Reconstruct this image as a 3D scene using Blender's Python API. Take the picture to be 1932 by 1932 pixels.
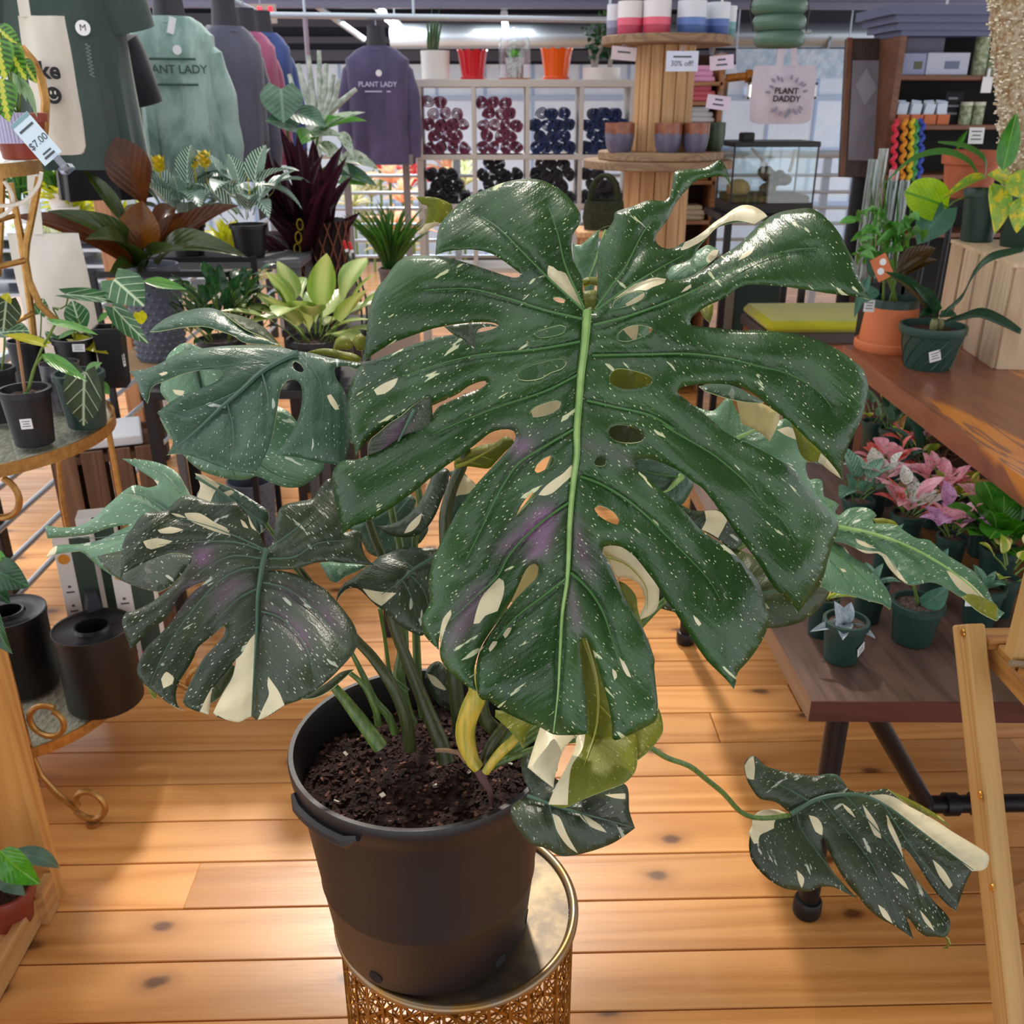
import bpy, bmesh, math, random
import numpy as np
from mathutils import Vector, Matrix, geometry, noise
for o in list(bpy.data.objects): bpy.data.objects.remove(o)
SC = bpy.context.scene
COL = SC.collection
RN = random.Random(11)
# ---------------------------------------------------------------- camera
FPX, CPX, CAMH = 1790.0, 966.0, 1.55
PITCH, YAW = math.radians(23.2), math.radians(1.5)
cd = bpy.data.cameras.new('camera'); cam = bpy.data.objects.new('camera', cd); COL.objects.link(cam)
cam.location = (0, 0, CAMH); cam.rotation_euler = (math.pi/2-PITCH, 0, -YAW)
cd.sensor_width = 36; cd.lens = FPX/1932*36; cd.clip_start = 0.02; cd.clip_end = 200
cd.dof.use_dof = True; cd.dof.focus_distance = 1.08; cd.dof.aperture_fstop = 12.0
SC.camera = cam
# ---------------------------------------------------------------- light
wd = bpy.data.worlds.new('world'); SC.world = wd; wd.use_nodes = True
bg = wd.node_tree.nodes['Background']; bg.inputs[0].default_value = (0.94, 0.965, 1.0, 1); bg.inputs[1].default_value = 1.5
def lamp(name, kind, energy, loc, direction, size=1, size_y=None, color=(1,1,1), angle=0.1):
    l = bpy.data.lights.new(name, kind); l.energy = energy; l.color = color
    if kind == 'SUN': l.angle = angle
    if kind == 'AREA':
        l.size = size
        if size_y: l.shape = 'RECTANGLE'; l.size_y = size_y
    o = bpy.data.objects.new(name, l); COL.objects.link(o); o.location = loc
    o.rotation_euler = Vector(direction).to_track_quat('-Z', 'Y').to_euler()
    return o
lamp('sun', 'SUN', 2.6, (0, 5, 5), (0.06, -0.62, -0.78), color=(1.0, 0.90, 0.78), angle=0.07)
SC.view_settings.view_transform = 'Standard'; SC.view_settings.look = 'None'
SC.view_settings.gamma = 1; SC.view_settings.use_curve_mapping = False
SC.view_settings.exposure = 0.22
# ---------------------------------------------------------------- pixels to points
_fw = Vector((math.sin(YAW)*math.cos(PITCH), math.cos(YAW)*math.cos(PITCH), -math.sin(PITCH)))
_rt = Vector((math.cos(YAW), -math.sin(YAW), 0)); _up = _rt.cross(_fw)
CAMP = Vector((0, 0, CAMH))
def ray(px, py): return _fw + _rt*((px-CPX)/FPX) - _up*((py-CPX)/FPX)
def W(px, py, Y=None, Z=None, X=None):
    d = ray(px, py)
    if Y is not None: t = Y/d.y
    elif Z is not None: t = (Z-CAMH)/d.z
    else: t = X/d.x
    return CAMP + d*t
def mpp(p): return (Vector(p)-CAMP).dot(_fw)/FPX      # metres per pixel at a point
# ---------------------------------------------------------------- materials
MATS = {}
class NT:
    def __init__(s, name):
        s.m = bpy.data.materials.new(name); s.m.use_nodes = True; s.t = s.m.node_tree
        s.b = s.t.nodes['Principled BSDF']; s.o = s.t.nodes['Material Output']
    def n(s, typ, props=None, **inp):
        x = s.t.nodes.new('ShaderNode'+typ)
        for k, v in (props or {}).items(): setattr(x, k, v)
        for k, v in inp.items():
            k2 = int(k[1:]) if k[0] == 'i' and k[1:].isdigit() else k.replace('_', ' ')
            s.set(x.inputs[k2], v)
        return x
    def set(s, sock, v):
        if isinstance(v, bpy.types.NodeSocket): s.t.links.new(v, sock)
        elif isinstance(v, (tuple, list)) and len(v) == 3 and sock.type == 'RGBA': sock.default_value = (*v, 1)
        else: sock.default_value = v
    def math(s, op, a, b=0.0, c=0.0, clamp=False):
        x = s.n('Math', {'operation': op, 'use_clamp': clamp}); s.set(x.inputs[0], a); s.set(x.inputs[1], b); s.set(x.inputs[2], c)
        return x.outputs[0]
    def mix(s, f, a, b):
        x = s.n('Mix', {'data_type': 'RGBA'}); s.set(x.inputs[0], f); s.set(x.inputs[6], a); s.set(x.inputs[7], b)
        return x.outputs[2]
    def ramp(s, f, stops, interp='LINEAR'):
        x = s.n('ValToRGB'); e = x.color_ramp; e.interpolation = interp
        while len(e.elements) < len(stops): e.elements.new(0.5)
        for el, (p, c) in zip(e.elements, stops):
            el.position = p; el.color = (*c, 1) if len(c) == 3 else c
        s.set(x.inputs[0], f); return x.outputs[0]
    def step(s, v, lo, hi):
        x = s.n('MapRange', {'interpolation_type': 'SMOOTHSTEP'}); s.set(x.inputs[0], v); s.set(x.inputs[1], lo); s.set(x.inputs[2], hi)
        return x.outputs[0]
    def noise(s, vec, scale, detail=3, rough=0.5, dist=0.0):
        x = s.n('TexNoise', Scale=scale, Detail=detail, Roughness=rough, Distortion=dist)
        if vec is not None: s.set(x.inputs['Vector'], vec)
        return x.outputs['Fac']
    def obj(s): return s.n('TexCoord').outputs['Object']
    def uv(s): return s.n('TexCoord').outputs['UV']
    def mapping(s, vec, scale=(1,1,1), loc=(0,0,0), rot=(0,0,0)):
        x = s.n('Mapping'); s.set(x.inputs[0], vec); s.set(x.inputs[1], loc); s.set(x.inputs[2], rot); s.set(x.inputs[3], scale)
        return x.outputs[0]
    def bump(s, h, strength=0.3, dist=0.01):
        x = s.n('Bump', Strength=strength, Distance=dist); s.set(x.inputs['Height'], h); s.set(s.b.inputs['Normal'], x.outputs[0])
    def p(s, **k):
        for a, v in k.items(): s.set(s.b.inputs[a.replace('_', ' ')], v)
        return s
def srgb(r, g=None, b=None):
    if g is None: r, g, b = (int(r[i:i+2], 16) for i in (0, 2, 4))
    return tuple(((c/255)/12.92 if c/255 <= 0.04045 else ((c/255+0.055)/1.055)**2.4) for c in (r, g, b))
def mat(name, col, rough=0.5, metal=0.0, col2=None, vs=20, bs=0, bst=0.2, coat=0, emit=0, stretch=(1,1,1), trans=0, spec=0.5):
    if name in MATS: return MATS[name]
    t = NT(name); col = srgb(col) if isinstance(col, str) else col
    t.p(Base_Color=col, Roughness=rough, Metallic=metal, Coat_Weight=coat, Specular_IOR_Level=spec)
    if col2 is not None:
        col2 = srgb(col2) if isinstance(col2, str) else col2
        v = t.noise(t.mapping(t.obj(), stretch), vs, 5, 0.6)
        t.p(Base_Color=t.mix(t.step(v, 0.35, 0.65), col, col2))
    if bs: t.bump(t.noise(t.mapping(t.obj(), stretch), bs, 4, 0.6), bst, 0.02)
    if emit: t.p(Emission_Color=col, Emission_Strength=emit)
    if trans: t.p(Transmission_Weight=trans)
    MATS[name] = t.m; return t.m
def glass(name, col=(0.95, 0.98, 0.97), gl=0.12, rough=0.02):
    if name in MATS: return MATS[name]
    t = NT(name)
    tr = t.n('BsdfTransparent', Color=(*col, 1)); gs = t.n('BsdfGlossy', Roughness=rough, Color=(1, 1, 1, 1))
    fc = t.n('LayerWeight', Blend=0.5).outputs['Facing']
    f = t.math('MULTIPLY_ADD', t.math('POWER', fc, 4.0), 0.55, 0.03+gl*0.12)
    mx = t.n('MixShader'); t.set(mx.inputs[0], f); t.set(mx.inputs[1], tr.outputs[0]); t.set(mx.inputs[2], gs.outputs[0])
    t.set(t.o.inputs[0], mx.outputs[0]); MATS[name] = t.m; return t.m
def wood(name, c1, c2, c3=None, axis=0, grain=1.0, rough=0.45, coat=0.0, knots=0.0, ring=9.0, spec=0.5, vary=0.25, length=0.06):
    if name in MATS: return MATS[name]
    t = NT(name); c1, c2 = (srgb(c) if isinstance(c, str) else c for c in (c1, c2)); c3 = srgb(c3) if isinstance(c3, str) else (c3 or tuple(x*0.25 for x in c2))
    rnd = t.n('ObjectInfo').outputs['Random']
    off = t.n('CombineXYZ'); t.set(off.inputs[0], t.math('MULTIPLY', rnd, 37.0)); t.set(off.inputs[1], t.math('MULTIPLY', rnd, 91.0)); t.set(off.inputs[2], t.math('MULTIPLY', rnd, 13.0))
    va = t.n('VectorMath', {'operation': 'ADD'}); t.set(va.inputs[0], t.obj()); t.set(va.inputs[1], off.outputs[0])
    sc = [1, 1, 1]; sc[axis] = length
    vec = t.mapping(va.outputs[0], tuple(x*grain for x in sc))
    n1 = t.noise(vec, ring, 2, 0.5, 0.6)
    bands = t.math('FRACT', t.math('MULTIPLY', n1, 9.0))
    bands = t.math('ABSOLUTE', t.math('MULTIPLY_ADD', bands, 2.0, -1.0))
    fine = t.noise(vec, 160, 3, 0.7)
    f = t.math('MULTIPLY_ADD', fine, 0.5, t.math('MULTIPLY', bands, 0.45))
    colr = t.mix(t.step(f, 0.15, 0.95), c1, c2)
    big = t.noise(t.mapping(va.outputs[0], tuple(2.2 if i != axis else 0.5 for i in range(3))), 2.5, 2)
    tone = t.math('MULTIPLY_ADD', t.math('ADD', rnd, big), vary, 1.0-vary*0.95)
    hs = t.n('HueSaturation'); t.set(hs.inputs['Value'], tone); t.set(hs.inputs['Color'], colr); colr = hs.outputs[0]
    if knots:
        s2 = [1, 1, 1]; s2[axis] = 0.55
        wob = t.n('TexNoise', Scale=14.0, Detail=2.0); t.set(wob.inputs['Vector'], va.outputs[0])
        wv = t.n('VectorMath', {'operation': 'MULTIPLY_ADD'}); t.set(wv.inputs[0], wob.outputs['Color']); t.set(wv.inputs[1], (0.025, 0.025, 0.025)); t.set(wv.inputs[2], va.outputs[0])
        vo = t.n('TexVoronoi', {'voronoi_dimensions': '2D'}, Scale=knots); t.set(vo.inputs['Vector'], t.mapping(wv.outputs[0], tuple(s2)))
        sel = t.math('GREATER_THAN', t.n('SeparateColor', Color=vo.outputs['Color']).outputs[0], 0.40)
        d = vo.outputs['Distance']
        halo = t.math('MULTIPLY', t.math('SUBTRACT', 1.0, t.step(d, 0.03, 0.24)), sel)
        core = t.math('MULTIPLY', t.math('SUBTRACT', 1.0, t.step(d, 0.03, 0.10)), sel)
        colr = t.mix(t.math('MULTIPLY', halo, 0.55), colr, tuple(a*0.55+b*0.1 for a, b in zip(c2, c3)))
        colr = t.mix(t.math('MULTIPLY', core, 0.85), colr, c3)
    t.p(Base_Color=colr, Roughness=t.math('MULTIPLY_ADD', fine, 0.15, rough-0.06), Coat_Weight=coat, Coat_Roughness=0.12, Specular_IOR_Level=spec)
    t.bump(f, 0.12, 0.004); MATS[name] = t.m; return t.m
def leafm(name, c1, c2, pat='plain', c3=(0.8, 0.85, 0.6), rough=0.32, tl=0.25, n=7.0, k=1.1, vs=3.0, wid=0.16, tcol=None):
    """leaf material in the leaf's own uv (u across, v along)"""
    if name in MATS: return MATS[name]
    t = NT(name); c1, c2, c3 = (srgb(c) if isinstance(c, str) else c for c in (c1, c2, c3))
    sp = t.n('SeparateXYZ', Vector=t.uv()); u, v = sp.outputs[0], sp.outputs[1]
    a = t.math('ABSOLUTE', t.math('SUBTRACT', u, 0.5))
    rnd = t.n('ObjectInfo').outputs['Random']
    uo = t.n('CombineXYZ'); t.set(uo.inputs[0], u); t.set(uo.inputs[1], v); t.set(uo.inputs[2], t.math('MULTIPLY', rnd, 50.0))
    nz = t.noise(uo.outputs[0], vs, 3, 0.6)
    base = t.mix(t.step(nz, 0.3, 0.7), c1, c2)
    s = t.math('MULTIPLY', t.math('MULTIPLY_ADD', a, -k, v), n)
    tri = t.math('ABSOLUTE', t.math('SUBTRACT', t.math('FRACT', s), 0.5))
    mid = t.math('SUBTRACT', 1.0, t.step(a, 0.008, 0.03))
    f = t.math('MULTIPLY', mid, 0.6)
    if pat == 'zebra': f = t.math('MAXIMUM', t.step(tri, 0.5-wid*1.3, 0.5-wid*0.7), mid)
    elif pat == 'veins':
        f = t.math('MAXIMUM', t.step(tri, 0.5-wid*0.5, 0.5-wid*0.15), t.math('SUBTRACT', 1.0, t.step(a, 0.015, 0.045)))
        f = t.math('MULTIPLY', f, t.math('SUBTRACT', 1.0, t.step(a, 0.38, 0.5)))
    elif pat == 'maranta':
        jag = t.math('MULTIPLY_ADD', tri, 0.15, 0.02)
        y = t.math('SUBTRACT', 1.0, t.step(a, jag, t.math('ADD', jag, 0.03)))
        dark = t.math('MULTIPLY', t.step(tri, 0.14, 0.34), t.math('SUBTRACT', 1.0, t.step(a, 0.30, 0.42)))
        base = t.mix(t.math('MULTIPLY', dark, 0.8), base, (0.015, 0.04, 0.015)); f = y
    elif pat == 'speck': f = t.step(t.noise(uo.outputs[0], n, 4, 0.65), 0.5+wid, 0.56+wid)
    elif pat == 'edge': f = t.step(t.math('MULTIPLY_ADD', t.noise(uo.outputs[0], n, 3, 0.6), 0.35, a), 0.40, 0.46)
    elif pat == 'center': f = t.math('SUBTRACT', 1.0, t.step(t.math('MULTIPLY_ADD', nz, 0.2, a), 0.15, 0.42))
    colr = t.mix(f, base, c3)
    t.p(Base_Color=colr, Roughness=rough, Specular_IOR_Level=0.45)
    t.bump(t.math('MULTIPLY', tri, t.step(a, 0.0, 0.06)), 0.25, 0.004)
    if tl:
        tr = t.n('BsdfTranslucent'); hs = t.n('HueSaturation', Saturation=1.15, Value=1.5); t.set(hs.inputs['Color'], colr); t.set(tr.inputs[0], hs.outputs[0])
        mx = t.n('MixShader', i0=tl); t.set(mx.inputs[1], t.b.outputs[0]); t.set(mx.inputs[2], tr.outputs[0]); t.set(t.o.inputs[0], mx.outputs[0])
    MATS[name] = t.m; return t.m
# ---------------------------------------------------------------- meshes
class MB:
    """collects shapes into one mesh"""
    def __init__(s): s.v = []; s.f = []; s.m = []; s.uv = None
    def add(s, vs, fs, mi=0):
        o = len(s.v); s.v += [tuple(v) for v in vs]; s.f += [tuple(i+o for i in f) for f in fs]; s.m += [mi]*len(fs); return s
    def box(s, c, size, rot=None, mi=0, bev=0.0):
        x, y, z = (a/2 for a in size); c = Vector(c)
        if bev > 0:
            bm = bmesh.new(); bmesh.ops.create_cube(bm, size=1, matrix=Matrix.Diagonal((*size, 1)))
            bmesh.ops.bevel(bm, geom=bm.edges[:], offset=bev, segments=1, affect='EDGES')
            bm.verts.ensure_lookup_table(); vs = [v.co.copy() for v in bm.verts]; fs = [[v.index for v in f.verts] for f in bm.faces]; bm.free()
        else:
            vs = [Vector((a*x, b*y, d*z)) for a in (-1, 1) for b in (-1, 1) for d in (-1, 1)]
            fs = [(0,1,3,2), (4,6,7,5), (0,4,5,1), (2,3,7,6), (0,2,6,4), (1,5,7,3)]
        if rot is not None: vs = [rot @ v for v in vs]
        return s.add([v+c for v in vs], fs, mi)
    def bar(s, a, b, w, h, up=(0,0,1), mi=0, bev=0.0):
        a, b = Vector(a), Vector(b); y = (b-a); L = y.length; y.normalize(); u = Vector(up)
        x = y.cross(u)
        if x.length < 1e-4: x = y.cross(Vector((1,0,0)))
        x.normalize(); z = x.cross(y)
        return s.box((a+b)/2, (w, L, h), Matrix((x, y, z)).transposed(), mi, bev)
    def lathe(s, prof, c=(0,0,0), n=32, mi=0, sx=1, sy=1, rot=None):
        c = Vector(c); vs = []; fs = []; m = len(prof)
        for i in range(n):
            a = 2*math.pi*i/n
            for r, z in prof:
                p = Vector((r*math.cos(a)*sx, r*math.sin(a)*sy, z)); vs.append((rot @ p if rot else p)+c)
        for i in range(n):
            j = (i+1) % n
            for k in range(m-1): fs.append((i*m+k, j*m+k, j*m+k+1, i*m+k+1))
        return s.add(vs, fs, mi)
    def disc(s, c, r, n=32, mi=0, sx=1, sy=1):
        return s.add([Vector(c)+Vector((r*sx*math.cos(2*math.pi*i/n), r*sy*math.sin(2*math.pi*i/n), 0)) for i in range(n)], [tuple(range(n))], mi)
    def tube(s, pts, r, n=8, mi=0, caps=True, closed=False):
        pts = [Vector(p) for p in pts]; m = len(pts); rr = r if isinstance(r, (list, tuple)) else [r]*m
        vs = []; fs = []; prev = None
        for i, p in enumerate(pts):
            a = pts[(i-1) % m] if (i or closed) else p; b = pts[(i+1) % m] if (i < m-1 or closed) else p
            t = (b-a).normalized() if (b-a).length > 1e-9 else Vector((0,0,1))
            if prev is None: u = t.orthogonal().normalized()
            else:
                u = prev - t*prev.dot(t); u = u.normalized() if u.length > 1e-6 else t.orthogonal().normalized()
            prev = u; w = t.cross(u)
            for k in range(n):
                q = 2*math.pi*k/n; vs.append(p+(u*math.cos(q)+w*math.sin(q))*rr[i])
        for i in range(m if closed else m-1):
            j = (i+1) % m
            for k in range(n): fs.append((i*n+k, i*n+(k+1) % n, j*n+(k+1) % n, j*n+k))
        if caps and not closed: fs += [tuple(range(n))[::-1], tuple(range((m-1)*n, m*n))]
        return s.add(vs, fs, mi)
    def prism(s, poly, thick, mtx=None, mi=0):
        """poly in xy, extruded along z by thick"""
        n = len(poly); vs = [Vector((x, y, 0)) for x, y in poly]+[Vector((x, y, thick)) for x, y in poly]
        if mtx is not None: vs = [mtx @ v for v in vs]
        fs = [tuple(range(n))[::-1], tuple(range(n, 2*n))]+[(i, (i+1) % n, n+(i+1) % n, n+i) for i in range(n)]
        return s.add(vs, fs, mi)
    def sphere(s, c, r, n=14, mi=0, sc=(1,1,1)):
        m = n//2; prof = [(r*math.sin(math.pi*i/m), -r*math.cos(math.pi*i/m)) for i in range(m+1)]; prof[0] = (1e-5, -r); prof[-1] = (1e-5, r)
        o = len(s.v); s.lathe(prof, (0,0,0), n, mi); c = Vector(c)
        for i in range(o, len(s.v)): v = s.v[i]; s.v[i] = (v[0]*sc[0]+c.x, v[1]*sc[1]+c.y, v[2]*sc[2]+c.z)
        return s
    def mesh(s, name, mats, smooth=True, origin=(0,0,0)):
        me = bpy.data.meshes.new(name); ox, oy, oz = origin
        me.from_pydata([(v[0]-ox, v[1]-oy, v[2]-oz) for v in s.v], [], s.f)
        for m in (mats if isinstance(mats, (list, tuple)) else [mats]): me.materials.append(m)
        me.polygons.foreach_set('material_index', s.m); me.polygons.foreach_set('use_smooth', [smooth]*len(s.f)); me.update()
        if smooth:
            try: me.set_sharp_from_angle(angle=math.radians(38))
            except Exception: pass
        return me
def link(name, me, parent=None, mtx=None):
    o = bpy.data.objects.new(name, me); COL.objects.link(o)
    if parent is not None: o.parent = parent
    if mtx is not None: o.matrix_basis = mtx
    return o
def wloc(o):
    v = Vector((0, 0, 0))
    while o is not None: v += o.location; o = o.parent
    return v
def part(name, mb, mats, parent, smooth=True, label=None):
    """mesh given in world coordinates, parented to an unrotated thing"""
    o = link(name, mb.mesh(name, mats, smooth, wloc(parent)), parent)
    if label: o['label'] = label
    return o
def thing(name, label, cat, loc=(0,0,0), group=None, kind=None):
    o = bpy.data.objects.new(name, None); COL.objects.link(o); o.location = loc; o.empty_display_size = 0.05
    o['label'] = label
    if kind: o['kind'] = kind
    else: o['category'] = cat
    if group: o['group'] = group
    return o
def solo(name, mb, mats, label, cat, group=None, kind=None, smooth=True, origin=None):
    og = Vector(origin) if origin is not None else Vector(mb.v[0])
    o = link(name, mb.mesh(name, mats, smooth, og)); o.location = og; o['label'] = label
    if kind: o['kind'] = kind
    else: o['category'] = cat
    if group: o['group'] = group
    return o
def copy_tree(o, parent=None):
    c = o.copy(); COL.objects.link(c)
    if parent is not None: c.parent = parent
    for ch in o.children: copy_tree(ch, c)
    return c
def text_mesh(body, size, mt, mtx, name='lettering', parent=None, ext=0.0004, bold=0.0):
    cu = bpy.data.curves.new('t', 'FONT'); cu.body = body; cu.size = size; cu.align_x = 'CENTER'; cu.align_y = 'CENTER'; cu.extrude = ext; cu.offset = bold; cu.resolution_u = 3
    to = bpy.data.objects.new('t', cu); COL.objects.link(to); bpy.context.view_layer.update()
    me = bpy.data.meshes.new_from_object(to.evaluated_get(bpy.context.evaluated_depsgraph_get()))
    bpy.data.objects.remove(to); bpy.data.curves.remove(cu); me.materials.clear(); me.materials.append(mt); me.name = name
    o = link(name, me, parent); o.matrix_basis = mtx; return o
def bars(parent, mtx, rows, mt=None, name='printed_line'):
    mb = MB()
    for x, y, w, h in rows: mb.box((x, y, 0.0004), (w, h, 0.0006))
    o = link(name, mb.mesh(name, mt or INK, False), parent); o.matrix_basis = mtx; return o
def frame(c, xdir, zdir):
    """matrix with x along xdir, z along zdir (orthogonalised), at c"""
    z = Vector(zdir).normalized(); x = Vector(xdir); x = (x-z*x.dot(z)).normalized(); y = z.cross(x)
    m = Matrix((x, y, z)).transposed().to_4x4(); m.translation = Vector(c); return m
# ---------------------------------------------------------------- leaves
LM = {}
SHAPES = {
 'ovate': lambda t: math.sin(math.pi*t**0.75)**0.8*(1-0.15*t),
 'lance': lambda t: math.sin(math.pi*t**0.85)**0.9*(1-0.25*t),
 'strap': lambda t: min(1, (t*12+0.4))*min(1, ((1-t)*3.2))**0.7,
 'blade': lambda t: (1-t)**0.75*min(1, t*8+0.55),
 'round': lambda t: math.sqrt(max(0, 1-(2*t-1)**2))**0.85,
 'heart': lambda t: max(0, math.sin(math.pi*min(1, t*0.86+0.14)))**0.85*(1.08-0.28*t),
 'obov': lambda t: math.sin(math.pi*t**1.5)**0.8,
}
def leafmesh(shape, arch=0.08, fold=0.15, wave=0.0, nl=10, nw=4):
    key = (shape, arch, fold, wave, nl, nw)
    if key in LM: return LM[key]
    vs, fs, uv = [], [], []
    g = SHAPES[shape]
    for i in range(nl+1):
        t = i/nl; hw = max(0.0, g(t))*0.5
        for j in range(nw+1):
            q = 2*j/nw-1; x = q*hw
            z = arch*4*t*(1-t) + abs(x)*fold + wave*math.sin(t*17+q*1.3)*abs(q)
            y = t
            if shape == 'heart' and t < 0.01: y = -0.13*abs(q)*(1.4-abs(q))*1.6
            if shape == 'heart': y = t - 0.16*(1-t)**5*abs(q)**0.8
            vs.append((x, y, z)); uv.append((q*0.5*min(1, hw*2/0.6+0.15)+0.5 if shape in ('blade',) else q*hw+0.5, t))
    for i in range(nl):
        for j in range(nw):
            a = i*(nw+1)+j; fs.append((a, a+1, a+nw+2, a+nw+1))
    LM[key] = (vs, fs, uv); return LM[key]
LMM = {}
def leafdata(shape, mt, **kw):
    key = (shape, mt.name, tuple(sorted(kw.items())))
    if key in LMM: return LMM[key]
    vs, fs, uv = leafmesh(shape, **kw)
    me = bpy.data.meshes.new('leaf'); me.from_pydata(vs, [], fs); me.materials.append(mt)
    l = me.uv_layers.new(name='UVMap')
    for lp in me.loops: l.data[lp.index].uv = uv[lp.vertex_index]
    me.polygons.foreach_set('use_smooth', [True]*len(fs)); me.update()
    LMM[key] = me; return me
def put_leaf(parent, me, base, tip, width, nrm=None, name='leaf'):
    """width: full width in metres; leaf mesh along +Y, unit length"""
    base, tip = Vector(base), Vector(tip); y = tip-base; L = max(y.length, 1e-4); y.normalize()
    if nrm is None: nrm = (CAMP-base).normalized()*0.7+Vector((0, 0, 0.5))
    n = Vector(nrm); z = n-y*n.dot(y)
    z = z.normalized() if z.length > 1e-4 else y.orthogonal().normalized()
    x = y.cross(z)
    m = Matrix((x*width, y*L, z*L)).transposed().to_4x4(); m.translation = base-wloc(parent)
    return link(name, me, parent, m)
def lf(parent, me, b, t, wpx, db, dt=None, nrm=None, name='leaf'):
    """leaf from pixel b to pixel t at forward distances db, dt, wpx pixels wide"""
    B = W(*b, Y=db); T = W(*t, Y=dt if dt else db)
    return put_leaf(parent, me, B, T, wpx*mpp((B+T)/2), nrm, name)
def rosette(parent, c, n, L, wid, me, el=(20, 80), spread=0.02, jit=0.25, az=(0, 360), lift=0.0, rnd=None, stem=None, slen=(0.0, 0.0), name='leaf'):
    """n leaves around c; el = elevation range in degrees (inner leaves steeper)"""
    rnd = rnd or RN; c = Vector(c)
    mes = me if isinstance(me, (list, tuple)) else [me]
    sm = MB()
    for i in range(n):
        a = math.radians(az[0]+(az[1]-az[0])*((i*0.618034) % 1.0)+rnd.uniform(-9, 9))
        e = math.radians(el[0]+(el[1]-el[0])*(i/max(1, n-1))+rnd.uniform(-6, 6))
        d = Vector((math.cos(a)*math.cos(e), math.sin(a)*math.cos(e), math.sin(e)))
        l = L*rnd.uniform(1-jit, 1+jit*0.6); b = c+Vector((math.cos(a), math.sin(a), 0))*spread*rnd.uniform(0.3, 1)+Vector((0, 0, lift*rnd.random()))
        if slen[1] > 0:
            s = rnd.uniform(*slen); e2 = max(e, math.radians(45)); d2 = Vector((math.cos(a)*math.cos(e2), math.sin(a)*math.cos(e2), math.sin(e2)))
            b2 = b+d2*s; sm.tube([b, (b+b2)/2+Vector((0, 0, s*0.06)), b2], [0.0022, 0.0018, 0.0014], 5); b = b2
        nn = Vector((-math.cos(a)*math.sin(e), -math.sin(a)*math.sin(e), math.cos(e)))
        put_leaf(parent, rnd.choice(mes), b, b+d*l, wid*rnd.uniform(0.85, 1.15)*l/L, nn, name)
    if stem and sm.v: part('stem', sm, stem, parent)
def pot_parts(parent, base, rt, rb, h, mt, soilm=None, rim=0.12, lip=1.06, wall=0.004, n=32, soil=0.88, square=False, mi=0, name='pot'):
    base = Vector(base); hr = h*rim
    prof = [(0.001, 0), (rb*0.94, 0), (rb, h*0.02), (rb+(rt-rb)*(1-rim), h-hr)]
    if rim > 0: prof += [(rt*lip, h-hr), (rt*lip, h-hr*0.06)]
    prof += [(rt*lip-0.001, h), (rt-wall, h), (rt-wall*1.3, h-hr), (rb+(rt-rb)*soil-wall*1.5, h*(soil-0.04))]
    mb = MB(); n_ = 4 if square else n
    if square:
        q = math.sqrt(2); prof = [(r*q*0.95, z) for r, z in prof]
        mb.lathe(prof, base, 4, rot=Matrix.Rotation(math.pi/4+0.15, 3, 'Z'))
    else: mb.lathe(prof, base, n)
    part(name, mb, mt, parent, smooth=not square)
    if soilm:
        sb = MB(); r = (rb+(rt-rb)*soil-wall)*(1.0 if not square else 1.28); k = 24 if not square else 4; rows = 4
        vs = [(base.x, base.y, base.z+h*soil)]; fs = []
        for q in range(1, rows+1):
            for i in range(k):
                a = 2*math.pi*i/k+(math.pi/4+0.15 if square else 0)
                vs.append((base.x+r*q/rows*math.cos(a), base.y+r*q/rows*math.sin(a), base.z+h*soil+(RN.uniform(-1, 1)*h*0.025 if q < rows else -h*0.02)))
        for i in range(k):
            fs.append((0, 1+i, 1+(i+1) % k))
            for q in range(rows-1): fs.append((1+q*k+i, 1+(q+1)*k+i, 1+(q+1)*k+(i+1) % k, 1+q*k+(i+1) % k))
        sb.add(vs, fs); part('soil', sb, soilm, parent)
def px_pot(px_l, px_r, py_bot, Z=None, Y=None):
    """base centre and radius of a round pot whose base spans px_l..px_r with its front at py_bot, standing at height Z or distance Y"""
    p = W((px_l+px_r)/2, py_bot, Z=Z) if Z is not None else W((px_l+px_r)/2, py_bot, Y=Y)
    r = (px_r-px_l)/2*mpp(p); return Vector((p.x, p.y+r*0.9, p.z)), r
# ---------------------------------------------------------------- common materials
SOIL = mat('potting_soil', '2b1a12', 0.95, col2='4a2f22', vs=90, bs=140, bst=0.9)
SOILP = mat('dry_soil_perlite', '4a342a', 0.95, col2='7a675c', vs=120, bs=150, bst=0.8)
GOLD = mat('brushed_gold_metal', srgb('bd9052'), 0.36, 0.7, col2='a87c42', vs=60)
BLACKP = mat('black_plastic', '1b1a1f', 0.42, spec=0.4)
GREENP = mat('dark_green_plastic', '1d3a34', 0.42, spec=0.5)
WHITE = mat('white_paper', 'e6e6ea', 0.7)
TERRA = mat('terracotta', 'b5623c', 0.75, col2='a4553a', vs=15, bs=120, bst=0.15)
INK = mat('grey_ink', '50545c', 0.8)
BLACKI = mat('black_ink', '15141a', 0.8)
STEMG = mat('green_stem', '5f7a2c', 0.5)
PIPE = mat('dark_steel_pipe', '2c2a2e', 0.38, 0.7)
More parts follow.
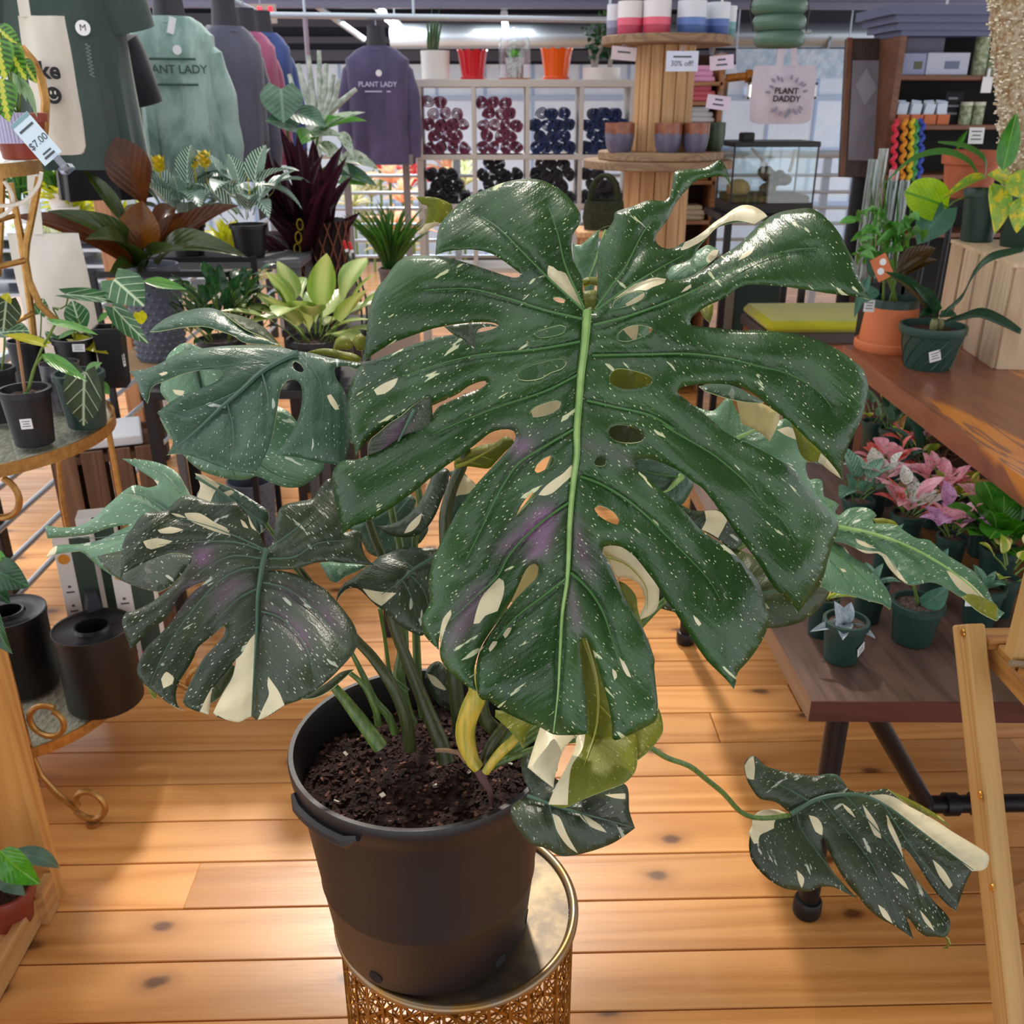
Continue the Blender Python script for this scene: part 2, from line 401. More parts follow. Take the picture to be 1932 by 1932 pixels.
# ================================================================ SETTING
PINE = wood('varnished_pine_floor', 'd89a58', 'b87636', '4e2812', axis=0, grain=1.0, rough=0.30, coat=0.3, knots=5.6, ring=5, vary=0.34, length=0.045)
DARKGAP = mat('floor_gap', '2a1a10', 0.9)
def floor():
    mb = MB().box((0, 5.2, -0.045), (9.0, 11.6, 0.05))
    fl = solo('floor', mb, DARKGAP, 'varnished knotty pine plank floor', 'floor', kind='structure', smooth=False, origin=(0, 5.2, -0.02))
    bw = 0.1337; rnd = random.Random(5)
    y = 1.5-9*bw+0.02; i = 0; shared = {}
    while y < 10.4:
        x0, x1 = (-3.4, 3.4) if y < 6.5 else (-4.2, 4.2)
        cuts = [x0]; c = x0+rnd.uniform(0.8, 2.8)
        while c < x1-0.6: cuts.append(c); c += rnd.uniform(2.0, 3.2)
        cuts.append(x1)
        for a, b in zip(cuts[:-1], cuts[1:]):
            L = round(b-a-0.0016, 2)
            if L not in shared: shared[L] = MB().box((0, 0, -0.010), (L, bw-0.0032, 0.020), bev=0.0016).mesh('plank', PINE, False)
            o = link('plank', shared[L], fl); o.location = ((a+b)/2-0, y+bw/2-5.2, 0.02-rnd.uniform(0, 0.0006))
        y += bw; i += 1
floor()
SIDING = mat('pale_blue_white_siding', 'dbe6f4', 0.6, col2='d0dcee', vs=3)
DARKW = mat('dark_ceiling_paint', '2b2a36', 0.8)
DARKM = mat('dark_lavender_steel', '6a6880', 0.5)
def walls():
    wb = solo('wall_back', MB().box((0, 10.9, 0.97), (10, 0.12, 1.94)), SIDING, 'pale blue white panelled back wall', 'wall', kind='structure', smooth=False, origin=(0, 10.9, 0))
    for i in range(-9, 14):
        part('panel_seam', MB().box((i*0.5, 10.835, 0.97), (0.03, 0.014, 1.94)), mat('seam_blue', '9db2d4', 0.6), wb, False)
    for z in (0.55, 1.1, 1.62):
        part('panel_rail', MB().box((0, 10.825, z), (10, 0.03, 0.05)), mat('seam_blue2', 'a9bcd8', 0.6), wb, False)
    up = solo('wall_upper', MB().box((0, 10.95, 2.75), (10, 0.12, 1.62)), DARKW, 'dark upper wall and shutter boxes below the ceiling', 'wall', kind='structure', smooth=False, origin=(0, 10.95, 2))
    for z, w in ((2.02, 0.10), (2.16, 0.06), (2.34, 0.12)):
        part('slat_rail', MB().box((-0.6, 10.84, z), (6.4, 0.10, w)), mat('grey_shutter', '50505e', 0.6), up, False)
    ce = solo('ceiling', MB().box((0, 9.4, 2.62), (10, 3.0, 0.08)), DARKW, 'dark ceiling over the back of the shop', 'ceiling', kind='structure', smooth=False, origin=(0, 9.4, 2.62))
    tr = solo('trim_1', MB().box((0, 7.9, 2.32), (8.4, 0.16, 0.22)).box((0, 7.8, 2.22), (8.4, 0.06, 0.04)), DARKM, 'lavender grey steel ceiling beam', 'beam', kind='structure', smooth=False, origin=(0, 7.9, 2.3))
    # windows in the back wall
    for k, (px0, px1) in enumerate(((1412, 1438), (1512, 1536))):
        a = W(px0, 158, Y=10.8); b = W(px1, 185, Y=10.8); c = (a+b)/2; w = b.x-a.x; h = a.z-b.z
        wn = thing('window_%d' % (k+1), 'small bright window in the white back wall', '', c, kind='structure')
        part('window_pane', MB().box(c, (w, 0.02, h)), mat('daylight_pane', 'eefaff', 0.3, emit=2.2), wn, False)
        fr = MB()
        for s in (-1, 1): fr.box((c.x+s*w/2, c.y-0.01, c.z), (0.025, 0.05, h+0.03)).box((c.x, c.y-0.01, c.z+s*h/2), (w+0.03, 0.05, 0.025))
        part('window_frame', fr, WHITE, wn, False)
walls()
rf = solo('added_ceiling_panel', MB().box((2.35, 3.2, 3.05), (3.7, 9.6, 0.10)), mat('added_ceiling_boards', '8a7f76', 0.8), 'unseen ceiling added to shade the right half of the shop', 'ceiling', kind='structure', smooth=False, origin=(2.35, 3.2, 3.05))  # out-of-view slab, added to block sun and sky on the right
rf2 = solo('added_ceiling_panel', MB().box((0.3, -2.6, 3.05), (8.0, 5.0, 0.10)), mat('added_ceiling_boards', '8a7f76', 0.8), 'unseen ceiling added behind the viewpoint to darken leaf reflections', 'ceiling', kind='structure', smooth=False, origin=(0.3, -2.6, 3.05))  # out-of-view slab, added so the leaf gloss mirrors dark as well as sky
for i in range(5): part('added_joist', MB().box((-1.0, 0.2+i*1.7, 3.0), (3.0, 0.12, 0.2)), mat('added_ceiling_joist', '3a3434', 0.8), rf, False)  # unseen beams across the open strip, added to break up sky reflections
def ducts():
    a = W(1385, 84, Y=9.2); b = W(1665, 62, Y=9.2)
    mb = MB().tube([(a.x-3.0, 9.2, a.z+0.06), (b.x+2.5, 9.2, b.z+0.0)], 0.10, 16)
    d = solo('air_duct', mb, mat('galvanised_duct', 'a9b2bb', 0.35, 0.6), 'long grey galvanised air duct under the ceiling', 'duct', origin=(a.x, 9.2, a.z))
    for i in range(6):
        x = a.x-0.2+i*0.5; part('duct_band', MB().tube([(x, 9.2, a.z+0.02), (x+0.02, 9.2, a.z+0.02)], 0.104, 16), mat('duct_band', '8f98a3', 0.4, 0.6), d)
    p = [W(1390, 92, Y=8.6), W(1600, 92, Y=8.6), W(1600, 148, Y=8.6), W(1390, 148, Y=8.6)]
    for q in (p[0], p[1]): p_ = None
    solo('plastic_canopy', MB().tube([p[0], (p[0].x, 8.6, 2.6)], 0.006, 6).tube([p[1], (p[1].x, 8.6, 2.6)], 0.006, 6).add(p+[q+Vector((0, 0.02, 0)) for q in p], [(0, 1, 2, 3), (7, 6, 5, 4), (0, 4, 5, 1), (1, 5, 6, 2), (2, 6, 7, 3), (3, 7, 4, 0)]), mat('wrinkled_clear_plastic', '9fb6cf', 0.25, col2='c9d8e8', vs=9, bs=8, bst=0.9), 'wrinkled bluish plastic sheet hung above the back wall', 'plastic sheet', smooth=False)
ducts()
# ceiling lights seen as bright tubes
TUBE = mat('lit_lamp_tube', (1.0, 1.0, 0.97), 0.4, emit=9)
RAILM0 = mat('thin_rod', '8a929a', 0.4, 0.4)
def tube_light(a, b, Y, r, lab):
    A, B = W(*a, Y=Y), W(*b, Y=Y+0.35); t = thing('tube_light', lab, 'light', (A+B)/2)
    part('lamp_tube', MB().tube([A, B], r, 10), TUBE, t)
    d = (B-A).normalized()
    for p, s in ((A, -1), (B, 1)): part('end_cap', MB().tube([p, p+d*0.025*s], r*1.15, 10), WHITE, t)
    up = Vector((0, 0, 0.03)); part('batten', MB().bar(A+up, B+up, 0.05, 0.02), mat('lamp_batten', 'a7b3bd', 0.4), t, False)
    part('suspension_rod', MB().tube([(A+B)/2+up, ((A+B)/2).xy.to_3d()+Vector((0, 0, 2.6))], 0.006, 6), RAILM0, t)
    q = (A+B)/2; lamp('tube_lamp_light', 'AREA', 20, (q.x, q.y, q.z-0.05), (0, 0.15, -1), 0.5, 1.2, (0.95, 0.98, 1.0))
tube_light((710, 12), (724, 26), 8.3, 0.026, 'short lit tube lamp, upper one of the pair above the purple sweatshirt')
tube_light((733, 36), (756, 58), 8.3, 0.026, 'short lit tube lamp, lower one of the pair above the purple sweatshirt')
tube_light((951, 28), (954, 56), 8.3, 0.024, 'lit tube lamp hanging above the glass cloche')
A, B = W(596, 10, Y=7.84), W(686, 74, Y=8.3)
solo('conduit_pipe', MB().tube([A, B], 0.022, 10), mat('pale_conduit', 'b4c4d2', 0.35, 0.3), 'pale slanting conduit pipe behind the purple sweatshirt', 'pipe')
for xs, lab in (((1362, 1372), 'white hanging cord beside the wooden spool tower'), ((1786, 1787), 'pale cord hanging above the bookcase')):
    A = W(xs[0], 12, Y=5.2); solo('hanging_cord', MB().tube([A+Vector((0, 0, 0.9)), A], 0.006, 6), WHITE, lab, 'cord')
# steel railing along the left of the deck and behind the plants
RAILM = mat('galvanised_rail', 'b9c2cd', 0.35, 0.5)
def railing():
    rl = thing('railing', 'grey metal railing of horizontal rods beside the gilt shelf stand', 'railing', (-1.52, 3, 0))
    for z in (0.10, 0.22, 0.34, 0.46, 0.58, 0.70, 0.82):
        part('rod', MB().tube([(-1.52, 1.2, z), (-1.52, 6.9, z)], 0.010 if z < 0.8 else 0.018, 8), RAILM, rl)
    for y in (2.75, 4.3, 5.9, 6.9):
        part('post', MB().box((-1.545, y, 0.45), (0.05, 0.05, 0.90), bev=0.004), mat('black_post', '1c1b1e', 0.5), rl, False)
    rb = thing('railing', 'pale metal railing of horizontal bars behind the bromeliads and cube shelf', 'railing', (0, 7.0, 0))
    for i, py in enumerate((292, 332, 364, 394, 424, 454, 484)):
        z = W(720, py, Y=7.0).z
        part('rod', MB().tube([(-1.5, 7.0, z), (2.8, 7.0, z)], 0.012 if i else 0.026, 8), RAILM, rb)
    for x in (-1.5, -0.2, 1.1, 2.4): part('post', MB().box((x, 7.03, 0.62), (0.05, 0.04, 1.24)), RAILM, rb, False)
railing()
# ================================================================ MONSTERA
CROPS = {'A': (600, 300, 3.5127), 'B': (1100, 300, 3.5127), 'C': (600, 800, 3.5127), 'D': (1050, 800, 3.5127), 'L': (200, 550, 3.5127), 'E': (200, 900, 3.5127),
         'P': (520, 1150, 2.576), 'N': (1300, 1350, 3.057), 'Q': (1400, 900, 3.6316), 'R': (1400, 450, 3.6316), 'S': (0, 900, 3.864), 'T': (0, 450, 3.864), 'O': (0, 0, 1)}
def parse(s):
    out = []; c = CROPS['O']
    for t in s.split():
        if t in CROPS: c = CROPS[t]; continue
        sh = t.endswith('!'); x, y = t.rstrip('!').split(','); out.append((c[0]+float(x)/c[2], c[1]+float(y)/c[2], sh))
    return out
def smooth_poly(pts, step=6.0, closed=True):
    n = len(pts); P = [np.array(p[:2]) for p in pts]; S = [p[2] for p in pts]; out = []
    for i in range(n if closed else n-1):
        p1, p2 = P[i], P[(i+1) % n]
        p0 = P[i-1] if (closed or i > 0) else p1; p3 = P[(i+2) % n] if (closed or i+2 < n) else p2
        m1 = np.zeros(2) if S[i] else (p2-p0)*0.5; m2 = np.zeros(2) if S[(i+1) % n] else (p3-p1)*0.5
        d = np.linalg.norm(p2-p1)
        for m in (m1, m2):
            l = np.linalg.norm(m)
            if l > d: m *= d/l
        k = max(1, int(d/step))
        for j in range(k):
            t = j/k; h = (2*t**3-3*t**2+1)*p1+(t**3-2*t**2+t)*m1+(-2*t**3+3*t**2)*p2+(t**3-t**2)*m2; out.append(h)
    if not closed: out.append(P[-1])
    return np.array(out)
def inside(poly, pts):
    x, y = pts[:, 0], pts[:, 1]; r = np.zeros(len(pts), bool); n = len(poly)
    for i in range(n):
        x1, y1 = poly[i]; x2, y2 = poly[(i+1) % n]
        if y1 == y2: continue
        c = ((y1 > y) != (y2 > y)) & (x < (x2-x1)*(y-y1)/(y2-y1)+x1); r ^= c
    return r
def dist_poly(pts, line, closed=False):
    d = np.full(len(pts), 1e9); n = len(line)
    for i in range(n if closed else n-1):
        a, b = line[i], line[(i+1) % n]; ab = b-a; l = (ab@ab)+1e-9
        t = np.clip(((pts-a)@ab)/l, 0, 1); q = a+t[:, None]*ab; d = np.minimum(d, np.hypot(*(pts-q).T))
    return d
class TPS:
    def __init__(s, ctl):
        c = np.array(ctl, float); s.c = c[:, :2]/1000; n = len(c)
        K = s.k(np.hypot(*(s.c[:, None]-s.c[None]).transpose(2, 0, 1)))+np.eye(n)*1e-4
        P = np.c_[np.ones(n), s.c]; A = np.zeros((n+3, n+3)); A[:n, :n] = K; A[:n, n:] = P; A[n:, :n] = P.T
        s.w = np.linalg.lstsq(A, np.r_[c[:, 2], 0, 0, 0], rcond=None)[0]
    def k(s, r): return np.where(r > 0, r*r*np.log(r+1e-12), 0)
    def __call__(s, p):
        q = np.atleast_2d(p)/1000
        return s.k(np.hypot(*(q[:, None]-s.c[None]).transpose(2, 0, 1)))@s.w[:len(s.c)]+s.w[len(s.c)]+q@s.w[len(s.c)+1:]
def rays(p):
    a = np.array(_fw)[None]+np.array(_rt)[None]*((p[:, 0]-CPX)/FPX)[:, None]-np.array(_up)[None]*((p[:, 1]-CPX)/FPX)[:, None]
    return a
def pts3(p, d): r = rays(p); return np.array(CAMP)[None]+r*(d/r[:, 1])[:, None]
# leaf materials -------------------------------------------------
def monstera_mat(name, g1, g2, sp=(0.52, 0.55), cream='d9dfb4', rough=0.34, tl=0.14, speck=1.0, pur='8a5c86'):
    t = NT(name); g1, g2, cr, pu = srgb(g1), srgb(g2), srgb(cream), srgb(pur)
    uv = t.uv()
    big = t.noise(t.mapping(uv, (1, 0.5, 1)), 7.0, 3, 0.6)
    base = t.mix(t.step(big, 0.3, 0.72), g1, g2)
    at = t.n('Attribute', {'attribute_name': 'purple'}).outputs['Fac']
    base = t.mix(t.math('MULTIPLY', at, 0.9), base, pu)
    v1 = t.n('TexVoronoi', {'voronoi_dimensions': '2D'}, Scale=250.0); t.set(v1.inputs['Vector'], t.mapping(uv, (1.0, 0.42, 1)))
    den = t.noise(uv, 9.0, 2)
    size = t.math('MULTIPLY', t.math('MULTIPLY_ADD', t.n('SeparateColor', Color=v1.outputs['Color']).outputs[0], 0.36*speck, -0.18*speck), t.step(den, 0.25, 0.6))
    f1 = t.math('LESS_THAN', v1.outputs['Distance'], size)
    n2 = t.noise(t.mapping(uv, (1.0, 0.26, 1)), 62.0, 3, 0.55)
    f2 = t.math('MULTIPLY', t.step(n2, 0.695-0.03*speck, 0.715-0.03*speck), 0.9)
    f = t.math('MAXIMUM', f1, f2)
    colr = t.mix(t.math('MULTIPLY', f, 0.85), base, cr)
    fine = t.noise(uv, 420, 2)
    t.p(Base_Color=colr, Roughness=t.math('MULTIPLY_ADD', big, 0.16, rough-0.08), Specular_IOR_Level=0.5)
    t.bump(t.math('MULTIPLY_ADD', fine, 0.25, t.math('MULTIPLY_ADD', t.noise(t.mapping(uv, (1, 0.12, 1)), 60, 3), 1.4, t.noise(uv, 34, 3))), 0.42, 0.005)
    if tl:
        tr = t.n('BsdfTranslucent'); hs = t.n('HueSaturation', Hue=0.47, Saturation=1.2, Value=2.2); t.set(hs.inputs['Color'], colr); t.set(tr.inputs[0], hs.outputs[0])
        mx = t.n('MixShader', i0=tl); t.set(mx.inputs[1], t.b.outputs[0]); t.set(mx.inputs[2], tr.outputs[0]); t.set(t.o.inputs[0], mx.outputs[0])
    MATS[name] = t.m; return t.m
def cream_mat(name, c, tl=0.25):
    t = NT(name); c = srgb(c); uv = t.uv()
    col = t.mix(t.step(t.noise(uv, 30, 4), 0.4, 0.7), c, tuple(x*0.86 for x in c))
    t.p(Base_Color=col, Roughness=0.4); t.bump(t.noise(uv, 60, 3), 0.2, 0.003)
    tr = t.n('BsdfTranslucent'); t.set(tr.inputs[0], col); mx = t.n('MixShader', i0=tl); t.set(mx.inputs[1], t.b.outputs[0]); t.set(mx.inputs[2], tr.outputs[0]); t.set(t.o.inputs[0], mx.outputs[0])
    MATS[name] = t.m; return t.m
MG = monstera_mat('monstera_green', '1c3c14', '335629', tl=0.10, rough=0.29)
MD = monstera_mat('monstera_dark_marbled', '26301c', '3f4c34', speck=1.25, cream='cdd2bd')
MB_ = monstera_mat('monstera_blue_green', '2c4a32', '4a6850', speck=0.9, cream='d2dcd0')
ML = monstera_mat('monstera_pale_splashed', '426a4c', '688f6c', speck=1.4, cream='dfe8d2')
MU = monstera_mat('monstera_underside', '6c7416', '93962a', speck=1.0, cream='d6d488', tl=0.4, rough=0.5)
MUD = monstera_mat('monstera_underside_dark', '2c3a18', '46521f', speck=0.9, cream='b9b98a', tl=0.2, rough=0.5)
CRM = cream_mat('monstera_cream', 'e9dfba'); CRU = cream_mat('monstera_cream_underside', 'dccf98', 0.35)
RIM = mat('monstera_leaf_edge', 'b9c48a', 0.5)
VEIN = mat('monstera_midrib', '7da05a', 0.4, col2='95b56c', vs=30); VEINL = mat('monstera_lateral_vein', '426c34', 0.4); VEIND = mat('monstera_vein_dark', '415c48', 0.4); VEINU = mat('monstera_vein_yellow', '9a9a3c', 0.4)
MON = thing('potted_monstera', 'huge variegated split-leaf monstera in a black nursery pot on the gilt drum', 'potted plant', (-0.08, 0.98, 0.49))
def mleaf(outlines, ctl, top=MG, under=MU, holes=(), midrib=None, veins=(), cream=(), purple=(), step=11.0, quilt=0.006, edge=0.008, flip=False, vr=3.2, vm=VEIN, wav=0.0035, name='leaf', thick=0.0011, label=None):
    """outlines: list of (string, depth offset)."""
    tps = TPS(ctl); V, FC, MI, UV, PU = [], [], [], [], []
    vlines = [smooth_poly(parse(v), 10, False) for v in veins]
    mrib = smooth_poly(parse(midrib), 10, False) if midrib else None
    if mrib is not None: ax0, ax1 = mrib[0], mrib[-1]
    else:
        q = smooth_poly(parse(outlines[0][0])); ax0, ax1 = q.mean(0)-np.array([0, 60]), q.mean(0)+np.array([0, 60])
    axd = (ax1-ax0)/np.linalg.norm(ax1-ax0); nx = np.array([-axd[1], axd[0]])
    cps = [smooth_poly([(x, y, True) if False else (x, y, s) for x, y, s in parse(c)], 5) for c in cream]
    pps = [(smooth_poly(parse(c), 12), w) for c, w in purple]
    hps = [smooth_poly(parse(h), 5) for h in holes]
    def disp(p, outl):
        d = tps(p)
        if quilt and (vlines or mrib is not None):
            dv = np.full(len(p), 1e9)
            for l in vlines+([mrib] if mrib is not None else []): dv = np.minimum(dv, dist_poly(p, l))
            d = d-quilt*(1-np.exp(-dv/34.0))+0.002*np.exp(-(dv/9.0)**2)
        if edge:
            de = dist_poly(p, outl, True); d = d+edge*np.exp(-de/26.0)
        r3 = np.sin(p[:, 0]*0.021+p[:, 1]*0.013)*np.sin(p[:, 1]*0.017-p[:, 0]*0.009)*wav
        return d+r3
    for oi, (s, off) in enumerate(outlines):
        out = smooth_poly(parse(s), 6); lo, hi = out.min(0), out.max(0)
        gx = np.arange(lo[0], hi[0], step); gy = np.arange(lo[1], hi[1], step*0.866)
        g = np.array([(x+(step/2 if j % 2 else 0), y) for j, y in enumerate(gy) for x in gx])
        g = g[inside(out, g)]
        if len(g): g = g[dist_poly(g, out, True) > step*0.45]
        lines = [(out, True)]+[(h, True) for h in hps if inside(out, h.mean(0)[None])[0]]+[(c, True) for c in cps]
        for h in hps:
            if len(g): g = g[(~inside(h, g)) & (dist_poly(g, h, True) > step*0.4)]
        for c in cps:
            if len(g): g = g[dist_poly(g, c, True) > step*0.35]
        co = []; ed = []
        for l, cl in lines:
            o = len(co); co += [Vector((float(a), float(b))) for a, b in l]; ed += [(o+i, o+(i+1) % len(l)) for i in range(len(l))]
        co += [Vector((float(a), float(b))) for a, b in g]
        r = geometry.delaunay_2d_cdt(co, ed, [], 0, 1e-4)
        vv = np.array([(v.x, v.y) for v in r[0]]); fc = np.array([f for f in r[2]])
        cen = vv[fc].mean(1); ok = inside(out, cen)
        for h in hps: ok &= ~inside(h, cen)
        fc = fc[ok]; cen = cen[ok]; mi = np.zeros(len(fc), int)
        for c in cps: mi[inside(c, cen)] = 1
        # drop slivers
        a, b, c_ = vv[fc[:, 0]], vv[fc[:, 1]], vv[fc[:, 2]]
        ar = (b[:, 0]-a[:, 0])*(c_[:, 1]-a[:, 1])-(b[:, 1]-a[:, 1])*(c_[:, 0]-a[:, 0])
        keep = np.abs(ar) > 0.02; fc = fc[keep]; mi = mi[keep]; ar = ar[keep]
        fl = (ar > 0) != flip
        fc[fl] = fc[fl][:, ::-1]
        dd = disp(vv, out)+off; p3 = pts3(vv, dd); o = len(V)
        V += p3.tolist(); FC += (fc+o).tolist(); MI += mi.tolist()
        mp = mpp(Vector(p3[0])); rel = vv-ax0; al = rel@axd; la = rel@nx
        u = (al-np.abs(la)*0.75)*mp; v = np.abs(la)*1.25*mp+np.sign(la)*3
        UV += np.c_[u, v].tolist()
        pu = np.zeros(len(vv))
        for pp, w in pps:
            di = dist_poly(vv, pp, True); ins = inside(pp, vv); pu = np.maximum(pu, np.where(ins, w*np.clip(0.35+di/22, 0, 1), w*0.35*np.exp(-di/9)))
        PU += pu.tolist()
    og = wloc(MON); me = bpy.data.meshes.new('leaf')
    me.from_pydata([(v[0]-og.x, v[1]-og.y, v[2]-og.z) for v in V], [], FC)
    for m in ((top, CRM, under, CRU, RIM, RIM) if not flip else (under, CRU, top, CRM, RIM, RIM)): me.materials.append(m)
    me.polygons.foreach_set('material_index', MI); me.polygons.foreach_set('use_smooth', [True]*len(FC))
    l = me.uv_layers.new(name='UVMap'); vi = np.zeros(len(me.loops), int); me.loops.foreach_get('vertex_index', vi)
    l.data.foreach_set('uv', np.array(UV)[vi].ravel())
    at = me.attributes.new('purple', 'FLOAT', 'POINT'); at.data.foreach_set('value', PU); me.update()
    ob = link(name, me, MON)
    if label: ob['label'] = label
    so = ob.modifiers.new('thickness', 'SOLIDIFY'); so.thickness = thick; so.offset = -1; so.material_offset = 2; so.material_offset_rim = 4
    def tube_on(line, r0, r1, nm, m_):
        d = tps(line)
        d = d-quilt*0-0.0012+np.sin(line[:, 0]*0.021+line[:, 1]*0.013)*np.sin(line[:, 1]*0.017-line[:, 0]*0.009)*wav
        if quilt: d = d-0.0003
        p = pts3(line, d); k = len(p); mb = MB().tube([Vector(q) for q in p], [(r0+(r1-r0)*i/(k-1))*mpp(Vector(p[0])) for i in range(k)], 6)
        o2 = link(nm, mb.mesh(nm, m_, True, og), ob); return o2
    if mrib is not None: tube_on(mrib, vr*2.9, vr*0.4, 'midrib', vm)
    for vl in vlines: tube_on(vl, vr*0.9, vr*0.25, 'vein', VEINL if vm is VEIN else vm)
    return ob
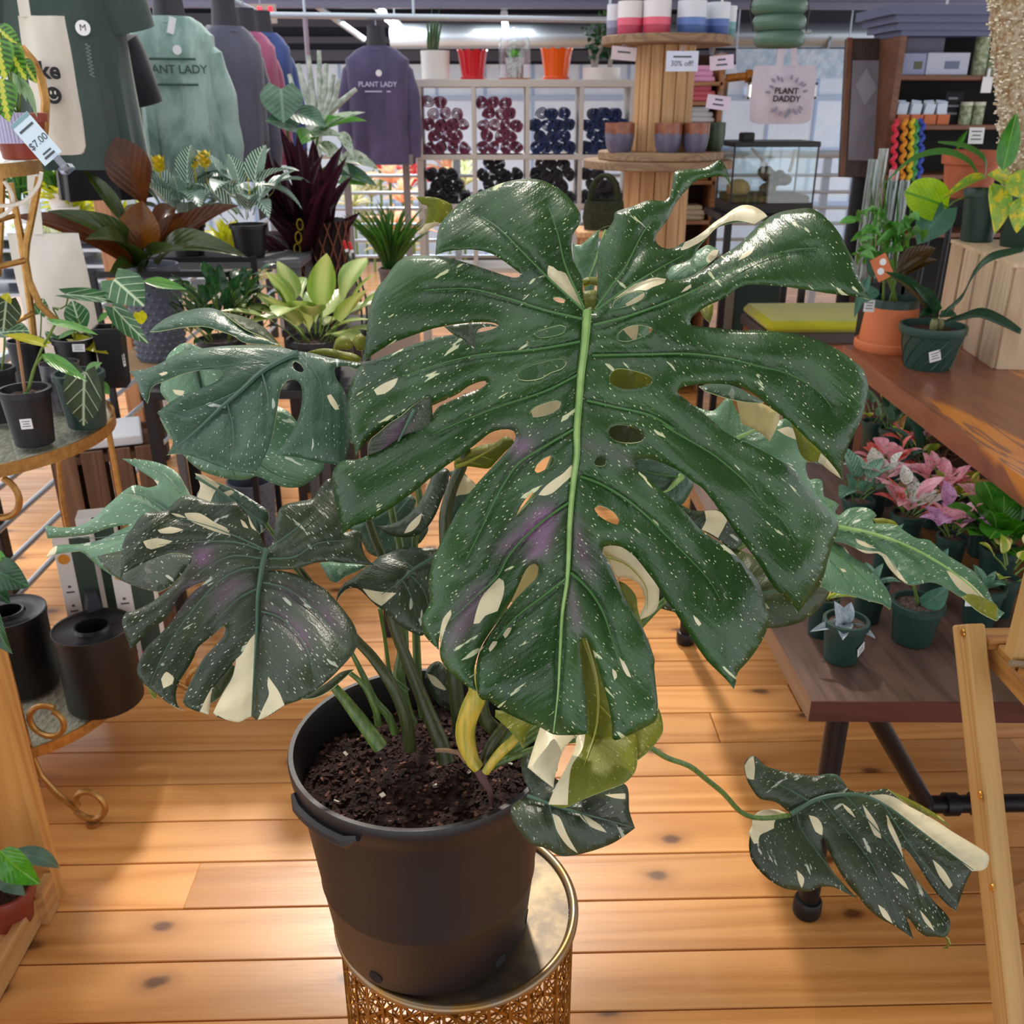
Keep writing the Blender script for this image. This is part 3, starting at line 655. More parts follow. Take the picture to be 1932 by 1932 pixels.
# ---- the great front leaf
mleaf([(
 "A 1775,1000! 1755,880 1750,790 1700,690 1680,600 1690,500 1735,430 1740,370 1700,300 1640,230 1560,175 1480,140 1390,130 1250,150 1100,205 980,260 900,330 840,390 800,460 785,540 778,635! 860,612 1000,600 1130,620 1220,670 1290,720 1340,760 1335,780 1290,785 1180,752 1000,692 850,652 700,638 600,643 530,680 480,740 440,800 400,840 370,900 350,960 335,1030 325,1100 318,1170 310,1250 300,1310 285,1352! 330,1320 420,1260 520,1210 640,1165 760,1125 840,1108 950,1090 1100,1080 1180,1090 1195,1105 1150,1130 1050,1150 900,1162 750,1192 600,1242 450,1302 330,1347 280,1372 240,1430 215,1500 195,1580 190,1660 195,1740 205,1820 220,1890 "
 "C 230,120 250,212! 290,150 330,112 420,45 A 560,1742 650,1682 740,1642 860,1590 930,1555 990,1510 1060,1480 1110,1470 1118,1487 1080,1520 960,1567 880,1602 800,1642 C 740,-40 600,60 430,160 260,235 170,240 110,290 92,350 100,420 115,520 135,600 150,680 160,735! 230,680 360,630 480,560 580,490 660,430 730,370 860,270 950,210 1050,130 1140,60 1200,40 1260,35 1300,50 1310,75 1300,120 1240,190 1140,300 1050,400 950,530 880,660 820,770 770,880 740,990 735,1100 740,1180 690,1290 690,1330 700,1390 740,1440 800,1497! 800,1440 806,1400 812,1450 806,1500 815,1560 850,1620 920,1690 990,1740 1052,1772! 1036,1690 1040,1600 1085,1470 1175,1330 1270,1190 1320,1090 1370,980 1400,940 1440,925 1462,950 1445,1020 1375,1092 1300,1172 1195,1310 1105,1440 1062,1540 1048,1620 1046,1700 1060,1790 1090,1830 "
 "P 1030,440 1100,490 1200,540 1290,575 1350,607 1420,611 1500,607 1516,600! 1515,540 1510,450 1495,330 1480,230 1475,160 1490,135 1530,170 1560,260 1590,360 1620,470 1634,560 1636,625 1650,637 1720,610 1790,575 1845,540 1858,470 1850,380 1840,280 "
 "D 650,1560 600,1420 565,1340 510,1250 440,1130 380,990 330,890 305,840 312,815 370,805 440,820 520,880 600,980 660,1060 720,1160 780,1240 850,1350 920,1460 1000,1570 1080,1650 1130,1700 1175,1757! 1190,1710 1200,1650 1270,1570 1330,1490 1380,1400 1410,1320 1420,1290 1390,1220 1370,1130 1340,1050 1280,970 1210,890 1140,820 1060,770 970,710 910,650 860,590 800,530 730,470 660,410 590,350 540,310 515,270 530,240 600,230 680,250 760,285 840,330 900,380 960,420 1020,490 1070,560 1120,620 1180,710 1240,790 1310,880 1370,970 1430,1070 1500,1140 1560,1190 1600,1255! 1640,1200 1700,1130 1750,1060 1780,980 1800,900 1830,800 1860,720 1870,680 1850,630 1800,580 1740,510 1670,430 1600,340 1540,280 1460,230 1370,180 1270,130 1180,90 1100,40 1060,0 "
 "B 830,1710 760,1660 690,1600 640,1565 625,1545 650,1515 720,1500 800,1492 900,1490 1000,1500 1080,1530 1160,1580 1230,1640 1300,1690 1370,1740 1430,1800 1500,1870 R 520,1440 600,1530 650,1590 686,1655! 690,1590 700,1500 740,1400 780,1320 820,1230 845,1130 865,1010 850,950 830,900 770,840 700,790 620,740 540,700 450,670 350,650 200,635 80,625 0,630 "
 "B 900,1120 780,1110 720,1100 708,1080 730,1040 770,1010 830,970 900,940 970,900 1020,860 1080,835 1150,830 1280,840 1400,855 1500,870 1620,890 1750,905 1840,915 1900,932! 1880,880 1830,790 1810,720 1790,660 1750,590 1710,510 1660,440 1600,380 1550,345 1500,325 1420,330 1330,345 1260,370 1200,410 1140,460 1060,540 1000,590 920,640 860,690 800,730 720,775 640,800 580,805 560,790 565,750 590,710 680,680 730,650 760,600 790,560 830,515 880,462 940,436 1030,418 1090,424 1135,432! 1190,402 1222,378 1180,340 1120,310 1060,305 1000,330 930,380 870,420 800,480 740,520 700,540 650,560 620,580 600,590 560,595 520,585 490,560 480,530 492,490 510,470 560,400 600,320 640,260 700,190 740,150 800,130 880,115 940,118 962,150 978,190! 968,120 945,50 910,5 880,15 830,50 760,65 680,70 610,85 595,150 580,230 548,275 430,275 340,310 270,330 210,355 205,400 160,470 120,540 100,600 95,700 95,800 90,900 80,980 75,1005!", 0)],
 [(1107, 590, 1.04), (1095, 800, 1.00), (1075, 1050, 0.945), (1055, 1200, 0.90), (1045, 1390, 0.845), (1000, 345, 1.15), (860, 420, 1.12), (700, 600, 1.06), (660, 780, 1.02), (672, 860, 0.985), (640, 1005, 0.965), (820, 700, 1.02), (900, 900, 0.98), (840, 1100, 0.93), (900, 1280, 0.86), (1170, 440, 1.10), (1280, 330, 1.17), (1400, 400, 1.16), (1540, 400, 1.10), (1640, 560, 1.04), (1400, 520, 1.06), (1300, 700, 1.0), (1630, 700, 1.0), (1590, 900, 0.955), (1450, 850, 0.96), (1300, 950, 0.945), (1580, 1000, 0.94), (1505, 1155, 0.90), (1250, 1080, 0.91), (1450, 1170, 0.885), (1384, 1300, 0.84), (1190, 1250, 0.865), (1190, 1390, 0.835)],
 top=MG, under=MU,
 holes=["A 1430,1165 1460,1140 1540,1115 1610,1100 1640,1110 1630,1150 1560,1175 1470,1185", "A 1320,1430 1360,1390 1440,1360 1540,1335 1620,1325 1648,1345 1620,1390 1540,1420 1480,1455 1390,1470 1330,1460", "A 1400,1690 1430,1650 1500,1620 1580,1600 1610,1610 1600,1650 1540,1690 1460,1712 1415,1710", "A 1555,920 1600,915 1640,935 1630,955 1580,945",
  "C 1435,310 1450,270 1500,225 1550,212 1565,235 1550,275 1500,305 1450,325", "C 1310,615! 1340,550 1380,490 1420,455 1450,468 1440,480 1380,540 1330,590", "B 200,990 200,950 230,920 300,885 370,875 410,890 390,930 320,965 250,985", "B 225,1195 235,1155 290,1115 360,1100 430,1110 460,1130 430,1160 350,1195 280,1210",
  "B 175,1470 185,1420 230,1390 300,1395 400,1420 455,1450 450,1485 390,1515 270,1525 200,1500", "D 345,50 370,15 420,5 500,15 560,45 583,85 560,115 480,128 400,115 360,90", "D 250,255 265,230 300,222 330,240 325,270 290,282 260,275", "D 250,560 275,540 330,555 385,590 415,640 405,665 360,655 290,615"],
 midrib="A 1785,1005 1770,1200 1745,1400 1730,1600 1715,1800 C 1715,200 1690,400 1670,650 1660,900 1650,1050 1620,1250 1605,1500 1590,1780 P 1350,600",
 veins=["A 1755,1060 1500,1000 1250,920 1000,860 700,870", "A 1760,1000 1540,800 1320,580 1200,460 1080,380", "A 1765,990 1700,850 1630,680 1590,500 1530,320", "A 1735,1210 1450,1260 1050,1300 800,1360 560,1440", "A 1720,1430 1500,1540 1200,1640 900,1760 760,1825", "C 1700,30 1500,150 1330,260 1230,400 1150,550 1080,700 980,900", "C 1670,515 1520,620 1360,760 1260,880 1190,1010 1060,1130 880,1300", "C 1650,1020 1480,1150 1300,1290 1180,1430",
  "B 80,1000 200,830 280,720 390,500 450,420", "B 85,1005 300,850 480,740 660,640", "B 70,1100 300,1040 600,930 800,840 1000,730 1200,650 1400,600 1550,590", "B 60,1300 400,1295 700,1290 950,1320 1150,1370 1350,1420 1550,1530 1650,1650", "B 25,1600 200,1640 450,1700 600,1790 D 700,0 850,90 1050,210 1250,380 1350,500 1500,640 1580,780", "D 155,345 280,390 450,490 600,610 720,730 850,860 1000,1020 1080,1150", "D 95,985 160,1040 240,1130 310,1250 370,1430 420,1600"],
 cream=["A 1528,705! 1560,715! 1590,740 1640,755 1690,850 1740,930 1765,990! 1690,940 1600,860 1540,800 1520,760", "C 1200,1020! 1230,1040! 1235,1090 1220,1160 1190,1240! 1150,1255 1110,1270 1070,1320! 1030,1325! 1050,1240 1090,1140", "C 1680,270! 1690,330 1620,400 1550,460 1500,475! 1460,470! 1500,420 1560,370 1620,330", "C 880,1230! 885,1260 850,1340 830,1400 810,1480! 806,1400 830,1290", "A 370,1530! 430,1490 500,1460 530,1450! 510,1500 450,1550 390,1565!",
  "B 645,600! 700,520 740,515 800,475 870,415 930,375 1000,325 1060,302 1120,307 1180,337 1222,378! 1135,432! 1090,420 1000,410 900,445 820,520 760,560! 700,590 655,605", "B 200,930! 300,850 420,800 490,785! 550,795! 540,820 460,850 420,870 360,870 280,890!", "B 1025,675! 1060,630 1110,590 1138,580! 1120,620 1080,650", "B 650,885! 680,850 715,830! 718,850 690,870", "B 1150,500! 1175,470 1210,458! 1190,490", "D 905,1265! 935,1290 960,1325! 945,1340 920,1310", "D 415,1545! 450,1580 480,1640 495,1680! 470,1670 440,1620", "D 370,1620! 395,1640 400,1680 385,1695! 372,1660", "C 1225,1395! 1260,1350 1285,1350! 1270,1385 1240,1420", "C 1130,1490! 1160,1440 1190,1440! 1180,1465 1140,1510"],
 purple=[("C 1250,30 1330,80 1440,110 1400,190 1320,240 1260,140", 0.55), ("C 1440,560 1560,540 1590,600 1570,690 1540,820 1480,880 1400,910 1370,870 1420,800 1360,770 1240,850 1180,840 1230,780 1340,690", 0.75), ("C 1700,620 1760,700 1800,850 1830,980 1800,1040 1720,940 1690,800", 0.4), ("C 1660,1060 1700,1120 1730,1250 1745,1390 1700,1380 1670,1250", 0.6), ("C 1000,1090 1120,1040 1110,1180 1050,1300 980,1420 870,1500 830,1440 900,1280", 0.4), ("D 150,100 400,180 560,260 500,300 330,200 160,160", 0.25)],
 step=10.0, quilt=0.013, edge=0.014, wav=0.008, vr=2.9, label='largest glossy green leaf with cream splashes, holes and a pale midrib')
# curled flap on the left lobe and the dark lobe hanging below it
mleaf([("A 835,1110! 930,1095 1040,1084 1130,1090 1190,1108 1120,1112 1060,1130 1045,1180 1048,1240 1036,1297! 1015,1250 960,1195 900,1165", 0)], [(820, 610, 1.0), (940, 610, 1.0), (895, 665, 0.99)], top=MD, under=MUD, quilt=0, edge=0.004, step=7)
mleaf([("C 325,440! 328,380 335,300 330,200 345,110 400,60 470,0 560,-60 640,-130 740,-180 A 760,1700 775,1860! C 700,130 640,170 560,230 470,290 400,340 345,400", 0)], [(700, 920, 0.985), (760, 830, 1.0), (810, 800, 1.0), (720, 830, 0.99)], top=MD, under=MUD, quilt=0.004, edge=0.006, step=9, midrib="C 640,-100 540,100 480,220 420,300", vr=1.5, vm=VEIND, purple=[("C 480,20 620,-40 600,80 500,180 420,250 400,200", 0.4)])
# ---- blue-green leaf at the left
LB = [(560, 662, 1.12), (430, 760, 1.08), (320, 855, 1.03), (245, 700, 1.12), (300, 690, 1.11), (400, 650, 1.13), (480, 890, 1.02), (570, 700, 1.09), (650, 880, 1.03), (660, 760, 1.07), (680, 690, 1.1), (350, 590, 1.2), (285, 625, 1.17), (470, 600, 1.19), (535, 655, 1.14)]
mleaf([("L 1260,395! 1190,375 1100,360 950,355 800,360 650,375 500,400 350,480 250,515 153,528! 190,570 210,620 230,680 272,742! 285,700 290,660 320,620 400,590 500,550 600,525 700,515 760,525 775,545 740,590 680,620 600,650 500,690 430,730 380,770 338,802! 380,860 420,930 445,990 430,1040 403,1082! 470,1075 550,1085 650,1120 750,1160 850,1190 980,1206! 1020,1160 1060,1080 1090,1000 1110,920 1130,800 1145,700 1160,640 1200,590 1250,585 1290,620 1300,700 1285,800 1250,900 1200,985 1150,1050 1080,1098! 1150,1090 1250,1095 1400,1130 1500,1145 1567,1157! 1600,1080 1620,980 1610,870 1600,780 1595,700 1570,640 1530,580 1515,520 1530,500 1600,495 1660,515 1700,480! 1600,460 1450,430 1350,405", 0),
 ("L 290,265! 340,215 430,160 520,130 620,110 700,110 770,135 850,195 930,250 1010,290 1090,330 1150,356! 1060,352 960,345 900,330 850,295 760,260 650,230 520,235 400,255 330,265", 0)],
 LB, top=MB_, under=MUD, holes=["L 1230,480 1250,460 1290,480 1312,520 1300,535 1250,520"], midrib="L 1270,405 1130,470 1020,540 900,650 760,770 600,920 420,1070", veins=["L 1120,470 950,480 700,500 400,530", "L 1280,410 1360,500 1420,600 1440,720 1430,850", "L 1035,545 1070,680 1080,820 1070,950", "L 900,650 700,740 520,800", "L 800,735 840,880 850,1050"],
 cream=["L 935,230! 990,270 1060,310 1090,325! 1050,322 980,290", "L 1465,690! 1490,680! 1530,740 1545,780! 1520,785 1480,730", "L 350,545! 400,530 410,540 370,560"], step=10, quilt=0.006, edge=0.008, vr=2.2, vm=VEIND, label='blue green drooping split leaf with fine white specks')
mleaf([("L 770,135! 850,150 950,180 1050,240 1110,300 1150,350 1190,378! 1130,352 1040,300 930,252 850,197", 0)], [(420, 590, 1.19), (500, 615, 1.2), (535, 655, 1.15)], top=MUD, under=MB_, quilt=0, edge=0.004)
# ---- leaf behind it
mleaf([("L 360,660 420,760 360,830 420,960 500,1070 600,1170 700,1215 850,1250 940,1245 1000,1225 1100,1270 1200,1300 1300,1290 1390,1230 1445,1150 1350,1000 1270,870 1200,790 1100,740 900,560 700,420 620,370 520,340 450,380 400,440 380,560", 0)], [(330, 690, 1.24), (320, 800, 1.2), (450, 900, 1.13), (560, 920, 1.12), (610, 870, 1.13), (450, 700, 1.2)], top=ML, under=MUD, midrib="L 560,400 640,700 760,1000 860,1240", veins=["L 700,860 600,1000 560,1120", "L 720,900 900,1050 1100,1200 1300,1270"], step=13, vr=2, vm=VEIND, cream=["L 440,650! 520,660 510,690 460,680"])
# ---- yellowish ribbons between
mleaf([("L 1335,400! 1420,378 1500,380 1560,395 1640,410 1690,440 1685,465 1600,455 1480,425 1380,410", 0), ("L 1498,408! 1510,350 1530,310 1570,292 1610,305 1636,360 1600,385 1550,380", 0.01), ("L 1630,330! 1650,295 1690,278 1720,300 1715,380 1660,385", 0.01)], [(580, 665, 1.16), (680, 660, 1.16), (640, 640, 1.17)], top=MU, under=MB_, quilt=0, edge=0.004)
# ---- splashed leaf at the far left and its lobes
mleaf([("O 230,865! 275,868 310,877 335,893 348,915 362,940 372,965 382,1000 370,1040 320,1080 260,1100! 225,1093 185,1068 160,1045! 150,1040 110,1045 86,1052! 105,1030 150,1026 190,1018 225,1000 243,991 205,996 170,1008 130,1013 90,1016! 86,993 110,995 150,992 180,975 195,960 212,945 235,925 255,915 280,920 297,915! 290,905 272,893 250,878", 0)],
 [(230, 865, 1.32), (340, 900, 1.26), (90, 1000, 1.3), (200, 1000, 1.25), (90, 1050, 1.27), (370, 1000, 1.2), (260, 1100, 1.16), (300, 960, 1.24)], top=ML, under=MUD, midrib="O 372,1010 330,975 270,935 240,930", veins=["O 330,975 260,1000 180,1015 100,1008", "O 340,930 310,895 260,873", "O 340,1000 270,1050 200,1070"], step=10, vr=1.6, vm=VEIND, cream=["O 86,1052! 96,1034 108,1030! 104,1045", "O 290,905! 300,908 297,915!"])
mleaf([("E -60,525! 0,510 100,490 300,470 560,510 575,560 430,720 350,762! 250,740 130,700 60,660 0,610", 0)], [(180, 1040, 1.2), (340, 1040, 1.17), (300, 1110, 1.13)], top=MD, under=MUD, quilt=0, edge=0.005)
mleaf([("L 588,1205! 640,1215 700,1250 850,1310 1000,1400 1070,1450 1080,1500 1060,1560 1020,1605 900,1600 700,1450 600,1365 625,1290", 0)], [(370, 900, 1.22), (500, 970, 1.16), (450, 1000, 1.16), (380, 950, 1.2)], top=MB_, under=MUD, quilt=0.003, edge=0.006, cream=["L 590,1207! 640,1217 710,1255 755,1285! 715,1340 690,1400 660,1420! 605,1370 625,1290", "L 780,1330! 830,1315 850,1330 800,1360"], midrib="L 600,1230 760,1330 900,1430 1050,1540", vr=1.2, vm=VEIND)
# ---- dark purple and cream leaf, front left
EC = [(502, 1034, 1.03), (485, 1130, 1.0), (478, 1250, 0.95), (470, 1350, 0.90), (230, 1090, 0.98), (250, 980, 1.04), (360, 935, 1.08), (445, 950, 1.07), (250, 1220, 0.94), (260, 1280, 0.92), (345, 1340, 0.90), (600, 1250, 0.91), (670, 1190, 0.95), (620, 1100, 1.0), (700, 1065, 1.03), (620, 905, 1.1), (540, 950, 1.07), (640, 1000, 1.05)]
mleaf([("E 1062,470! 1045,440 1020,380 980,320 940,250 900,200 860,165! 830,165 760,175 700,165 620,140 560,118 520,120 470,150 430,190 380,225 280,230 220,270 180,330 140,380 115,430 105,480 100,560 95,640 95,692! 110,655 150,620 250,570 340,530 430,505 520,510 570,530 565,560 530,600 470,690 380,770 300,830 200,880 130,900 105,950 115,1010 140,1080 165,1142! 230,1080 300,1010 390,945 445,875 485,790 560,730 662,690! 640,712 565,775 508,850 428,965 345,1055 272,1125 220,1220 205,1280 220,1330 260,1380 275,1392! 340,1440 400,1490 450,1520 517,1547! 480,1520 465,1470 465,1420 490,1350 540,1270 580,1200 610,1130 680,1070 740,1020 780,985 793,1000 780,1050 720,1120 640,1210 580,1320 540,1400 510,1490 530,1520 580,1545 640,1562 680,1575! 690,1500 700,1430 740,1360 800,1290 862,1208! 850,1260 840,1310 800,1390 760,1460 708,1562! 740,1590 800,1610 880,1625 930,1600 962,1585 1000,1610 1060,1590 1120,1560 1180,1515 1280,1480 1380,1420 1480,1340 1560,1260 1630,1180 1665,1110 1660,1020 1620,940 1550,850 1460,750 1360,690 1250,640 1160,622 1072,618! 1150,612 1200,614 1290,600 1380,570 1480,560 1560,570 1650,575 1740,585 1777,582! 1730,540 1700,470 1695,400 1702,365! 1640,350 1562,372 1565,300 1560,200 1530,100 1490,10! 1460,20 1410,80 1370,140 1280,160 1190,180 1150,210 1130,270 1115,350 1110,420 1088,460!", 0)],
 EC, top=MD, under=MUD, midrib="E 1065,475 1040,560 1020,680 1005,800 1000,1000 985,1250 965,1580", veins=["E 1050,480 900,410 700,330 450,260", "E 1050,490 850,430 600,430 350,450", "E 1030,540 850,520 700,580 560,680", "E 1025,600 900,610 750,690 600,850 420,1100 290,1380", "E 1005,740 900,790 800,880 700,990", "E 1085,470 1250,350 1400,220 1470,80", "E 1080,540 1250,530 1400,440 1600,420", "E 1045,700 1200,740 1350,850 1480,1000 1560,1120", "E 1030,890 1150,930 1270,1040 1350,1180 1380,1330"],
 cream=["E 1000,1025! 992,1200 985,1300 962,1585! 880,1625 800,1610 710,1562! 760,1460 840,1320 862,1208! 900,1170 950,1080", "E 1075,1322! 1110,1370 1150,1430 1182,1512! 1060,1590 1005,1612! 1040,1530 1080,1440 1070,1380", "E 622,1555! 660,1470 702,1395! 700,1440 685,1576!", "E 520,240! 620,240 720,300 800,340 825,390! 720,360 620,320 540,280", "E 342,352! 430,330 515,350! 450,372 360,372", "E 246,427! 330,405 442,425! 400,450 300,480 270,470", "E 365,1340! 400,1290 450,1330! 440,1370 380,1400!", "E 430,240! 480,245 530,270 470,262", "E 890,280! 920,300 945,340! 910,330", "E 940,250! 975,320 1000,360! 960,330"],
 purple=[("E 590,490 700,480 690,560 600,590", 0.8), ("E 1080,880 1200,920 1330,1020 1340,1130 1280,1100 1200,980", 0.6), ("E 1370,820 1480,900 1540,1010 1480,970", 0.5), ("E 500,700 650,700 560,820 430,950", 0.35), ("E 800,650 950,680 850,800 700,900 700,780", 0.3), ("E 1150,700 1300,760 1350,850 1150,780", 0.3)],
 step=10, quilt=0.007, edge=0.008, vr=1.9, vm=VEIND, label='dark purplish leaf with large cream sectors and white streaks')
mleaf([("E 690,1500! 700,1380 760,1300 830,1240 862,1260 840,1320 790,1400 750,1462", 0.03)], EC, top=MUD, under=MD, quilt=0, edge=0.003)
mleaf([("E 275,1392! 300,1400 338,1445 325,1475! 295,1440", 0.02)], EC, top=MU, under=MD, quilt=0, edge=0.002, step=6)
# ---- leaves in the middle, behind the front leaf
mleaf([("C 120,1182! 130,1120 170,1060 240,1010 330,940 370,910 400,880 480,850 560,815 680,820 790,830 830,900 800,1100 740,1290 695,1402 600,1370 520,1320 450,1250 370,1190 300,1120 260,1090 200,1090 150,1130", 0)], [(640, 1130, 1.03), (720, 1050, 1.06), (790, 1190, 1.0), (700, 1130, 1.02), (830, 1040, 1.06)], top=MD, under=MUD, midrib="C 790,870 640,960 500,1080 420,1130", veins=["C 640,960 560,900 500,860", "C 560,1030 620,1150 660,1300", "C 600,990 700,1100 740,1250"], cream=["C 295,1090! 400,1110 520,1120! 440,1190 420,1205 350,1160"], vr=1.5, vm=VEIND, step=10, edge=0.01)
mleaf([("C 10,920! 100,910 200,920 320,935 250,980 180,1010 120,1052 80,1040 50,990", 0)], [(620, 1070, 1.1), (680, 1070, 1.09), (640, 1095, 1.08)], top=ML, under=MUD, quilt=0)
mleaf([("C 200,690! 300,640 450,560 560,480 620,470 650,510 640,600 730,680 700,760 660,800 500,860 400,880 330,850 290,780", 0)], [(660, 1000, 1.2), (780, 940, 1.2), (790, 1020, 1.18), (700, 1040, 1.18)], top=MB_, under=MUD, quilt=0.003, midrib="C 620,490 480,650 330,840", vr=1.4, vm=VEIND)
mleaf([("C 388,672! 430,675 480,665 560,630 640,560 700,470 740,380 760,320 830,290 870,310 860,400 820,500 780,600 720,690 650,740 560,750 480,740 430,710", 0)], [(720, 995, 1.09), (840, 890, 1.1), (790, 1010, 1.07)], top=MD, under=MUD, quilt=0, cream=["C 690,590! 670,660 620,710 570,725! 600,670 650,620"], edge=0.012)
mleaf([("C 860,320! 940,300 1000,360 1045,400 1060,500 1000,600 900,720 840,745 815,700 820,610 880,520 900,420", 0)], [(850, 900, 1.12), (895, 910, 1.12), (840, 1005, 1.1)], top=MB_, under=MUD, quilt=0, cream=["C 930,310! 1000,360 1045,402! 1000,460 940,470 890,490! 910,400"], edge=0.012)
mleaf([("C 905,290! 905,230 960,190 1080,140 1180,120 1240,80 1300,120 1240,185 1180,250 1130,295 1000,282", 0)], [(860, 870, 1.08), (940, 840, 1.08), (930, 880, 1.07)], top=MU, under=MB_, quilt=0, edge=0.006, midrib="C 915,285 1040,230 1200,140", veins=["C 1000,250 1080,270", "C 1080,210 1160,240"], vr=1.4, vm=VEINU)
mleaf([("C 1160,1050 1300,1000 1420,900 1480,940 1460,1050 1340,1180 1280,1180", 0)], [(940, 1100, 1.0), (1010, 1060, 1.0), (960, 1130, 1.0)], top=CRU, under=CRM, quilt=0)
# ---- cream ring leaf and others seen through the right side
mleaf([("D 290,800! 370,790 440,820 530,870 610,950 672,1050 680,1150 665,1225 610,1275 548,1295! 560,1250 585,1190 580,1130 550,1070 500,1030 430,1015 412,1032 385,1000 335,900", 0)], [(1150, 1040, 1.0), (1235, 1110, 1.02), (1210, 1165, 1.01)], top=CRM, under=CRU, quilt=0, edge=0.008, midrib="D 330,880 450,920 540,1000 600,1100 600,1230", vr=1.0, vm=VEINU)
mleaf([("D 410,1040! 450,1055 500,1100 530,1150 540,1230 570,1340! 520,1300 470,1200 430,1110", -0.01)], [(1175, 1110, 1.0), (1205, 1170, 0.99), (1190, 1140, 1.0)], top=MU, under=MB_, quilt=0, edge=0.006)
mleaf([("D 505,250 560,220 700,235 860,330 910,390 880,465 830,535 760,520 650,450 560,360", 0)], [(1210, 870, 1.14), (1300, 900, 1.16), (1260, 945, 1.13)], top=MB_, under=MUD, quilt=0.003, midrib="D 830,345 740,440 690,460", veins=["D 820,350 640,330 560,300"], vr=2.4)
mleaf([("D 780,510! 900,570 980,575 1100,570 1180,640 1250,770 1180,840 1060,760 960,700 880,640", 0)], [(1290, 950, 1.14), (1350, 970, 1.14), (1390, 1030, 1.12)], top=MD, under=MUD, quilt=0, cream=["D 980,576! 1060,572 1110,600! 1130,640 1070,755! 1010,720 960,700! 990,640"])
mleaf([("D 690,1110! 900,850 1200,835 1350,900 1500,1000 1650,1080 1740,1075 1812,1112! 1770,1190 1690,1270 1600,1320 1500,1345 1400,1352 1200,1310 1000,1295 790,1247 690,1200", 0)], [(1260, 1130, 1.06), (1400, 1060, 1.1), (1560, 1120, 1.08), (1450, 1184, 1.03), (1500, 1120, 1.06)], top=MUD, under=MD, quilt=0.004, midrib="D 760,1180 1100,1130 1700,1100", veins=["D 1100,1130 1250,900", "D 1300,1120 1450,1300", "D 1200,1125 1400,980"], vr=1.6, vm=VEIND, edge=0.012)
mleaf([("D 640,1060! 700,1100 800,1250 780,1247 690,1222 650,1200", 0)], [(1235, 1105, 1.05), (1270, 1155, 1.05), (1240, 1145, 1.05)], top=MD, under=MUD, quilt=0)
# small leaves seen above the sinus and in the hollows of the front leaf
mleaf([("A 650,252! 720,248 800,260 890,310 860,400 800,430 700,490 655,497! 700,440 720,380 722,308 690,300", 0)], [(800, 380, 1.28), (850, 400, 1.28), (800, 440, 1.27)], top=MU, under=ML, quilt=0, edge=0.006, cream=["A 710,430! 800,420 795,485 655,497!"])
mleaf([("A 1690,560! 1740,570 1800,520 1860,470 1932,440 B 110,470 100,620 90,780 60,900 20,900 A 1750,800 1700,700", 0)], [(1085, 460, 1.3), (1120, 450, 1.3), (1115, 550, 1.27)], top=ML, under=MU, quilt=0, edge=0.01, midrib="A 1910,470 1830,700 1790,800", vr=1.2)
mleaf([("A 1750,800! 1790,780 1860,790 1870,840 1800,830 1765,850", 0.01), ("A 1752,880! 1800,870 1860,880 1862,1000 1800,1004 1765,985", 0)], [(1105, 530, 1.22), (1125, 540, 1.22), (1112, 580, 1.2)], top=MU, under=MB_, quilt=0)
mleaf([("B 560,790! 570,720 700,650 820,570 880,590 905,610 880,650 800,720 700,790 600,812", 0)], [(1265, 520, 1.24), (1350, 470, 1.26), (1310, 520, 1.23)], top=ML, under=MU, quilt=0, cream=["B 815,660! 850,610 900,600! 880,650 830,690"], edge=0.006)
mleaf([("B 180,900 300,860 440,860 460,980 420,1180 300,1230 210,1220 190,1050", 0)], [(1155, 560, 1.2), (1225, 560, 1.2), (1180, 640, 1.17)], top=ML, under=MU, quilt=0, edge=0.01, cream=["B 280,960! 420,880 430,930 310,985", "B 260,1120! 360,1080 350,1200 290,1160"])
mleaf([("B 150,1380 300,1360 480,1420 480,1540 300,1560 160,1520", 0)], [(1145, 695, 1.15), (1235, 710, 1.15), (1180, 740, 1.14)], top=MU, under=MD, quilt=0)
mleaf([("D 330,-10 450,-20 600,40 600,130 470,150 340,120", 0), ("D 230,210 350,210 350,300 230,300", 0.01)], [(1150, 800, 1.12), (1220, 820, 1.12), (1150, 980, 1.08)], top=MUD, under=MD, quilt=0)
mleaf([("A 1300,1300 1500,1280 1680,1300 1650,1480 1480,1500 1300,1480", 0), ("A 1380,1590 1640,1580 1630,1700 1420,1740 1380,1720", 0), ("A 1410,1090 1660,1080 1650,1180 1450,1200", 0.02)], [(980, 690, 1.2), (1070, 690, 1.2), (1020, 780, 1.17)], top=ML, under=MU, quilt=0.0, cream=["A 1390,1600! 1630,1585 1620,1690 1430,1735!"], edge=0.0)
mleaf([("B 770,985! 830,968 864,960! 860,1030 842,1085! 800,1050", 0)], [(1325, 580, 1.3), (1345, 575, 1.3), (1335, 605, 1.28)], top=MU, under=MG, quilt=0)
# ---- pale leaf seen between the right lobes
mleaf([("O 1310,765! 1345,775 1375,750 1400,790 1440,805 1490,790 1535,840 1520,880 1540,930 1580,980 1570,1010 1500,965 1420,890 1350,835", 0)], [(1330, 780, 1.22), (1450, 850, 1.16), (1560, 1000, 1.14), (1520, 860, 1.17)], top=ML, under=MU, quilt=0.003, midrib="B 1020,1850 1130,1800 1200,1760", vr=1.5, cream=["R 240,1310! 320,1290 370,1330 375,1380! 300,1350"])
mleaf([("R -40,1105! 20,1100 100,1115 180,1150 250,1180 252,1250 222,1330 186,1392! 150,1352 60,1292 0,1272 -20,1200", 0)], [(1400, 770, 1.12), (1465, 790, 1.11), (1450, 830, 1.1)], top=CRU, under=CRM, quilt=0, edge=0.006)
mleaf([("B 770,1505! 850,1490 950,1492 1040,1520 1110,1560 1200,1610 1100,1612 980,1590 880,1560 800,1530", 0)], [(1330, 730, 1.05), (1400, 745, 1.05), (1430, 757, 1.04)], top=MB_, under=MU, quilt=0, edge=0.004)
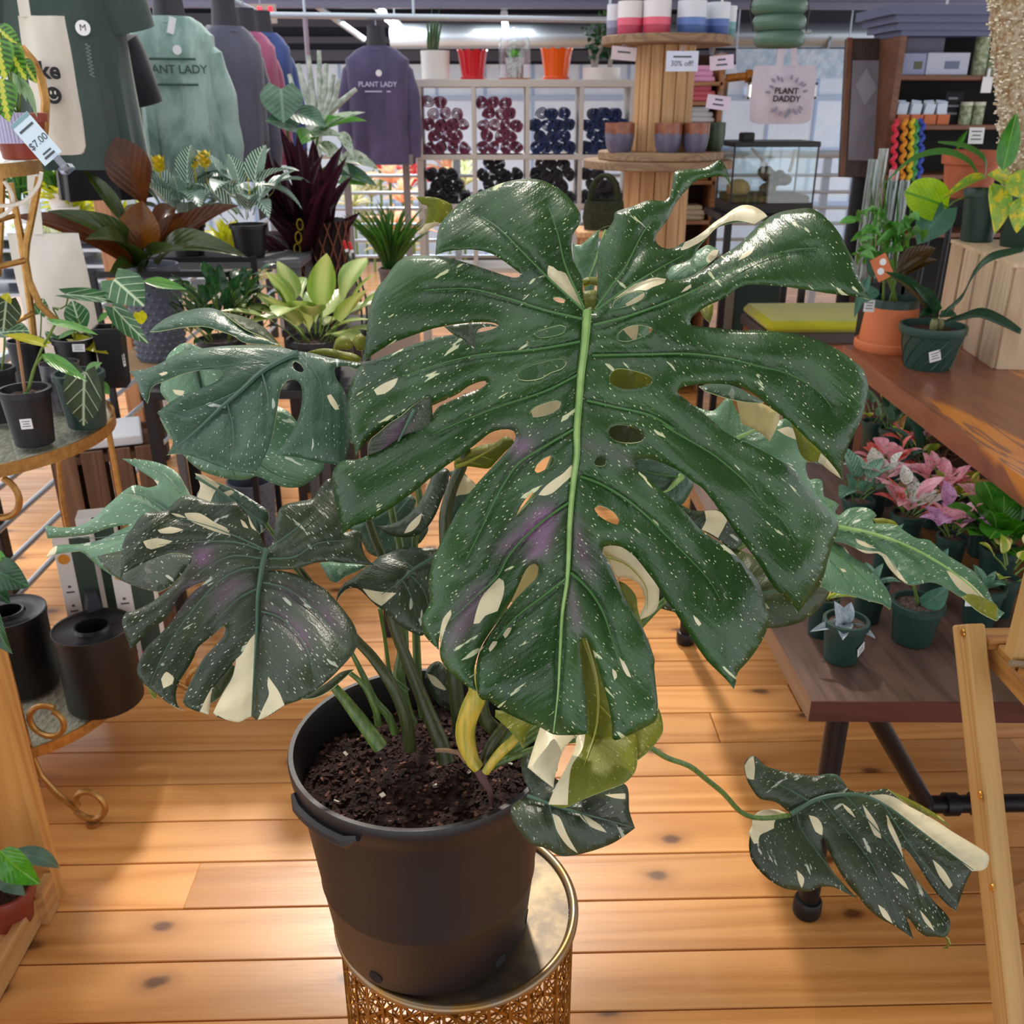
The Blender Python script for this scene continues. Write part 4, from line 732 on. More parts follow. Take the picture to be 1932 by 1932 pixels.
mleaf([("R 325,1235! 380,1300 450,1370 540,1450 562,1500 500,1532 430,1512 390,1452 370,1372 350,1300", 0), ("R 520,1440! 600,1530 680,1640 600,1590 540,1540 500,1520", 0.0)], [(1500, 810, 1.1), (1550, 860, 1.08), (1520, 870, 1.08), (1585, 900, 1.05)], top=MU, under=MB_, quilt=0, edge=0.006, cream=["R 540,1470! 610,1540 690,1650 600,1595 520,1530!"])
# ---- splashed leaf reaching out to the right over the low table
mleaf([("Q 400,60! 440,30 510,10 550,30 555,90 560,130 640,170 665,190 640,230 640,252 670,262 720,220 800,205 880,220 922,262 892,290 905,318 1000,318 1070,335! 1130,380 1200,420 1280,430 1340,480 1400,530 1480,580 1560,630 1620,690 1680,760 1710,830 1750,895 1800,930! 1748,985! 1680,955 1600,900 1530,830 1490,818 1400,760 1300,720 1180,742 1120,730 1060,680 1000,610 960,540 930,522 850,522 780,490 700,452 640,440 560,400 480,300 420,180", 0), ("Q 560,380! 640,450 700,480 750,540 830,590 900,650 960,720 1000,780 1026,850 1015,907! 960,870 880,850 780,820 680,800 600,782 540,745 500,600", 0.01)],
 [(1520, 930, 1.32), (1560, 1000, 1.26), (1680, 1010, 1.24), (1650, 965, 1.28), (1780, 1040, 1.2), (1885, 1165, 1.12), (1720, 1100, 1.17), (1680, 1145, 1.14), (1580, 1100, 1.18)], top=ML, under=MU, midrib="Q 480,300 660,340 900,390 1150,480 1400,620 1600,780 1740,960", veins=["Q 700,350 760,280 850,240", "Q 900,390 1000,350", "Q 800,365 950,480 1060,640", "Q 1050,440 1200,560 1300,700", "Q 1200,500 1320,500", "Q 580,440 760,620 960,820"],
 cream=["Q 780,488! 850,505 940,510! 1000,545 1040,600 1090,670 1135,732! 1060,682 1000,612 960,542 930,522 850,522", "Q 1400,640! 1500,680 1600,760 1690,860! 1600,830 1480,760", "Q 670,625! 700,630 718,650 690,650", "Q 775,420! 850,450 920,490! 850,480 790,450", "Q 690,470! 735,490 742,528! 720,520"], step=10, quilt=0.005, vr=1.7, label='pale splashed leaf stretching over the low brown table')
mleaf([("Q 1505,820! 1560,800 1640,820 1700,850 1752,890 1745,985! 1680,955 1600,905", -0.012)], [(1815, 1125, 1.14), (1880, 1150, 1.12), (1860, 1170, 1.1)], top=MU, under=ML, quilt=0, edge=0.003, step=8)
mleaf([("Q 895,285! 960,280 1040,300 1072,333! 1000,320 920,318", -0.006)], [(1650, 980, 1.27), (1690, 985, 1.26), (1670, 990, 1.26)], top=MU, under=ML, quilt=0, edge=0.002, step=6)
# ---- yellow and cream leaf below the tip
JC = [(940, 1350, 0.90), (1040, 1450, 0.82), (1060, 1510, 0.78), (1150, 1480, 0.79), (1120, 1400, 0.862), (1200, 1400, 0.86), (1120, 1210, 0.93), (1240, 1370, 0.87)]
mleaf([("P 1290,560! 1440,590 1460,612 1400,680 1360,800 1352,866! 1300,830 1224,766! 1250,680", 0), ("P 1440,560! 1500,590 1600,620 1740,600 1757,700 1750,780 1700,840 1600,880 1500,920 1440,950 1400,965 1324,946! 1360,860 1400,790 1440,710 1460,640", -0.004), ("P 1455,120! 1500,110 1580,260 1660,560 1640,640 1600,638 1520,606 1490,380", 0), ("P 1730,600! 1840,530 1860,480 1882,550 1880,600 1840,660 1790,710 1758,732! 1755,660", 0.004), ("P 1068,488! 1150,500 1260,545 1225,600 1202,672! 1180,640 1140,590 1066,522!", 0.01)],
 JC, top=MU, under=MB_, quilt=0.003, midrib="P 1500,140 1560,350 1560,560 1500,760", veins=["P 1560,450 1700,600"], vr=1.5, vm=VEINU, cream=["P 1285,555! 1440,585 1465,610! 1400,680 1360,800 1350,870! 1300,835 1220,768! 1250,680", "P 1465,612! 1505,605! 1490,680 1440,760 1425,850 1420,950! 1325,948! 1360,860 1400,790 1440,710"], edge=0.008, label='yellow green and cream leaf seen from below')
# ---- dark leaf over the pot rim
mleaf([("P 1195,780 1200,720 1242,690! 1260,740 1330,800 1420,850 1560,860 1700,850 1720,980 1747,1062! 1650,1130 1550,1170 1450,1195 1380,1196 1310,1160 1240,1140 1180,1070 1145,1010 1145,960 1180,930 1235,895! 1225,860 1212,840", 0)], [(1000, 1480, 0.86), (985, 1540, 0.82), (1100, 1540, 0.80), (1190, 1560, 0.82), (1060, 1612, 0.79), (1150, 1490, 0.86)], top=MD, under=MUD, quilt=0.004, midrib="P 1225,905 1380,960 1560,1010 1740,1060", veins=["P 1330,945 1360,1060 1400,1180", "P 1430,970 1500,900", "P 1480,990 1560,1100"], cream=["P 1340,990! 1380,1010 1420,1100 1470,1185! 1420,1150 1370,1080", "P 1465,985! 1520,1010 1580,1050 1610,1085! 1540,1060 1490,1020", "P 1600,900! 1700,895 1700,920 1640,915"], vr=1.3, vm=VEIND, label='dark marbled leaf hanging over the pot rim')
# ---- low leaf reaching out to the right
mleaf([("N 590,570! 560,545 500,500 410,480 360,420 330,360 318,290 335,250 375,230 400,250 440,290 520,315 620,335 740,350 800,345 860,365 930,430 1020,440 1080,430 1130,418! 1180,455 1250,510 1340,560 1430,610 1520,670 1620,730 1700,780 1730,810 1725,860 1700,890 1630,900! 1600,960 1570,1040 1540,1128! 1500,1100 1440,1040 1380,960 1330,880 1290,820 1250,775 1225,758 1235,800 1260,870 1310,950 1370,1020 1420,1080 1470,1130 1505,1180 1500,1250 1470,1280 1420,1275 1370,1275 1320,1240 1290,1200 1255,1162 1270,1210 1296,1292! 1240,1250 1180,1210 1100,1170 1020,1100 985,1050! 930,990 880,920 840,850 800,770 775,702 765,720 775,790 820,885 890,970 972,1057! 900,1020 830,990 750,990 700,1015 640,1010 560,1000 480,960 410,900 360,830 345,750 350,690 340,680! 360,640 365,590 400,555 460,540 520,545 575,570", 0)],
 [(1495, 1535, 1.06), (1410, 1440, 1.1), (1420, 1570, 1.05), (1640, 1500, 1.06), (1700, 1490, 1.07), (1865, 1635, 0.97), (1805, 1715, 0.95), (1720, 1640, 0.99), (1790, 1765, 0.93), (1600, 1690, 0.98), (1500, 1670, 1.0), (1560, 1600, 1.02)],
 top=MD, under=MUD, midrib="N 590,570 700,500 800,465 900,455 1020,465 1150,530 1300,640 1500,790 1640,890", veins=["N 620,550 640,640 720,760 900,1000", "N 760,480 900,650 1050,850 1240,1220", "N 900,460 1050,620 1250,850 1480,1200", "N 1120,510 1300,780 1540,1080", "N 700,500 600,440 450,360"],
 cream=["N 365,590! 400,555 460,540 520,545 575,570! 560,585 500,600 490,650! 450,670 410,690 400,735! 375,740! 350,690 340,680! 360,640", "N 1020,462! 1130,455 1200,478 1250,510 1340,560 1430,610 1520,670 1620,730 1700,780 1730,810 1725,860 1700,890 1632,898! 1560,835 1480,770 1400,720 1300,640 1200,560 1100,490", "N 690,575! 740,590 770,640 768,690! 730,670", "N 1000,510! 1040,560 1090,640 1110,710! 1070,690 1030,600", "N 1140,570! 1190,670 1225,760 1235,820! 1200,750 1150,650", "N 1405,830! 1470,890 1520,980 1500,1000! 1440,920", "N 1165,900! 1230,940 1268,1005! 1220,970", "N 1090,1090! 1140,1130 1175,1200! 1120,1160", "N 620,890! 665,940 650,995! 630,950", "N 880,505! 930,540 960,590! 910,550", "N 320,290! 345,250 372,235! 380,300 375,370! 335,360", "N 1330,1120! 1390,1190 1415,1245! 1360,1190"], step=10, quilt=0.006, vr=1.6, vm=VEIND, label='low dark marbled leaf with a cream edge stretching out on a long stalk')
mleaf([("N 1150,425! 1200,450 1300,495 1380,540 1460,590 1506,640! 1440,600 1340,555 1250,500 1185,455", 0.006)], [(1690, 1490, 1.07), (1790, 1560, 1.04), (1740, 1530, 1.05)], top=MU, under=MD, quilt=0, edge=0.003, step=7)
mleaf([("N 735,350! 800,335 860,345 912,412! 880,395 830,375 770,362", 0.012)], [(1550, 1465, 1.08), (1595, 1480, 1.08), (1570, 1490, 1.07)], top=MB_, under=MU, quilt=0, edge=0.003, step=7)
mleaf([("N 1470,1270! 1498,1290 1508,1320 1490,1345 1462,1342! 1485,1330 1490,1305", 0)], [(1780, 1770, 0.935), (1793, 1785, 0.93), (1782, 1790, 0.935)], top=MU, under=MD, quilt=0, edge=0.002, step=5)
# ---- small leaf in the pot and grey leaf at its left edge
mleaf([("P 725,330! 740,280 790,250 830,290 850,360 870,440 860,490 800,470 750,400", 0)], [(820, 1280, 1.1), (850, 1330, 1.08), (830, 1340, 1.08)], top=MD, under=MUD, quilt=0, cream=["P 735,310! 780,330 830,390 800,385 760,360"])
mleaf([("E 1300,1470! 1380,1420 1480,1350 1560,1290 1640,1275! 1580,1330 1500,1400 1420,1450 1360,1468", 0.01)], [(570, 1318, 0.95), (660, 1265, 0.98), (610, 1310, 0.95)], top=MUD, under=MB_, quilt=0)
# ---- petioles
PETG = mat('green_petiole', '3f5a24', 0.4, col2='5d7433', vs=30, stretch=(6, 6, 0.6)); PETD = mat('dark_petiole', '2b3a1c', 0.4, col2='4a4a22', vs=40, stretch=(8, 8, 0.6)); PETY = mat('cream_striped_petiole', 'c9a83e', 0.4, col2='8f8f2c', vs=26, stretch=(5, 5, 0.4))
def petiole(path, ds, w, m_, lab=None):
    p = smooth_poly(parse(path), 12, False); n = len(p); d = np.interp(np.linspace(0, 1, n), np.linspace(0, 1, len(ds)), ds); q = pts3(p, d)
    ww = np.interp(np.linspace(0, 1, n), np.linspace(0, 1, len(w)), w)
    o = part('petiole', MB().tube([Vector(x) for x in q], [float(a)/2*mpp(Vector(x)) for a, x in zip(ww, q)], 10), m_, MON)
    if lab: o['label'] = lab
petiole("C 320,600 375,760 430,900 P 560,30 640,250 720,450 800,640 835,745", (1.12, 1.06, 1.04, 1.0), (15, 20, 24, 34), PETD)
petiole("C 480,530 510,680 545,820 P 620,190 600,330 640,520 660,560", (1.16, 1.12, 1.08, 1.06), (14, 16, 22, 26), PETG)
petiole("C 650,380 680,560 640,780 P 690,300 720,520", (1.14, 1.12, 1.1), (13, 14, 18), PETG)
petiole("P 270,360 330,430 400,520 460,600 510,670", (0.99, 0.98, 0.97), (16, 26, 30), PETG)
petiole("E 1280,600 1480,860 1660,1080 P 470,230 560,360 620,490 645,600 655,680", (1.07, 1.03, 1.0, 1.0), (10, 20, 26), PETD)
petiole("P 370,210 430,330 480,440 550,520 580,600", (1.02, 1.02, 1.02), (8, 14, 16), PETG)
petiole("P 350,300 430,370 490,500 500,560", (1.0, 1.0, 1.0), (8, 12, 14), PETG)
petiole("C 410,1220 440,1400 470,1620 490,1700", (1.05, 1.06, 1.06), (8, 7, 8), PETG)
petiole("E 1060,310 1110,380 1250,600 1500,900 1800,1250 P 640,400", (1.12, 1.08, 1.06, 1.05), (8, 9, 14), PETG)
petiole("P 970,300 985,400 950,480 925,560 925,640 960,740 985,770", (0.94, 0.94, 0.94, 0.93), (34, 40, 38, 24), PETY, 'thick cream and yellow striped stem')
petiole("P 1200,590 1130,660 1070,720 1020,790", (0.93, 0.92, 0.92), (16, 20, 16), PETY, 'thin cream and yellow striped stem')
petiole("P 1120,560 1060,640 1020,720 1000,780", (0.96, 0.95, 0.94), (20, 24, 20), PETD)
petiole("P 1080,600 1010,520 1000,430 1010,300", (0.97, 0.97, 0.98), (30, 28, 24), PETD)
petiole("C 1000,-200 960,250 890,420 840,650 P 870,330 900,600", (1.1, 1.08, 1.06, 1.04), (20, 24, 30), PETD)
petiole("D 1270,780 1150,850 800,1090 560,1330 P 1700,170 1400,500 1050,760", (1.14, 1.08, 1.02, 0.96), (14, 13, 15, 18), PETG)
petiole("D 740,1150 650,1230 560,1320 450,1420 P 1500,400 1040,740", (1.05, 1.02, 0.99, 0.95), (12, 12, 16), PETG)
petiole("P 1040,760 1400,640 1750,640 1900,720 N 0,290 90,360 200,450 290,550 370,588 470,590 580,575", (0.93, 0.93, 0.98, 1.06), (14, 12, 11, 10, 9), PETG, 'long thin stalk of the low right leaf')
petiole("A 1790,1000 1840,1100 1700,1600 C 1500,400 1200,900 P 1150,500 1030,760", (1.055, 1.10, 1.06, 1.0, 0.95), (16, 20, 26, 30), PETG)
petiole("P 830,240 870,380 900,520 915,600", (1.08, 1.06, 1.05), (9, 11, 12), PETG)
petiole("P 775,685 830,685 890,695 930,740", (0.95, 0.95, 0.93), (8, 9, 12), mat('brown_root', '7a5a44', 0.8))
petiole("P 990,780 1010,830 1040,880 1050,930 1055,960", (0.93, 0.92, 0.915, 0.91), (22, 14, 10, 6), mat('aerial_root', '5a3a34', 0.7))
# ---- pot, soil
PB, PR = W(858, 1720, Z=0.0), 0
drum_z = 0.47
def monstera_pot():
    # drum rim is centred near (858,1735)
    c = W(862, 1712, Z=drum_z); m = mpp(c)
    return c, m
DC, DM = monstera_pot(); DRUM_R = 226*DM
POTC = W(815, 1730, Z=drum_z+0.012)
potm = mat('nursery_pot_black', '171112', 0.44, col2='1f1717', vs=5, spec=0.45, bs=300, bst=0.05)
def nursery_pot():
    c = POTC; rb = 0.5*(1000-622)*mpp(c)*0.94; top = W(796, 1400, Y=c.y-0.005); h = top.z-c.z; rt = 243*mpp(top)
    prof = [(0.001, 0), (rb*0.97, 0), (rb, 0.006), (rb+(rt-rb)*0.33, h*0.33), (rb+(rt-rb)*0.335+0.0015, h*0.345), (rb+(rt-rb)*0.355, h*0.36), (rb+(rt-rb)*0.86, h*0.86), (rt*1.0, h*0.875), (rt*1.005, h*0.915), (rt*1.02, h*0.925), (rt*1.03, h*0.985), (rt*1.02, h), (rt*0.985, h), (rt*0.965, h*0.97), (rt*0.93, h*0.72)]
    # slight lean as in the photograph
    off = Vector((top.x-c.x, 0, 0)); mb = MB().lathe(prof, (0, 0, 0), 96)
    mb.v = [(x+c.x+off.x*z/h, y+c.y, z+c.z) for x, y, z in mb.v]
    o = part('nursery_pot', mb, potm, MON)
    for px, py in ((718, 1832), (937, 1806), (990, 1728)):
        p = W(px, py, Z=c.z+0.022); a = math.atan2(p.y-c.y, p.x-c.x); q = Vector((c.x+math.cos(a)*(rb+0.0016), c.y+math.sin(a)*(rb+0.0016), c.z+0.022))
        n = Vector((math.cos(a), math.sin(a), -0.1)); b = link('drain_hole', MB().lathe([(0.0001, 0), (0.010, 0), (0.010, 0.001), (0.0001, 0.001)], (0, 0, 0), 16).mesh('drain_hole', mat('hole_black', '060505', 0.9), False), o)
        b.matrix_basis = frame(q-wloc(MON), (0, 0, 1), n)
    # moulded grip under the lip
    g = []
    for i in range(9):
        a = math.radians(-152+i*5.0); g.append(Vector((c.x+off.x+math.cos(a)*rt*1.035, c.y+math.sin(a)*rt*1.035, c.z+h*0.945-(0.010 if 0 < i < 8 else 0))))
    part('lip_grip', MB().tube(g, [0.004]+[0.0085]*7+[0.004], 8), potm, o)
    # soil with chips
    sz = c.z+h*0.80; sr = (rb+(rt-rb)*0.80)*0.985; sb = MB(); k = 90; rows = 28; vs = [(c.x+off.x*0.8, c.y, sz+0.02)]; fs = []
    for q in range(1, rows+1):
        for i in range(k):
            a = 2*math.pi*i/k; r = sr*q/rows; x, y = c.x+off.x*0.8+r*math.cos(a), c.y+r*math.sin(a)
            vs.append((x, y, sz+0.014*(1-(q/rows)**2)+0.010*noise.noise((x*28, y*28, 1))+0.006*noise.noise((x*90, y*90, 3))))
    for i in range(k):
        fs.append((0, 1+i, 1+(i+1) % k))
        for q in range(rows-1): fs.append((1+q*k+i, 1+(q+1)*k+i, 1+(q+1)*k+(i+1) % k, 1+q*k+(i+1) % k))
    s = part('soil', sb.add(vs, fs), mat('dark_bark_soil', '24130e', 0.95, col2='46291e', vs=70, bs=170, bst=1.0), MON)
    cb = MB(); rnd = random.Random(3)
    for i in range(1500):
        r = sr*math.sqrt(rnd.random())*0.97; a = rnd.uniform(0, 6.28); x, y = c.x+off.x*0.8+r*math.cos(a), c.y+r*math.sin(a); z = sz+0.014*(1-(r/sr)**2)+0.010*noise.noise((x*28, y*28, 1))
        L = rnd.uniform(0.002, 0.0085); rot = Matrix.Rotation(rnd.uniform(0, 6.28), 3, 'Z') @ Matrix.Rotation(rnd.uniform(-0.6, 0.6), 3, 'X') @ Matrix.Rotation(rnd.uniform(-0.6, 0.6), 3, 'Y')
        cb.box((x, y, z+0.002), (L, L*rnd.uniform(0.4, 0.9), L*rnd.uniform(0.3, 0.6)), rot, mi=rnd.choice((0, 0, 0, 0, 0, 0, 0, 0, 1, 2)) if rnd.random() < 0.985 else 3)
    ch = part('bark_chips', cb, [mat('bark_dark', '2c1710', 0.95), mat('bark_mid', '4e2f24', 0.9), mat('bark_pale', '6e4a3e', 0.9), mat('perlite', 'c9bfb4', 0.9)], s, False); ch['kind'] = 'stuff'
nursery_pot()
# ---- gilt perforated drum
def drum():
    c = Vector((DC.x, DC.y, 0)); r = DRUM_R; zt = drum_z
    t = thing('gilt_drum_stand', 'gold perforated metal drum stand under the monstera pot', 'plant stand', c)
    GT = mat('worn_gilt_tray', '8d7b5e', 0.45, 0.55, col2='5d5448', vs=14); GR = mat('gilt_rim', srgb('9a7440'), 0.35, 0.8, col2='8a7a66', vs=25); GL = mat('gilt_lattice', srgb('8f5f1f'), 0.42, 0.75)
    part('top_tray', MB().lathe([(0.001, zt), (r*0.93, zt), (r*0.935, zt+0.002), (r*0.935, zt-0.012), (0.001, zt-0.012)], (c.x, c.y, 0), 96), GT, t)
    part('rim', MB().tube([(c.x+r*0.975*math.cos(a*math.pi/60), c.y+r*0.975*math.sin(a*math.pi/60), zt+0.002) for a in range(120)], 0.0068, 10, closed=True), GR, t)
    part('base_ring', MB().tube([(c.x+r*0.975*math.cos(a*math.pi/60), c.y+r*0.975*math.sin(a*math.pi/60), 0.008) for a in range(120)], 0.008, 10, closed=True), GR, t)
    mb = MB(); nc = 18; cs = 2*math.pi*r*0.97/nc; nr = int((zt-0.02)/cs); ch = (zt-0.012)/nr; R_ = r*0.97
    def P(u, v): a = u/nc*2*math.pi+0.1; return Vector((c.x+R_*math.cos(a), c.y+R_*math.sin(a), 0.006+v*ch))
    def seg(u0, v0, u1, v1, w=0.0044):
        a, b = P(u0, v0), P(u1, v1); um = (u0+u1)/2/nc*2*math.pi+0.1; mb.bar(a, b, w, 0.0012, (math.cos(um), math.sin(um), 0))
    for i in range(nc):
        for j in range(nr):
            seg(i, j, i+1, j); seg(i, j, i, j+1); seg(i, j, i+1, j+1); seg(i, j+1, i+1, j)
            seg(i+0.5, j, i+0.5, j+1, 0.003); seg(i, j+0.5, i+1, j+0.5, 0.003)
            for q in ((0, 0), (1, 0), (0, 1), (1, 1)): seg(i+0.5*q[0]+(0 if q[0] else 0.5), j+(0.0 if q[1] == 0 else 1.0), i+(0.0 if q[0] == 0 else 1.0), j+0.5, 0.002)
    part('perforated_wall', mb, GL, t, False)
drum()
# ================================================================ LEFT SIDE
EX, EY = -1.15, 2.03
SPECK_GLASS = glass('shelf_glass', (0.96, 0.98, 0.97), 0.2, 0.05)
def ell(cx, cy, rx, ry, z, n=64): return [(cx+rx*math.cos(2*math.pi*i/n), cy+ry*math.sin(2*math.pi*i/n), z) for i in range(n)]
def spiral(c, r0, r1, a0, a1, xd, n=22):
    """flat scroll in the plane of xd and z"""
    xd = Vector(xd).normalized(); return [Vector(c)+(xd*math.cos(a)+Vector((0, 0, 1))*math.sin(a))*r for a, r in ((a0+(a1-a0)*i/n, r0+(r1-r0)*i/n) for i in range(n+1))]
def etagere():
    t = thing('gilt_shelf_stand', 'gold metal shelf stand with oval glass shelves and scrolled feet', 'shelf stand', (EX, EY, 0))
    for z, rx, ry in ((0.885, 0.30, 0.31), (0.20, 0.235, 0.27), (1.435, 0.24, 0.26)):
        fr = MB(); pts = ell(EX, EY, rx, ry, z, 72); m = len(pts)
        for i in range(m): fr.bar(pts[i], pts[(i+1) % m], 0.006, 0.026, (0, 0, 1))
        f = part('shelf_frame', fr, GOLD, t, False)
        g = MB().lathe([(0.001, z+0.010), (1.0, z+0.010), (1.0, z+0.016), (0.001, z+0.016)], (0, 0, 0), 64)
        g.v = [(EX+x*(rx-0.004), EY+y*(ry-0.004), zz) for x, y, zz in g.v]
        gt = part('glass_shelf', g, SPECK_GLASS, f)
        # flat mesh sheet under the glass
        part('woven_liner', MB().lathe([(0.001, z-0.002), (1.0, z-0.002), (1.0, z+0.004), (0.001, z+0.004)], (0, 0, 0), 48), mat('speckled_liner', 'e4dcc8', 0.8, col2='aaa490', vs=160, stretch=(1, 0.35, 1), bs=200, bst=0.4), f).scale = (1, 1, 1)
        o = f.children[-1] if False else [c for c in f.children if c.name.startswith('woven_liner')][0]
        me = o.data
        for v in me.vertices:
            wx, wy = v.co.x+EX, v.co.y+EY; v.co.x, v.co.y = wx*(rx-0.008), wy*(ry-0.008)
    # front posts with scroll feet
    def post(x, y, ox, oy, lab=None):
        d = Vector((ox, oy, 0)).normalized(); p = [Vector((x, y, 0.86)), Vector((x, y, 0.5)), Vector((x, y, 0.2))+d*0.004, Vector((x, y, 0.13))+d*0.016, Vector((x, y, 0.085))+d*0.045, Vector((x, y, 0.042))+d*0.088]
        c = Vector((x, y, 0.062))+d*0.122; sp = spiral(c, 0.046, 0.030, math.radians(215), math.radians(560), d)
        part('post', MB().tube([Vector((x, y, 0.90))-d*0.03+Vector((0, 0, 0.03)), Vector((x, y, 0.90))-d*0.006]+p[0:]+sp, 0.0075, 8), GOLD, t)
        part('scroll_foot', MB().lathe([(0.001, 0), (0.016, 0), (0.016, 0.007), (0.001, 0.007)], (c.x, c.y, 0.002), 20), GOLD, t)
    post(-1.055, 1.80, 0.9, -0.15); post(-1.33, 1.84, -0.6, -0.5); post(-0.93, 2.24, 0.6, 0.3); post(-1.36, 2.24, -0.8, 0.4)
    # scroll ornaments
    for c, r in ((W(-6, 935, Y=1.80), 0.055), (W(90, 1362, Y=1.80), 0.044)):
        part('scroll_ornament', MB().tube(spiral(c, r, r*0.8, math.radians(60), math.radians(420), (1, -0.1, 0)), 0.007, 8), GOLD, t)
    # crossed back rods rising to the top tier
    bars = [((18, 345), (30, 400), (40, 450), (50, 520), (60, 600), (64, 640)), ((74, 335), (62, 400), (50, 460), (48, 490), (55, 530), (75, 575), (105, 605)), ((4, 300), (2, 400), (-4, 520))]
    for b in bars: part('back_rod', MB().tube([W(*p, Y=2.27) for p in b], 0.0085, 8), GOLD, t)
    part('arch', MB().tube([W(*p, Y=2.24) for p in ((40, 90), (62, 115), (78, 150), (86, 190), (84, 240), (78, 300))], 0.0095, 8), GOLD, t)
    part('cross_bar', MB().tube([W(-10, 505, Y=2.2), W(45, 492, Y=2.26)], 0.007, 8), GOLD, t); part('cross_bar', MB().tube([W(20, 612, Y=2.2), W(60, 592, Y=2.26)], 0.006, 8), GOLD, t)
    part('cross_bar', MB().tube([W(-10, 418, Y=2.2), W(24, 408, Y=2.26)], 0.006, 8), GOLD, t)
    part('inner_leg', MB().tube([W(110, 870, Y=2.3), W(118, 950, Y=2.3), W(130, 1010, Y=2.3), W(150, 1100, Y=2.3), (W(160, 1150, Y=2.3).x, 2.3, 0.0)], 0.007, 8), GOLD, t)
etagere()
# ---- anthurium plants on the upper shelf
ANV = leafm('anthurium_veined_leaf', '2c5a34', '3d6e42', 'veins', 'bcd3ac', n=4.2, k=0.9, wid=0.14, tl=0.2)
AND = leafm('anthurium_dark_velvet_leaf', '24331a', '34452a', 'veins', 'a9b89c', n=3.6, k=0.9, wid=0.12, tl=0.12, rough=0.5)
ANP = leafm('plain_fresh_leaf', '4e8a3c', '6aa04c', 'plain', '9cc57a', tl=0.3)
YEL = leafm('yellow_leaf_underside', 'a8a81c', 'c8c22a', 'plain', 'd8d86a', tl=0.35)
ZS = 0.902
def label_tag(parent, c, n, w=0.022, h=0.022, up=(0, 0, 1), roll=0.0, lines=3, name='price_sticker'):
    m = frame(Vector(c)-wloc(parent), Vector(up).cross(Vector(n)), n) @ Matrix.Rotation(roll, 4, 'Z')
    st = link(name, MB().box((0, 0, 0), (w, h, 0.0008)).mesh(name, WHITE, False), parent); st.matrix_basis = m
    ln = MB()
    for i in range(lines): ln.box((0, h*(0.26-0.24*i), 0.0006), (w*(0.7-0.15*(i % 2)), h*0.07, 0.0004))
    link('printed_line', ln.mesh('printed_line', INK, False), st)
def stems(parent, paths, r, mt=STEMG):
    for p in paths: part('stem', MB().tube([W(x, y, Y=d) for x, y, d in p], r, 6), mt, parent)
